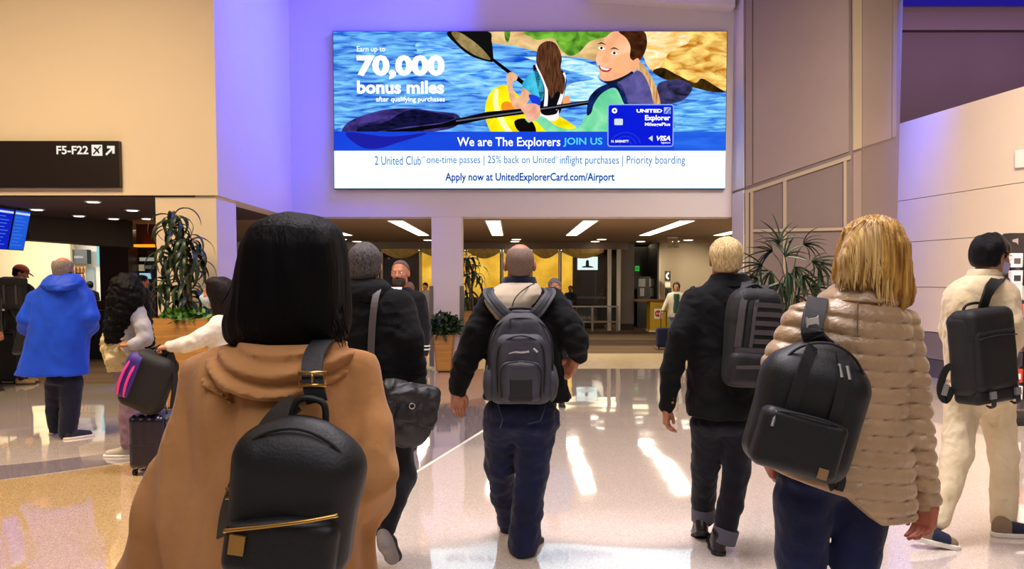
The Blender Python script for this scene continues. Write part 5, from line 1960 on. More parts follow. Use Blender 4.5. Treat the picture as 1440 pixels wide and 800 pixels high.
def quilt(P, d):
    s = P[:, 2] + .10 * P[:, 0] + .006 * wav(P, 9, 3)
    ph = np.abs(np.sin(math.pi * s / .049))
    d = d - .014 * (ph ** .38) + .010
    d = d + .0022 * wav(P, 85, 6, (1, 1, .7))
    # vertical back seam
    zz = P[:, 2]
    hemz = np.interp(P[:, 0], [p.W(1062, 700)[0], p.W(1165, 700)[0], p.W(1205, 700)[0], p.W(1280, 700)[0]], [p.W(1100, 650)[2], p.W(1165, 682)[2], p.W(1205, 716)[2], p.W(1270, 720)[2]])
    arm = P[:, 0] > p.W(1281, 600)[0]
    cut = np.where(arm, -1.0, (hemz - zz) * .9)
    return smax(d, cut, .008)


p.garment('puffer_jacket', coat, [sl, sr], PUFF, 0.0056, (0.004, 14, 51), 0.025, extra=quilt)
p.garment('collar', p.rows([(397, 1180, 1234, .09, .0), (408, 1168, 1240, .11, .0), (424, 1156, 1250, .125, -.01)]), [], PUFF, 0.006, (.004, 18, 2), cap=.014)
b = MB()
b.tube([p.W(1207, 424, -.14), p.W(1206, 445, -.158), p.W(1206, 470, -.165)], .0025, 5)
b.build('back_seam', mat('seam_brown', '6a543e', .8), p.root)
BLONDE = hairmat('golden_hair', 'd8a850', '80521c', 0.42, (70, 20, 4.5), .7, .4)


BL = [p.rows(r, dy) for r, dy in (
    ([(304, 1214, 1240, .05), (310, 1203, 1251, .08), (322, 1193, 1261, .10), (345, 1185, 1268, .115), (370, 1180, 1266, .12), (392, 1178, 1264, .115), (408, 1186, 1264, .10)], -.01),
    ([(340, 1222, 1266, .09), (380, 1220, 1270, .10), (410, 1226, 1276, .095), (428, 1232, 1272, .08), (436, 1236, 1258, .055)], -.02))]


def f(P):
    d = loft(P, BL[0], 2.1, .03)
    d = smin(d, loft(P, BL[1], 2.1, .025), .02)
    c = p.W(1226, 306, 0)
    ang = np.arctan2(P[:, 0] - c[0], -(P[:, 1] - p.Y) + .02)
    d = d + .007 * np.sin(ang * 22 + 2.5 * wav(P, 7, 2, (1, 1, .6))) + .0022 * np.sin(ang * 71 + 3 * wav(P, 9, 4, (1, 1, .5)))
    # open over the face (she looks to the right and away)
    fd = p.HM[:3, 1] / np.linalg.norm(p.HM[:3, 1])
    q = (P - _v(p.HM[:3, 3])) @ _v(fd)
    z = P[:, 2] - p.HM[2, 3]
    return smax(d, q - .062 - .055 * np.clip((z - .02) / .05, 0, 1), .012)


A = [(r[1] - r[3], r[2] - r[4], r[0]) for R in BL for r in R] + [(r[1] + r[3], r[2] + r[4], r[0]) for R in BL for r in R]
p.sdf('hair', f, A, .0045, BLONDE, .04)
b = MB()
rs = random.Random(9)
for i in range(150):
    t = rs.random()
    a = rs.uniform(-1.5, 1.5)
    u0, v0 = 1228 + 14 * math.sin(a), 309 + rs.uniform(0, 8)
    um = 1226 + 46 * math.sin(a) + rs.uniform(-3, 3)
    u2 = 1226 + 46 * math.sin(a) + rs.uniform(-3, 6)
    ve = rs.uniform(395, 410) if math.sin(a) < .2 else rs.uniform(415, 440)
    dep = lambda u, s: -.01 - (.105 * s) * math.sqrt(max(0, 1 - ((u - 1226) / 47.0) ** 2)) - .012
    b.tube(smooth_path([p.W(u0, v0, dep(u0, .75)), p.W(um * .6 + u0 * .4, 328, dep(um, .95)), p.W(um, 362, dep(um, 1.06)), p.W(u2, (ve + 362) / 2, dep(u2, 1.05)), p.W(u2 + rs.uniform(-5, 6), ve, dep(u2, .98))], 3), [.0026] * 12 + [.001], 4)
tag(b.build('hair_strands', hairmat('golden_strands', 'f0cc80', '8a5a20', .4, (90, 20, 3), .2, .4), p.root, True), kind='stuff')
b = MB()
for i in range(26):
    o_ = rs.uniform(-6, 6)
    k = rs.uniform(-.04, .02)
    b.tube(smooth_path([p.W(1262 + o_ * .4, 372, k), p.W(1270 + o_ * .6, 395, k), p.W(1277 + o_ * .5, 410, k), p.W(1272 + o_, 424 + o_, k), p.W(1262 + o_, 432, k)], 3), .0022, 4)
tag(b.build('hair_curl', MATS['golden_strands'], p.root, True), kind='stuff')
p.garment('jeans', p.rows([(640, 1092, 1252, .13), (672, 1094, 1248, .14), (698, 1125, 1216, .08)]), legs, DENIM2, 0.009, (0.007, 14, 11), .03, cap=.12)
for u, y in ((1122, 2.55), (1196, 2.40)):
    q = at(u, 700, y)
    p.shoe((q[0], y - .07, 0), (q[0] + .02, y + .19, 0), LEATHER, RUBBER, L=.26)
bag = thing('backpack', 'black leather backpack slung on the beige puffer jacket', 'backpack', p.W(1120, 662, -.3))
zt = unit((.27, .02, 1))
M = frame(p.W(1127, 570, -.165), unit(np.cross((.10, 1, 0), zt)), unit((.10, -1, .0)), zt)
M[:3, 1] = np.cross(M[:3, 2], M[:3, 0]) * -1 if np.dot(np.cross(M[:3, 2], M[:3, 0]), (0, -1, 0)) < 0 else np.cross(M[:3, 2], M[:3, 0])


def f(P):
    d = rbox(P, (0, .06, -.03), (.148, .085, .165), .06)
    d = smin(d, ell(P, (0, .06, .075), (.135, .08, .125)), .04)
    return d + .003 * folds(P, 18, 3)


sdf_obj('main_body', f, (-.19, -.06, -.24), (.19, .19, .24), .006, LEATHER, bag, M)
fp = sdf_obj('front_pocket', lambda P: rbox(P, (-.025, .145, -.10), (.118, .042, .085), .026) + .002 * folds(P, 20, 5), (-.18, .08, -.22), (.13, .22, .02), .005, LEATHER, bag, M)
arc(M, [(-.135, .17, -.03), (-.06, .188, -.018), (.03, .188, -.018), (.09, .165, -.03)], .004, 'zip', NYLON2, fp)
b = MB()
b.box((.035, .183, -.175), (.062, .190, -.145))
mesh_obj('logo_patch', np.array([lp(M, v) for v in b.V]), b.F, mat('patch_tan', '8a6a44', .5), fp)
b = MB()
b.tube([lp(M, (-.115, .178, -.025)), lp(M, (-.118, .19, -.07))], .0045, 6)
b.build('zip_pull', SILVER, fp)
for x in (-.07, .05):
    b = MB()
    b.ribbon([lp(M, q) for q in smooth_path([(x * .7, .115, .175), (x * .9, .145, .12), (x, .155, .03), (x, .15, -.03)], 4)], (0, -1, 0), .034, .006)
    b.build('trim_strap', NYLON2, bag)
arc(M, [(-.125, .10, -.02), (-.122, .11, .09), (-.08, .115, .165), (0, .12, .195), (.08, .115, .165), (.122, .11, .09), (.13, .10, -.05)], .004, 'zip', NYLON2, bag)
for x in (.028, .05):
    b = MB()
    b.tube([lp(M, (x, .135, .145)), lp(M, (x + .012, .15, .11))], .005, 6)
    b.build('zip_pull', SILVER, bag)
b = MB()
b.ribbon(smooth_path([lp(M, (.01, .02, .19)), p.W(1143, 472, -.225), p.W(1143, 452, -.20), p.W(1147, 434, -.15), p.W(1150, 423, -.06), p.W(1150, 424, .02), p.W(1148, 450, .13)], 5), (0, -1, .35), .062, .014, (1, 0, -.1))
st = b.build('shoulder_strap', NYLON, bag, bevel=.003)
b = MB()
q = [p.W(*c_, -.226) for c_ in ((1133, 445), (1136, 448), (1148, 446), (1150, 443), (1151, 457), (1147, 455), (1136, 457), (1134, 461))]
b.prism(q, (0, -.006, 0))
b.build('strap_label', mat('silver_label', 'cfc8b8', .35, metal=.3), st)
b = MB()
b.ribbon(smooth_path([lp(M, (.05, .03, .17)), p.W(1172, 486, -.2), p.W(1178, 500, -.2), lp(M, (.115, .02, .1))], 5), (0, -1, .3), .03, .012)
b.build('handle', NYLON2, bag)
b = MB()
b.ribbon(smooth_path([lp(M, (.13, .04, -.1)), p.W(1174, 650, -.2), p.W(1184, 672, -.19), p.W(1180, 690, -.19)], 5), (.3, -1, 0), .026, .005)
b.ribbon(smooth_path([lp(M, (.12, .04, -.14)), p.W(1166, 668, -.2), p.W(1172, 688, -.19)], 5), (.3, -1, 0), .022, .005)
b.build('hanging_strap', NYLON2, bag)
# ================================================================== 6 man in the cream sweater
p = Person('person', 'masked dark-haired man in cream sweater and cream trousers at the right edge', 4.55, 1375)
coat = p.rows([(384, 1366, 1402, .075), (392, 1352, 1410, .105), (404, 1341, 1420, .125), (425, 1333, 1426, .14), (460, 1330, 1424, .145), (500, 1332, 1422, .15), (535, 1334, 1424, .155)])
sl = p.pts([(1346, 418, .05, 18), (1340, 465, .12, 16), (1362, 490, .25, 12), (1395, 485, .32, 10)])
sr = p.pts([(1412, 416, -.05, 19), (1417, 455, -.10, 19), (1422, 474, -.08, 17), (1448, 462, .08, 13), (1458, 456, .14, 11)])
legs = [p.pts([(1352, 575, 0, 23), (1346, 640, -.06, 20), (1333, 690, -.12, 15), (1321, 732, -.16, 13)]), p.pts([(1402, 575, .02, 23), (1411, 640, .06, 19), (1412, 695, .05, 17), (1412, 732, .05, 16)])]
p.body((1394, 361), .0, -76, -8, 0, 1.02, SK3, (1384, 390, 0), coat, [sl, sr] + legs,
       [(p.W(1459, 455, .15), (.6, .5, .25), (0, -.3, -1), -1, .7), (p.W(1400, 484, .34), (.7, .5, 0), (0, 0, -1), 1, .6)])
CREAM = cloth('cream_sweater', 'e0c9a0', 0.95, c2='d2b98c', wv=140, sheen=.3)
p.garment('sweater', coat, [sl, sr], CREAM, 0.008, (0.011, 14, 61), 0.04)
p.garment('collar', p.rows([(378, 1366, 1402, .078, .0), (389, 1361, 1406, .088, .0)]), [], CREAM, 0.006, None, cap=.01)
p.local('hair', lambda P: cap_hair(P, .018, .024, -.066, .007, 90, 15), (-.12, -.16, -.12), (.12, .13, .16), .0035, hairmat('black_short_hair', '100c0e', '080607', .4, (140, 140, 30)))
MASKM = mat('lavender_mask', 'a8a0c0', .8, bump=(60, .3, (1, 3, 8), .004))


def maskf(P):
    a = smin(ell(P, (0, .03, -.052), (.066, .082, .066)), rcone(P, (0, .09, -.01), (0, .118, -.03), .012, .014), .03)
    d = np.abs(a) - .003
    d = smax(d, .022 - P[:, 1], .006)
    return smax(d, P[:, 2] + .008 - .12 * P[:, 1], .004)


p.local('face_mask', maskf, (-.1, 0, -.14), (.1, .15, .02), .0035, MASKM)
b = MB()
for s in (-1, 1):
    for z in (-.022, -.075):
        b.tube([lp(p.HM, (s * .066, .022, z)), lp(p.HM, (s * .083, -.01, z * .35))], .0018, 5)
b.build('mask_loops', MASKM, p.root, True)
b = MB()
for s in (-1, 1):
    b.tube([lp(p.HM, (s * .033 + .022 * math.cos(a), .099 - .004 * abs(math.cos(a)), .008 + .015 * math.sin(a))) for a in np.linspace(0, 6.28, 14)[:-1]], .0015, 5, True)
    b.tube([lp(p.HM, (s * .055, .094, .012)), lp(p.HM, (s * .079, .06, .012)), lp(p.HM, (s * .083, -.008, .012))], .0016, 5)
b.tube([lp(p.HM, (-.011, .103, .012)), lp(p.HM, (.011, .103, .012))], .0015, 5)
b.build('glasses', mat('gold_glasses', 'a88858', .3, metal=.8), p.root, True)
CHINO = cloth('cream_trousers', 'e2cfa8', 0.9, c2='d6c096', wv=240, sheen=.15)
p.garment('trousers', p.rows([(522, 1334, 1424, .14), (560, 1330, 1427, .15), (580, 1350, 1408, .08)]), legs, CHINO, 0.008, (0.013, 15, 13), .05, cap=.14)
TANS = mat('tan_suede', '8a7258', .9, bump=(220, .3, (1, 1, 1), .003))
NAVYS = mat('navy_suede', '1c2038', .85, bump=(220, .3, (1, 1, 1), .003))
for hx, hy, hz, tx, ty in ((1279, 757, -.19, 1336, 767), (1393, 752, .0, 1452, 754)):
    a, b_ = p.W(hx, hy, hz), p.W(tx, ty, hz - .02)
    a[2] = max(a[2], .012) if hx < 1300 else 0.0
    b_[2] = 0.0
    so = p.shoe(a, b_, TANS, WSOLE, L=.285, sole=.03)
    y = unit(b_ - a)
    x = unit(np.cross(y, (0, 0, 1)))
    Ms = frame(a, x, y, np.cross(x, y))
    sdf_obj('shoe_vamp', lambda P: smax(smax(rcone(P, (0, .10, .05), (0, .215, .033), .047, .041), np.abs(P[:, 1] - .155) - .055, .004), .03 - P[:, 2], .004), (-.07, .05, .02), (.07, .25, .12), .005, NAVYS, so, Ms)
bag = thing('backpack', 'boxy black backpack with hanging buckles on the cream sweater', 'backpack', p.W(1372, 562, -.3))
zt = unit((-.10, .02, 1))
xt = unit((1, .35, .10))
xt = unit(xt - zt * np.dot(xt, zt))
yt = np.cross(zt, xt) * -1
yt = yt if yt[1] < 0 else -yt
M = frame(p.W(1368, 495, -.17), xt, yt, zt)
sdf_obj('main_body', lambda P: rbox(P, (.0, .055, .0), (.175, .09, .235), .055) + .004 * folds(P, 20, 3), (-.22, -.06, -.28), (.22, .19, .28), .006, NYLON, bag, M)
sdf_obj('front_pocket', lambda P: rbox(P, (.0, .13, -.03), (.15, .035, .17), .03) + .003 * folds(P, 22, 5), (-.19, .07, -.24), (.19, .2, .17), .006, NYLON, bag, M)
sdf_obj('top_flap', lambda P: rbox(P, (.0, .07, .16), (.17, .088, .09), .05) + .004 * folds(P, 18, 8), (-.22, -.05, .03), (.22, .2, .29), .006, NYLON, bag, M)
sdf_obj('bottom_pocket', lambda P: rbox(P, (.01, .06, -.235), (.165, .085, .045), .03), (-.2, -.06, -.31), (.22, .18, -.16), .006, NYLON, bag, M)
arc(M, [(-.14, .168, .09), (0, .172, .10), (.14, .168, .09)], .004, 'zip', NYLON2, bag)
for x in (-.075, .11):
    b = MB()
    b.ribbon([lp(M, q) for q in smooth_path([(x, .155, -.19), (x, .165, -.235), (x + .02, .15, -.29), (x + .035, .1, -.30)], 4)], (0, -1, 0), .026, .006)
    b.build('compression_strap', NYLON2, bag)
    b = MB()
    b.box((x - .02, .162, -.245), (x + .02, .175, -.205))
    mesh_obj('buckle', np.array([lp(M, v) for v in b.V]), b.F, SILVER, bag)
b = MB()
b.tube(smooth_path([lp(M, q) for q in ((-.08, .02, .235), (-.05, .03, .275), (.05, .03, .275), (.08, .02, .235))], 5), .008, 8)
b.build('handle', NYLON2, bag, True)
b = MB()
b.ribbon(smooth_path([lp(M, (.06, .02, .21)), p.W(1388, 415, -.2), p.W(1396, 400, -.16), p.W(1406, 392, -.06), p.W(1414, 400, .08), p.W(1418, 430, .12)], 5), (0.1, -1, .5), .06, .014, (1, .3, 0))
b.build('shoulder_strap', NYLON, bag)
b = MB()
b.ribbon(smooth_path([lp(M, (-.16, .03, -.05)), p.W(1330, 520, -.22), p.W(1322, 548, -.22), p.W(1330, 563, -.22), p.W(1340, 545, -.22)], 5), (0, -1, 0), .04, .007)
b.build('hanging_strap', NYLON2, bag)
b = MB()
b.ribbon([p.W(1327, 556, -.235), p.W(1332, 540, -.235)], (0, -1, 0), .03, .006)
b.build('buckle', SILVER, bag)
bt = thing('phone', 'dark phone held by the man in the cream sweater', 'phone', p.W(1463, 452, .2))
b = MB()
c_ = p.W(1466, 448, .22)
b.box(c_ - (.035, .005, .07), c_ + (.035, .005, .07))
b.build('phone_body', mat('phone_black', '15151a', .2), bt, bevel=.004)

# ================================================================== 7 man in the blue coat
p = Person('person', 'balding man in a bright blue hooded coat and navy trousers', 7.42, 92)
coat = p.rows([(386, 76, 108, .08), (394, 64, 116, .12), (406, 52, 124, .14), (430, 45, 126, .16), (470, 42, 123, .18), (500, 34, 122, .19), (527, 24, 124, .20)])
sl = p.pts([(50, 420, 0, 11.5), (37, 448, -.03, 11), (37, 460, .05, 10.5), (50, 470, .28, 9)])
sr = p.pts([(121, 420, 0, 11.5), (129, 445, -.03, 10.5), (128, 458, .06, 10), (115, 470, .28, 9)])
legs = [p.pts([(79, 545, .02, 14), (78, 580, .1, 12), (79, 600, .12, 10)]), p.pts([(101, 545, 0, 14.5), (98, 580, .0, 13), (95, 607, 0, 12)])]
p.body((90, 379), .01, -4, -3, 0, 1.0, SK1, (91, 392, 0), coat, [sl, sr] + legs, [(p.W(54, 470, .3), (.6, .6, 0), (0, 0, -1), 1, .6), (p.W(110, 470, .3), (-.6, .6, 0), (0, 0, -1), -1, .6)], hh=.008)
BLUEC = cloth('royal_blue_shell', '0f45c8', .6, c2='0c3ab0', wv=200, sheen=.05, big=(5, .4))
p.garment('coat', coat, [sl, sr], BLUEC, 0.011, (0.013, 9, 71), 0.05, stretch=(1, 1, .5))
p.garment('hood', p.rows([(385, 72, 110, .09), (393, 63, 117, .12, -.02), (401, 60, 117, .14, -.04), (409, 70, 108, .13, -.06)]), [], BLUEC, 0.009, (0.012, 14, 4))
p.local('hair', lambda P: cap_hair(P, .016, -.002, -.07, .007, 60, 9, top=.082), HL, HH, .005, hairmat('thin_grey_hair', '9a8a80', '6a5c56', .6, (120, 120, 40)))
p.garment('trousers', p.rows([(515, 67, 113, .13), (540, 67, 114, .14)]), legs, cloth('navy_trousers', '15162a', .9), .011, (.01, 13, 5), .05, cap=.14)
SN2 = mat('navy_trainer', '14162a', .6)
q = ground(97, 619)
p.shoe((q[0] - .07, q[1] + .02, 0), (q[0] + .10, q[1] + .2, 0), SN2, WSOLE, L=.28, h=.007)
p.shoe((at(78, 600, 7.65)[0] - .02, 7.58, 0), (at(78, 600, 7.65)[0] + .06, 7.84, 0), SN2, WSOLE, L=.28, h=.007)
bag = thing('tote_bag', 'black tote bag hanging behind the blue coat', 'bag', p.W(48, 500, .25))
M = frame(p.W(52, 470, .3), (1, 0, 0), (0, -1, 0), unit((.28, 0, 1)))
sdf_obj('bag_body', lambda P: rbox(P, (0, 0, -.06), (.19, .06, .15), .04) + .008 * folds(P, 18, 3), (-.25, -.1, -.26), (.25, .1, .14), .01, LEATHER, bag, M)
b = MB()
b.tube(smooth_path([lp(M, q) for q in ((-.08, 0, .07), (-.03, 0, .28), (.05, 0, .28), (.1, 0, .07))], 5), .008, 6)
b.build('strap', STRAPM, bag, True)

# ================================================================== 8 woman with long black curls
p = Person('person', 'woman with very long curly black hair and grey sweatshirt beside the suitcase', 6.7, 180)
coat = p.rows([(420, 168, 196, .10), (428, 162, 200, .15), (445, 160, 203, .18), (480, 160, 202, .17), (512, 162, 200, .17)])
sl = p.pts([(192, 436, -.12, 11), (201, 460, -.18, 11), (205, 476, -.2, 10), (188, 484, -.26, 8)])
sr = p.pts([(185, 436, .15, 11), (180, 470, .2, 10), (165, 480, .2, 8)])
legs = [p.pts([(182, 540, -.08, 14), (180, 585, -.08, 11.5), (180, 622, -.08, 10)]), p.pts([(182, 540, .08, 14), (186, 585, .08, 11.5), (192, 618, .08, 10)])]
p.body((178, 405), .0, 80, -12, 0, .95, SK3, (182, 422, 0), coat, [sl, sr] + legs, [(p.W(184, 484, -.26), (-1, 0, 0), (0, .5, -1), 1, .6, .9), (p.W(162, 480, .2), (-1, 0, 0), (0, -.5, -1), -1, .6, .9)], hh=.009)
GREYSW = cloth('pale_grey_sweatshirt', 'aaa4a4', .9, c2='98929a')
p.garment('sweatshirt', coat, [sl, sr], GREYSW, .009, (.010, 18, 81), .04)
CURL = [(p.rows(r, k if k < 0 else 0), k) for r, k in (([(385, 166, 186, .07), (391, 160, 194, .10), (402, 156, 200, .13), (420, 153, 204, .15), (440, 151, 196, .15), (462, 149, 180, .14), (482, 152, 176, .10)], -.13), ([(405, 188, 206, .08, .05), (430, 192, 210, .08, .08), (460, 198, 214, .07, .08), (490, 204, 216, .05, .08)], 1))]


def f(P):
    d = smin(loft(P, CURL[0][0], 2.1, .05), loft(P, CURL[1][0], 2.1, .03), .03)
    return d + .010 * wav(P, 70, 5) + .007 * wav(P, 150, 6)


A = [(r[1] - r[3], r[2] - r[4], r[0]) for R, k in CURL for r in R] + [(r[1] + r[3], r[2] + r[4], r[0]) for R, k in CURL for r in R]
p.sdf('hair', f, A, .008, DARKHAIR, .05)
p.garment('tied_jacket', p.rows([(458, 162, 190, .14), (468, 151, 196, .20), (485, 148, 198, .22), (502, 151, 198, .22), (520, 160, 196, .19)]), [], cloth('cream_jacket', 'c9b88a', .9, c2='b4a274'), .009, (.028, 17, 4), n=2.1)
p.garment('trousers', p.rows([(505, 164, 200, .15), (540, 165, 199, .15)]), legs, cloth('mauve_trousers', '8c6c78', .9), .010, (.010, 14, 6), .05, cap=.14)
BEIGES = mat('beige_trainer', 'b8ae9c', .7)
q = ground(184, 641)
p.shoe((q[0] + .03, q[1] - .02, 0), (q[0] - .22, q[1] - .02, 0), BEIGES, WSOLE, L=.26, h=.007)
p.shoe((q[0] + .1, q[1] + .2, 0), (q[0] - .12, q[1] + .2, 0), BEIGES, WSOLE, L=.26, h=.007)

# ================================================================== 9 woman in white holding the suitcase
p = Person('person', 'woman in a white sweater and face mask holding the suitcase handle', 6.2, 318)
coat = p.rows([(440, 306, 336, .10), (450, 296, 346, .14), (475, 294, 350, .17), (520, 296, 350, .17), (560, 294, 352, .17)])
sl = p.pts([(306, 462, -.14, 14), (278, 478, -.2, 12), (258, 485, -.2, 10.5), (241, 487, -.2, 8)])
sr = p.pts([(325, 462, .14, 14), (322, 500, .2, 12), (300, 520, .25, 9)])
legs = [p.pts([(315, 590, -.09, 16), (314, 640, -.09, 13), (314, 665, -.09, 10)]), p.pts([(332, 590, .09, 16), (334, 640, .09, 13), (334, 655, .09, 10)])]
p.body((303, 413), .0, 86, 0, 0, .98, SK2, (312, 440, 0), coat, [sl, sr] + legs, [(p.W(240, 487, -.2), (-1, 0, -.12), (0, .2, -1), 1, .75, .95), (p.W(296, 522, .26), (-.8, 0, -.5), (0, -1, 0), -1, .5)], hh=.008)
p.garment('sweater', coat, [sl, sr], cloth('white_knit', 'dcd4c6', .95, c2='cfc6b6', wv=120), .009, (.012, 16, 91), .05)
WH = p.rows([(389, 296, 318, .06), (395, 288, 328, .09), (408, 289, 334, .105), (430, 298, 338, .105), (460, 306, 342, .09), (490, 312, 340, .06)])


def f(P):
    d = loft(P, WH, 2.1, .03) + .004 * wav(P, 110, 5, (1, 1, .15))
    return smax(d, (p.W(289, 400)[0] + .02) - P[:, 0] - .8 * (P[:, 2] - p.W(300, 400)[2]) * (P[:, 2] > p.W(300, 402)[2]), .01)


p.sdf('hair', f, [(r[1] - r[3], r[2] - r[4], r[0]) for r in WH] + [(r[1] + r[3], r[2] + r[4], r[0]) for r in WH], .007, hairmat('dark_brown_hair', '1e1412', '100a0a', .45), .03)
p.local('face_mask', maskf, (-.1, 0, -.14), (.1, .15, .02), .005, mat('pale_blue_mask', 'b4c4cc', .8))
p.garment('trousers', p.rows([(555, 298, 348, .15), (590, 300, 348, .15)]), legs, DENIM2, .012, (.01, 14, 6), .05, cap=.14)
for x, y in ((314, 6.1), (334, 6.3)):
    q = at(x, 600, y)
    p.shoe((q[0] + .06, y, 0), (q[0] - .2, y, 0), BEIGES, WSOLE, L=.26, h=.008)
# suitcase with the backpack on it
YS_ = 6.05
g = ground(205, 668)
sc = thing('suitcase', 'dark purple hard-shell suitcase beside the camel coat', 'suitcase', g)
ppm_ = F / g[1]
wS, hS = .40, at(205, 583, g[1])[2]
M = frame(np.array([at(208, 600, g[1])[0], g[1] + .12, 0]), (1, 0, 0), (0, -1, 0), (0, 0, 1))
PURP = mat('purple_shell', '1c1428', .25, var=(5, .2), coat=.4)
wS = .145


def f(P):
    d = rbox(P, (0, 0, .04 + (hS - .04) / 2), (wS, .17, (hS - .04) / 2), .05)
    return d - .004 * np.clip(np.sin(P[:, 0] * 95) * 3, -1, 1) * (np.abs(P[:, 0]) < .11)


sdf_obj('shell', f, (-.2, -.2, 0), (.2, .2, hS + .03), .006, PURP, sc, M)
for x in (-.11, .11):
    for y in (-.12, .12):
        b = MB()
        c_ = lp(M, (x, y, .024))
        b.tube([c_ - (.012, 0, 0), c_ + (.012, 0, 0)], .024, 14)
        b.build('wheel', RUBBER, sc)
for u in (216, 231):
    b = MB()
    b.tube([at(u + 4, 583, g[1] + .1), at(u, 492, g[1] + .1)], .009, 8)
    b.build('handle_rod', SILVER, sc, True)
b = MB()
b.tube(smooth_path([at(214, 494, g[1] + .1), at(216, 489, g[1] + .1), at(231, 489, g[1] + .1), at(233, 494, g[1] + .1)], 4), .014, 8)
b.build('handle_grip', M_BLACK, sc, True)
b = MB()
b.box(lp(M, (-wS + .02, .155, hS * .5)), lp(M, (wS - .02, .172, hS * .5 + .012)))
b.build('seam_trim', mat('suitcase_trim', '2c2440', .3), sc)
bp = thing('backpack', 'black and purple backpack with pink stripes on the suitcase', 'backpack', (at(205, 580, g[1])[0], g[1], hS))
zt = unit((.42, 0, 1))
M = frame(at(204, 534, g[1] - .02) + (0, .03, 0), unit(np.cross((0, 1, 0), zt)), np.array([0, -1.0, 0]), zt)
sdf_obj('main_body', lambda P: rbox(P, (0.02, 0, -.01), (.17, .11, .235), .08) + .005 * folds(P, 16, 3), (-.22, -.15, -.28), (.24, .15, .28), .008, NYLON, bp, M)
PUR2 = mat('purple_nylon', '3a1c78', .6, bump=(200, .3, (1, 1, 1), .002))
PNK = mat('pink_piping', 'f0409a', .5)
sdf_obj('purple_panel', lambda P: smax(rbox(P, (-.02, .015, -.0), (.155, .112, .2), .08), P[:, 0] + .045, .01), (-.22, -.1, -.25), (.05, .16, .25), .007, PUR2, bp, M)
for x in (-.125, -.072):
    arc(M, [(x, .105, .13), (x - .01, .132, .04), (x - .01, .132, -.08), (x, .11, -.16)], .011, 'pink_stripe', PNK, bp)
b = MB()
b.ribbon(smooth_path([lp(M, (.05, .02, .22)), at(240, 497, g[1]), at(246, 530, g[1] - .02), at(243, 572, g[1] - .02)], 5), (1, -.4, 0), .05, .012)
b.build('shoulder_strap', NYLON2, bp)
b = MB()
b.tube(smooth_path([lp(M, (-.02, 0, .21)), at(222, 487, g[1] + .03), at(228, 487, g[1] + .03), lp(M, (.06, 0, .21))], 5), .008, 6)
b.build('handle', NYLON2, bp, True)

# ================================================================== generic farther people


def far_person(label, u, Y, H, yaw, top, bottom, hair, skin, style='short', coat_len=.82, front=.012, th=.012, dy_arm=0.0, h=.014, sit=False, group=None, shoes=None, lefthand=None, pitch=-3):
    p = Person('person', label, Y, u, group=group)
    w = stand(p, H, yaw)
    k = H / 1.75
    R = rotz(math.radians(yaw))

    def prow(z, a, b, y=0.0):
        c, s_ = abs(math.cos(math.radians(yaw))), abs(math.sin(math.radians(yaw)))
        q = w(0, y, z)
        return (q[2], q[0], q[1], (a * c + b * s_) * k, (b * c + a * s_) * k)
    coat = [prow(1.50, .075, .07), prow(1.46, .13, .09), prow(1.41, .185, .115), prow(1.25, .195, .13), prow(1.05, .175, .125), prow(.95, .185, .135), prow(coat_len, .19, .14)]
    arms = []
    for s_ in (-1, 1):
        L = [(w(s_ * .175, 0, 1.40), .065 * k), (w(s_ * .225, -.02, 1.13), .055 * k), (w(s_ * .235, .07, .90), .042 * k)]
        if lefthand and s_ == lefthand[0]:
            L = [L[0], (lefthand[1], .05 * k), (lefthand[2], .04 * k)]
        arms.append(L)
    legs = [[(w(s_ * .095, 0, .85), .095 * k), (w(s_ * .1, .02, .48), .07 * k), (w(s_ * .1, .0, .10), .055 * k)] for s_ in (-1, 1)]
    hands = []
    for i, s_ in enumerate((-1, 1)):
        d = unit(arms[i][2][0] - arms[i][1][0])
        hands.append((arms[i][2][0] + d * .02, d, R @ np.array([-s_ * 1.0, -.2, 0]), -s_, .45, k, .007))
    c = w(0, .02, 1.632)
    nk = w(0, 0, 1.47)
    # body wants pixels, so feed world points through simple lambdas
    p.W = lambda a, b_, d=0.0: np.asarray(a, float) if b_ is None else at(a, b_, p.Y + d)
    p.body((c, None), 0, yaw, pitch, 0, k * .99, skin, (nk, None, 0), coat, arms + legs, hands, hh=h * .55)
    p.garment('jacket', coat, arms, top, h, (.010, 13, 3), .05)
    p.garment('trousers', [prow(.80, .16, .12), prow(.95, .165, .125)], legs, bottom, h, (.008, 13, 5), .05, cap=.12)
    sm = shoes or SNK
    for s_ in (-1, 1):
        p.shoe(w(s_ * .1, -.08, 0), w(s_ * .11, .2, 0), sm, RUBBER, L=.28 * k, h=.009)
    if style == 'short':
        p.local('hair', lambda P: cap_hair(P, th, front, -.07, .003, 110, 6), HL, HH, h * .45, hair)
    elif style == 'long':
        def f(P):
            d = ell(P, (0, -.022, .03), (.094, .112, .104))
            d = smin(d, rcone(P, (0, -.05, 0), (0, -.06, -.2), .085, .075), .05)
            d = d + .004 * wav(P, 100, 5, (1, 1, .2))
            d = smax(d, P[:, 1] - .035 - .05 * np.clip((P[:, 2] - .05) / .03, 0, 1) - .05 * np.clip((np.abs(P[:, 0]) - .05) / .02, 0, 1), .01)
            return d
        p.local('hair', f, (-.14, -.2, -.32), (.14, .14, .17), h * .5, hair)
    return p, w


NAVYJ = cloth('navy_jacket', '0c0c14', .9)
GREYH = hairmat('grey_hair', '8a8482', '4a4646', .55, (160, 160, 30))
BLKH = hairmat('plain_black_hair', '0c090a', '060505', .45)
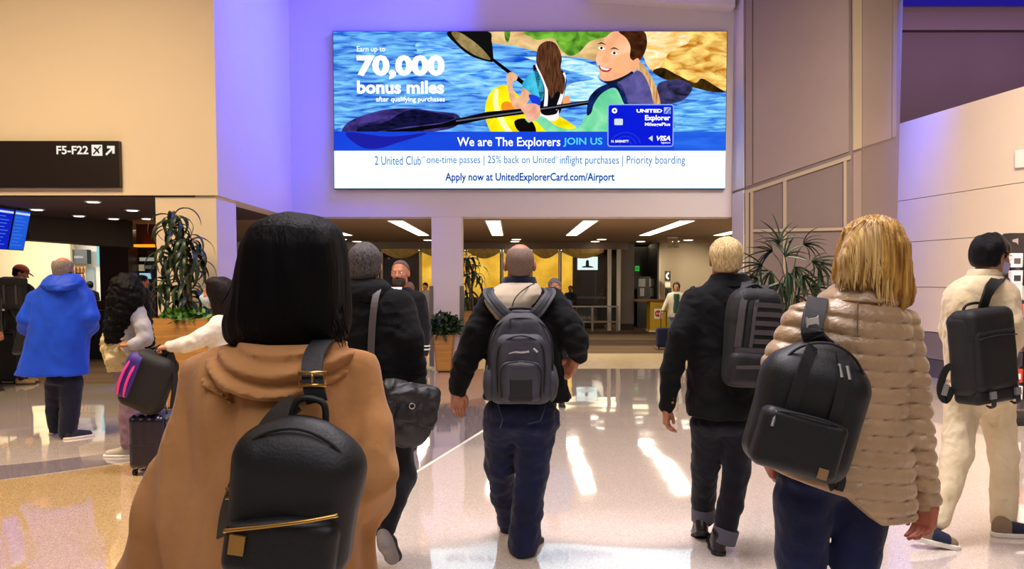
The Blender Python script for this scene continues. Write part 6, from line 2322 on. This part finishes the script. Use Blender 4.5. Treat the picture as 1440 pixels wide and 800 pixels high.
# man in cap
p, w = far_person('man in a rust-brown cap with dark grey backpack in the left queue', 38, 11.4, 1.76, -70, NAVYJ, cloth('dark_slacks', '1a1a24', .9), BLKH, SK1, 'short', h=.013, shoes=TANS, pitch=-22)
CAPM = cloth('rust_cap', '8a3c22', .8)
cp = p.local('cap', lambda P: smax(smax(ell(P, (0, -.014, .035), (.092, .112, .098)), .042 - P[:, 2], .006), -ell(P, (0, -.014, .03), (.08, .1, .085)), .004), HL, HH, .006, CAPM)
b = MB()
rim = [lp(p.HM, (.082 * math.cos(a), .065 + .105 * math.sin(a), .044 - .028 * math.sin(a))) for a in np.linspace(0, math.pi, 12)]
b.prism(rim, (0, 0, .008))
b.build('cap_brim', CAPM, cp)
bag = thing('backpack', 'dark grey roll-top backpack on the man in the cap', 'backpack', at(22, 432, 11.1))
M = frame(at(22, 412, 11.25), unit((1, .15, 0)), unit((.15, -1, 0)), np.array([0, 0, 1.0]))
sdf_obj('main_body', lambda P: rbox(P, (0, .06, 0), (.155, .1, .235), .05) + .004 * folds(P, 20, 4), (-.2, -.06, -.28), (.2, .2, .28), .01, DKGREY, bag, M)
sdf_obj('top_flap', lambda P: rbox(P, (0, .065, .16), (.162, .11, .07), .04), (-.2, -.08, .05), (.2, .21, .27), .01, DKGREY, bag, M)
for x in (-.08, .08):
    b = MB()
    b.ribbon([lp(M, (x, .175, .12)), lp(M, (x, .172, -.04)), lp(M, (x, .165, -.16))], (0, -1, 0), .03, .006)
    b.build('strap', BAND, bag)
# person at the far left edge with case
p, w = far_person('person cut off by the left edge, dark clothes and yellow scarf', -14, 10.6, 1.66, -30, cloth('dark_wool', '1a1412', .9), cloth('dark_slacks', '1a1a24', .9), GREYH, SK1, 'short')
p.garment('scarf', [(1.52, p.base[0], p.base[1], .10, .10), (1.46, p.base[0], p.base[1], .15, .13), (1.40, p.base[0], p.base[1], .16, .14)], [], cloth('yellow_scarf', 'c88a18', .9), .012, (.012, 18, 3))
sc = thing('suitcase', 'black upright suitcase at the left edge of the picture', 'suitcase', ground(8, 541))
M = frame(ground(6, 541) + (0, .16, 0), (1, 0, 0), (0, -1, 0), (0, 0, 1))
sdf_obj('shell', lambda P: rbox(P, (0, 0, .40), (.17, .13, .36), .04) + .003 * folds(P, 14, 2), (-.2, -.18, 0), (.2, .18, .8), .012, NYLON, sc, M)
for x in (-.12, .12):
    b = MB()
    c_ = lp(M, (x, .08, .025))
    b.tube([c_ - (.015, 0, 0), c_ + (.015, 0, 0)], .025, 12)
    b.build('wheel', RUBBER, sc)
b = MB()
b.tube(smooth_path([lp(M, q) for q in ((-.07, 0, .74), (-.06, 0, .98), (.06, 0, .98), (.07, 0, .74))], 4), .01, 6)
b.build('handle', M_BLACK, sc, True)
# bearded man in uniform
UNI = cloth('black_uniform', '07070c', .85)
p, w = far_person('bearded man in black uniform and tie walking toward the camera', 566, 7.0, 1.715, 172, UNI, cloth('black_trousers', '0c0c12', .9), hairmat('thin_brown_hair', '7a6458', '4c3e38', .55, (160, 160, 30)), SK1, 'short', h=.010, coat_len=.78, front=-.022, th=.005)
BEARD = hairmat('greying_beard', '4a3a34', '241c1a', .6, (160, 160, 40))
p.local('beard', lambda P: smax(smax(smin(ell(P, (0, .045, -.075), (.062, .062, .062)), ell(P, (0, .068, -.105), (.036, .036, .048)), .02) + .003 * wav(P, 120, 4), P[:, 2] + .03, .008), .005 - P[:, 1], .01), (-.1, -.02, -.18), (.1, .15, 0), .005, BEARD)
b = MB()
q = [p.base + rotz(math.radians(172)) @ np.array([x, y, 0]) + (0, 0, z) for x, y, z in ((-.05, .125, 1.475), (.05, .125, 1.475), (.014, .19, 1.31), (-.014, .19, 1.31))]
b.prism(q, rotz(math.radians(172)) @ np.array([0, .008, 0]))
b.build('shirt_front', mat('white_shirt', 'e8e6e4', .8), p.root)
b = MB()
q = [p.base + rotz(math.radians(172)) @ np.array([x, y, 0]) + (0, 0, z) for x, y, z in ((-.009, .14, 1.46), (.009, .14, 1.46), (.009, .198, 1.32), (-.009, .198, 1.32))]
b.prism(q, rotz(math.radians(172)) @ np.array([0, .006, 0]))
b.build('tie', M_BLACK, p.root)
for s_ in (-1, 1):
    wr = w(s_ * .234, .06, .925)
    wr2 = w(s_ * .232, .045, .975)
    for t in (.2, .8):
        c_ = wr + (wr2 - wr) * t
        b = MB()
        b.tube([c_ - (0, 0, .006), c_ + (0, 0, .006)], .054, 16)
        b.build('sleeve_stripe', mat('silver_braid', 'd0ccc4', .5), p.root)
# man beyond the bald man
p, w = far_person('grey-haired man in blue shirt facing the camera behind the bald man', 779, 9.4, 1.56, 178, cloth('blue_shirt', '1e3c78', .85), NAVYJ, GREYH, SK1, 'short', h=.013)
# woman with white coat and rolling bag
YW = 17.6
p, w = far_person('smiling long-haired woman in white coat and green top near the yellow counter', 948, YW, 1.50, 165, cloth('white_coat', 'd8d0bc', .9), cloth('light_jeans', '6c8cc0', .9), BLKH, SK2, 'long', h=.016,
                  lefthand=(1, at(937, 425, YW), at(930, 440, YW - .1)))
Rw = rotz(math.radians(165))
sdf_top = [(1.24, *(p.base + Rw @ np.array([0, .075, 0]))[:2], .075, .10), (1.0, *(p.base + Rw @ np.array([0, .075, 0]))[:2], .085, .105), (.80, *(p.base + Rw @ np.array([0, .075, 0]))[:2], .09, .11)]
p.garment('green_top', sdf_top, [], cloth('green_top', '2c5048', .8), .016, None)
tr = thing('rolling_bag', 'dark blue rolling bag beside the woman in the white coat', 'suitcase', at(934, 478, YW - .5) * (1, 1, 0))
M = frame(np.array([at(933, 470, YW - .4)[0], YW - .4, 0]), (1, 0, 0), (0, -1, 0), (0, 0, 1))
sdf_obj('bag_body', lambda P: rbox(P, (0, 0, .27), (.16, .12, .22), .05), (-.2, -.16, 0), (.2, .16, .52), .015, cloth('navy_bag', '18203e', .8), tr, M)
b = MB()
for x in (-.06, .06):
    b.tube([lp(M, (x, 0, .48)), lp(M, (x, 0, .86))], .01, 6)
b.tube([lp(M, (-.06, 0, .86)), lp(M, (.06, 0, .86))], .014, 6)
b.build('handle', M_BLACK, tr)
for x in (-.11, .11):
    b = MB()
    c_ = lp(M, (x, .05, .03))
    b.tube([c_ - (.012, 0, 0), c_ + (.012, 0, 0)], .03, 12)
    b.build('wheel', RUBBER, tr)
# silhouettes deeper in the hall
far_person('dark-haired person seen from behind beside the woman in white', 971, 16.6, 1.42, 0, cloth('dark_wool', '1a1412', .9), NAVYJ, BLKH, SK3, 'short', h=.018)
far_person('grey-haired person far off beside the blond man collar', 996, 19.0, 1.50, 0, NAVYJ, NAVYJ, GREYH, SK1, 'short', h=.02)
far_person('grey-haired person far off behind the bald man left shoulder', 694, 19.0, 1.32, 170, NAVYJ, NAVYJ, GREYH, SK1, 'short', h=.02)
far_person('dark-haired person in white shirt beside the lounge bar by the pier', 600, 22.0, 1.48, 150, cloth('grey_shirt', '8a8484', .9), NAVYJ, BLKH, SK1, 'short', h=.02)
far_person('dark silhouette of a person behind the glass balustrade', 801, 24.5, 1.38, 180, NAVYJ, NAVYJ, BLKH, SK3, 'short', h=.02)
far_person('person in black standing by the shop door beyond the blue coat', 135, 19.0, 1.52, 60, BLACKCL, NAVYJ, BLKH, SK3, 'short', h=.02)
far_person('person in dark jacket passing behind the tall potted plant', 207, 12.6, 1.62, -60, NAVYJ, NAVYJ, BLKH, SK1, 'short', h=.018)
far_person('long-haired blonde person far off beside the man in uniform', 578, 13.2, 1.50, 10, NAVYJ, NAVYJ, hairmat('fair_hair', 'b08a58', '8a6438', .5), SK2, 'long', h=.018)
# ================================================================== plants
def leafmat(name, c, c2):
    return mat(name, c, .38, var=(3, .3), color2=c2, spec=.5)


LEAF = [leafmat('leaf_dark', '1c3018', '12200e'), leafmat('leaf_mid', '2a4420', '1a2c14')]
SOIL = mat('soil', '2a1e14', .95, bump=(40, .6))
STEM = mat('plant_cane', '6a5a3c', .8, bump=(30, .4))


def leaf_mesh(name, L, W, rise, droop, m, n=8, fold=.25):
    V, Fc = [], []
    x = z = 0.0
    ang = rise
    for i in range(n + 1):
        t = i / n
        w = W * math.sin(math.pi * min(1, (t * .86 + .12))) ** .7
        V += [(x, -w / 2, z + w * fold), (x, 0, z), (x, w / 2, z + w * fold)]
        x += L / n * math.cos(ang)
        z += L / n * math.sin(ang)
        ang -= droop / n * (1.6 - t)
    for i in range(n):
        a = i * 3
        Fc += [(a, a + 1, a + 4, a + 3), (a + 1, a + 2, a + 5, a + 4)]
    me = bpy.data.meshes.new(name)
    me.from_pydata(V, [], Fc)
    me.materials.append(m)
    me.polygons.foreach_set('use_smooth', np.ones(len(me.polygons), dtype=bool))
    me.update()
    return me


def add_leaf(parent, me, pos, az, tilt=0.0, roll=0.0, sc=1.0):
    o = bpy.data.objects.new('leaf', me)
    col.objects.link(o)
    o.parent = parent
    o.location = Vector([float(x) for x in (np.asarray(pos) - wloc(parent))])
    o.rotation_euler = (roll, -tilt, az)
    o.scale = (sc, sc, sc)
    return o


def planter(label, cx, cy, w0, w1, h, m=M_WOOD):
    t = thing('planter', label, 'planter', (cx, cy, 0))
    b = MB()
    a, c = w0 / 2, w1 / 2
    for (x0, y0, x1, y1) in ((-1, -1, 1, -1), (1, -1, 1, 1), (1, 1, -1, 1), (-1, 1, -1, -1)):
        q = [np.array([cx + x0 * a, cy + y0 * a, .02]), np.array([cx + x1 * a, cy + y1 * a, .02]), np.array([cx + x1 * c, cy + y1 * c, h]), np.array([cx + x0 * c, cy + y0 * c, h])]
        nrm = unit((-(x0 + x1), -(y0 + y1), 0)) * .02
        bb = MB()
        bb.prism(q, nrm)
        bb.build('side_board', m, t, bevel=.003)
    b = MB()
    b.box((cx - c + .015, cy - c + .015, h - .08), (cx + c - .015, cy + c - .015, h - .04))
    b.build('soil', SOIL, t)
    b = MB()
    b.box((cx - a + .03, cy - a + .03, 0), (cx + a - .03, cy + a - .03, .025))
    b.build('foot', M_BLACK, t)
    return t


def bush(parent, name, c, rx, ry, rz, n, m, size, seed):
    rs = random.Random(seed)
    b = MB()
    for i in range(n):
        th, ph = rs.uniform(0, 6.28), math.acos(rs.uniform(-.15, 1))
        r = rs.uniform(.55, 1.0)
        q = np.array([c[0] + rx * r * math.sin(ph) * math.cos(th), c[1] + ry * r * math.sin(ph) * math.sin(th), c[2] + rz * r * math.cos(ph)])
        d = unit((rs.uniform(-1, 1), rs.uniform(-1, 1), rs.uniform(-.4, .9))) * size * rs.uniform(.7, 1.3)
        s_ = unit(np.cross(d, (rs.uniform(-1, 1), rs.uniform(-1, 1), 1))) * size * .28
        b.add([q, q + d * .5 + s_, q + d, q + d * .5 - s_], [(0, 1, 2, 3)])
    o = mesh_obj(name, b.V, b.F, m, parent)
    o['kind'] = 'stuff'
    return o


def dracaena(label, crowns, base, Y, seed, n, L, loc):
    rs = random.Random(seed)
    t = thing('dracaena', label, 'plant', loc)
    for (u, v, dy) in crowns:
        c = at(u, v, Y + dy)
        b = MB()
        b.tube(smooth_path([np.array([base[0] + rs.uniform(-.08, .08), base[1] + rs.uniform(-.05, .05), base[2]]), np.array([c[0] * .6 + base[0] * .4, c[1], (c[2] + base[2]) / 2]), c], 5), .018, 8)
        b.build('cane', STEM, t, True)
        for i in range(n):
            me = rs.choice(DR)
            k = i / n
            add_leaf(t, me, c + (0, 0, -.22 * k + rs.uniform(-.02, .02)), i * 2.4 + rs.uniform(-.3, .3), rs.uniform(-.35, .25) - .35 * k, rs.uniform(-.4, .4), L * rs.uniform(.8, 1.15))
    return t


DR = [leaf_mesh('strap_leaf', .44, .05, 1.05, d, LEAF[i % 2], 9) for i, d in enumerate((2.6, 2.9, 2.3, 3.1))]
p0, p1 = at(212, 448, 9.1), at(292, 448, 9.1)
cx, hh_ = (p0[0] + p1[0]) / 2, p0[2]
planter('large wooden planter under the tall drooping plant at the left pillar', cx, 9.45, .60, .70, hh_)
base = (cx, 9.45, hh_ - .05)
dracaena('tall dracaena with long drooping leaves in front of the left pillar', [(245, 306, .3), (262, 338, .25), (240, 352, .4), (268, 362, .3), (236, 395, .35), (262, 408, .3)], base, 9.1, 3, 24, 1.0, base)
pg = thing('ground_cover', 'bright green leafy ground cover filling the large wooden planter', 'plant', (cx, 9.45, hh_ - .04))
bush(pg, 'foliage', (cx, 9.4, hh_ - .03), .36, .34, .14, 700, mat('bright_leaf', '5c8c1c', .5, var=(8, .5), color2='2c5010'), .09, 5)
# second dracaena beyond the pier
c2 = at(662, 440, 15.2)
planter('wooden planter half hidden behind the bald man, beyond the pier', c2[0] + .05, 15.2, .40, .46, at(660, 437, 15.2)[2])
dracaena('drooping dracaena just beyond the white pier', [(658, 362, 0), (664, 385, 0), (657, 415, .05)], (c2[0] + .03, 15.2, at(660, 437, 15.2)[2] - .06), 15.2, 8, 18, 1.15, (c2[0] + .05, 15.2, at(660, 437, 15.2)[2] - .05))
# small planter with fern in front of the pier
YP = 12.95
q0 = ground(625, 520)
w0, w1 = (at(635, 500, YP)[0] - at(614, 500, YP)[0]), (at(639, 500, YP)[0] - at(610, 500, YP)[0])
zz = at(625, 470, YP)[2]
cxs = at(624.5, 500, YP)[0]
planter('small tapered wooden planter with a fern in front of the white pier', cxs, YP + .05, w0, w1, zz)
fr = thing('fern', 'dark green bushy fern in the small tapered planter', 'plant', (cxs, YP + .05, zz - .05))
bush(fr, 'foliage', (cxs, YP + .02, zz + .06), .30, .26, .30, 900, LEAF[1], .09, 6)
FR = [leaf_mesh('fern_frond', .36, .07, .9, d, LEAF[1], 7) for d in (1.6, 2.1)]
for i in range(26):
    add_leaf(fr, FR[i % 2], (cxs, YP + .05, zz), i * 2.4, .25 - .5 * (i % 3) / 2, 0, .8 + .3 * ((i * 7) % 5) / 5)

# lady palm in front of the big pillar
YPM = 8.6
rs = random.Random(12)
bx = at(1108, 560, YPM)
planter('wooden planter of the lady palm, hidden behind the walkers', bx[0], YPM, .42, .50, .55)
pm = thing('lady_palm', 'lady palm with dark fan leaves in front of the big pillar', 'plant', (bx[0], YPM, .5))
PL = [leaf_mesh('palm_leaflet', .30, .034, .0, d, LEAF[i % 2], 6, .35) for i, d in enumerate((.3, .6, .9))]
fans = [(1104, 361, 60, .0), (1096, 342, 100, .1), (1086, 354, 165, 0), (1130, 344, 15, .05), (1072, 374, 195, -.1), (1142, 368, -10, -.1), (1066, 392, 200, -.15), (1152, 372, -25, 0), (1085, 382, 230, .1), (1118, 376, -60, .1), (1128, 388, -50, -.1), (1098, 398, 250, 0), (1140, 404, -5, .1), (1085, 412, 200, .15), (1118, 416, -40, 0), (1100, 426, 270, .1), (1074, 408, 215, .1), (1108, 384, 280, -.2)]
for (u, v, ang, dy) in fans:
    c = at(u, v, YPM + dy)
    b = MB()
    b.tube(smooth_path([np.array([bx[0] + rs.uniform(-.1, .1), YPM + rs.uniform(-.05, .05), .5]), np.array([bx[0] * .7 + c[0] * .3, YPM + dy * .4, c[2] - .25 - rs.uniform(0, .1)]), c], 5), .006, 6)
    b.build('stem', mat('palm_stem', '2c3a1c', .7), pm, True)
    a0 = math.radians(ang)
    for k in range(8):
        a = a0 + (k - 3.5) * .30
        # leaflet direction mostly in the x-z plane, with depth spread
        d = unit((math.cos(a), rs.uniform(-.5, .5), math.sin(a) - .1))
        az = math.atan2(d[1], d[0])
        tilt = math.asin(d[2])
        add_leaf(pm, rs.choice(PL), c, az, tilt, rs.uniform(-.8, .8), rs.uniform(.85, 1.2))

# ================================================================== accessory rack at the right edge
YR = 8.4
rk = thing('display_rack', 'tall travel-accessory display rack at the right edge', 'rack', (at(1450, 590, YR)[0], YR, 0))
xa, xb = at(1417, 400, YR)[0], at(1520, 400, YR)[0]
zt_ = at(1440, 328, YR)[2]
b = MB()
b.box((xa, YR + .02, .12), (xb, YR + .06, zt_ - .2))
b.build('back_panel', mat('rack_lilac', '9a90a0', .5, var=(3, .1)), rk)
b = MB()
b.box((xa - .02, YR - .05, zt_ - .22), (xb + .02, YR + .08, zt_))
b.build('header', mat('rack_header', '2c2628', .4), rk)
b = MB()
b.prism([at(u, v, YR - .054) for u, v in ((1424, 337), (1432, 335), (1432, 344), (1429, 341), (1424, 340))], (0, .003, 0))
b.build('header_mark', mat('rack_mark', '9a8a8c', .5), rk)
for x in (xa - .01, xb):
    b = MB()
    b.box((x, YR - .02, 0), (x + .03, YR + .08, zt_))
    b.build('post', M_BLACK, rk)
b = MB()
b.box((at(1372, 595, YR)[0], YR - .35, 0), (xb, YR + .3, .05))
b.build('base', M_BLACK, rk, bevel=.01)
cols = ['f0eef0', '241e20', 'd8d0d8', '5a4a48', 'ece4d8', '302c38', 'b8402c']
nm = ['white', 'black', 'pale', 'brown', 'cream', 'charcoal', 'red']
rs = random.Random(3)
rowsv = [366, 390, 412, 437, 462, 485, 505, 528, 552]
words = ['top', 'second', 'third', 'fourth', 'fifth', 'sixth', 'seventh', 'eighth', 'lowest']
for i, v in enumerate(rowsv):
    for j, u in enumerate((1428, 1447, 1466)):
        k = (i * 2 + j * 3) % 7
        if i == 7 and j == 0:
            k = 6
        c = at(u, v, YR - .06)
        w_, h_ = (.06, .075) if k != 4 else (.055, .09)
        t = thing('hanging_packet', '%s packet in the %s row of the display rack, column %s' % (nm[k], words[i], ('nearest the man', 'in the middle', 'farthest right')[j]), 'packet', (c[0], YR - .06, c[2] - h_), 'packets on the display rack')
        b = MB()
        b.box((c[0] - w_, YR - .09, c[2] - h_), (c[0] + w_, YR - .03, c[2] + h_))
        b.build('card', mat('packet_' + nm[k], cols[k], .5), t, bevel=.004)
        b = MB()
        b.box((c[0] - w_ * .6, YR - .094, c[2] - h_ * .5), (c[0] + w_ * .6, YR - .09, c[2] + h_ * .3))
        b.build('printed_panel', mat('packet_in_' + nm[(k + 3) % 7], cols[(k + 3) % 7], .5), t)
        b = MB()
        b.tube([(c[0], YR - .06, c[2] + h_ - .01), (c[0], YR + .03, c[2] + h_ + .012)], .004, 5)
        b.build('peg', SILVER, t)
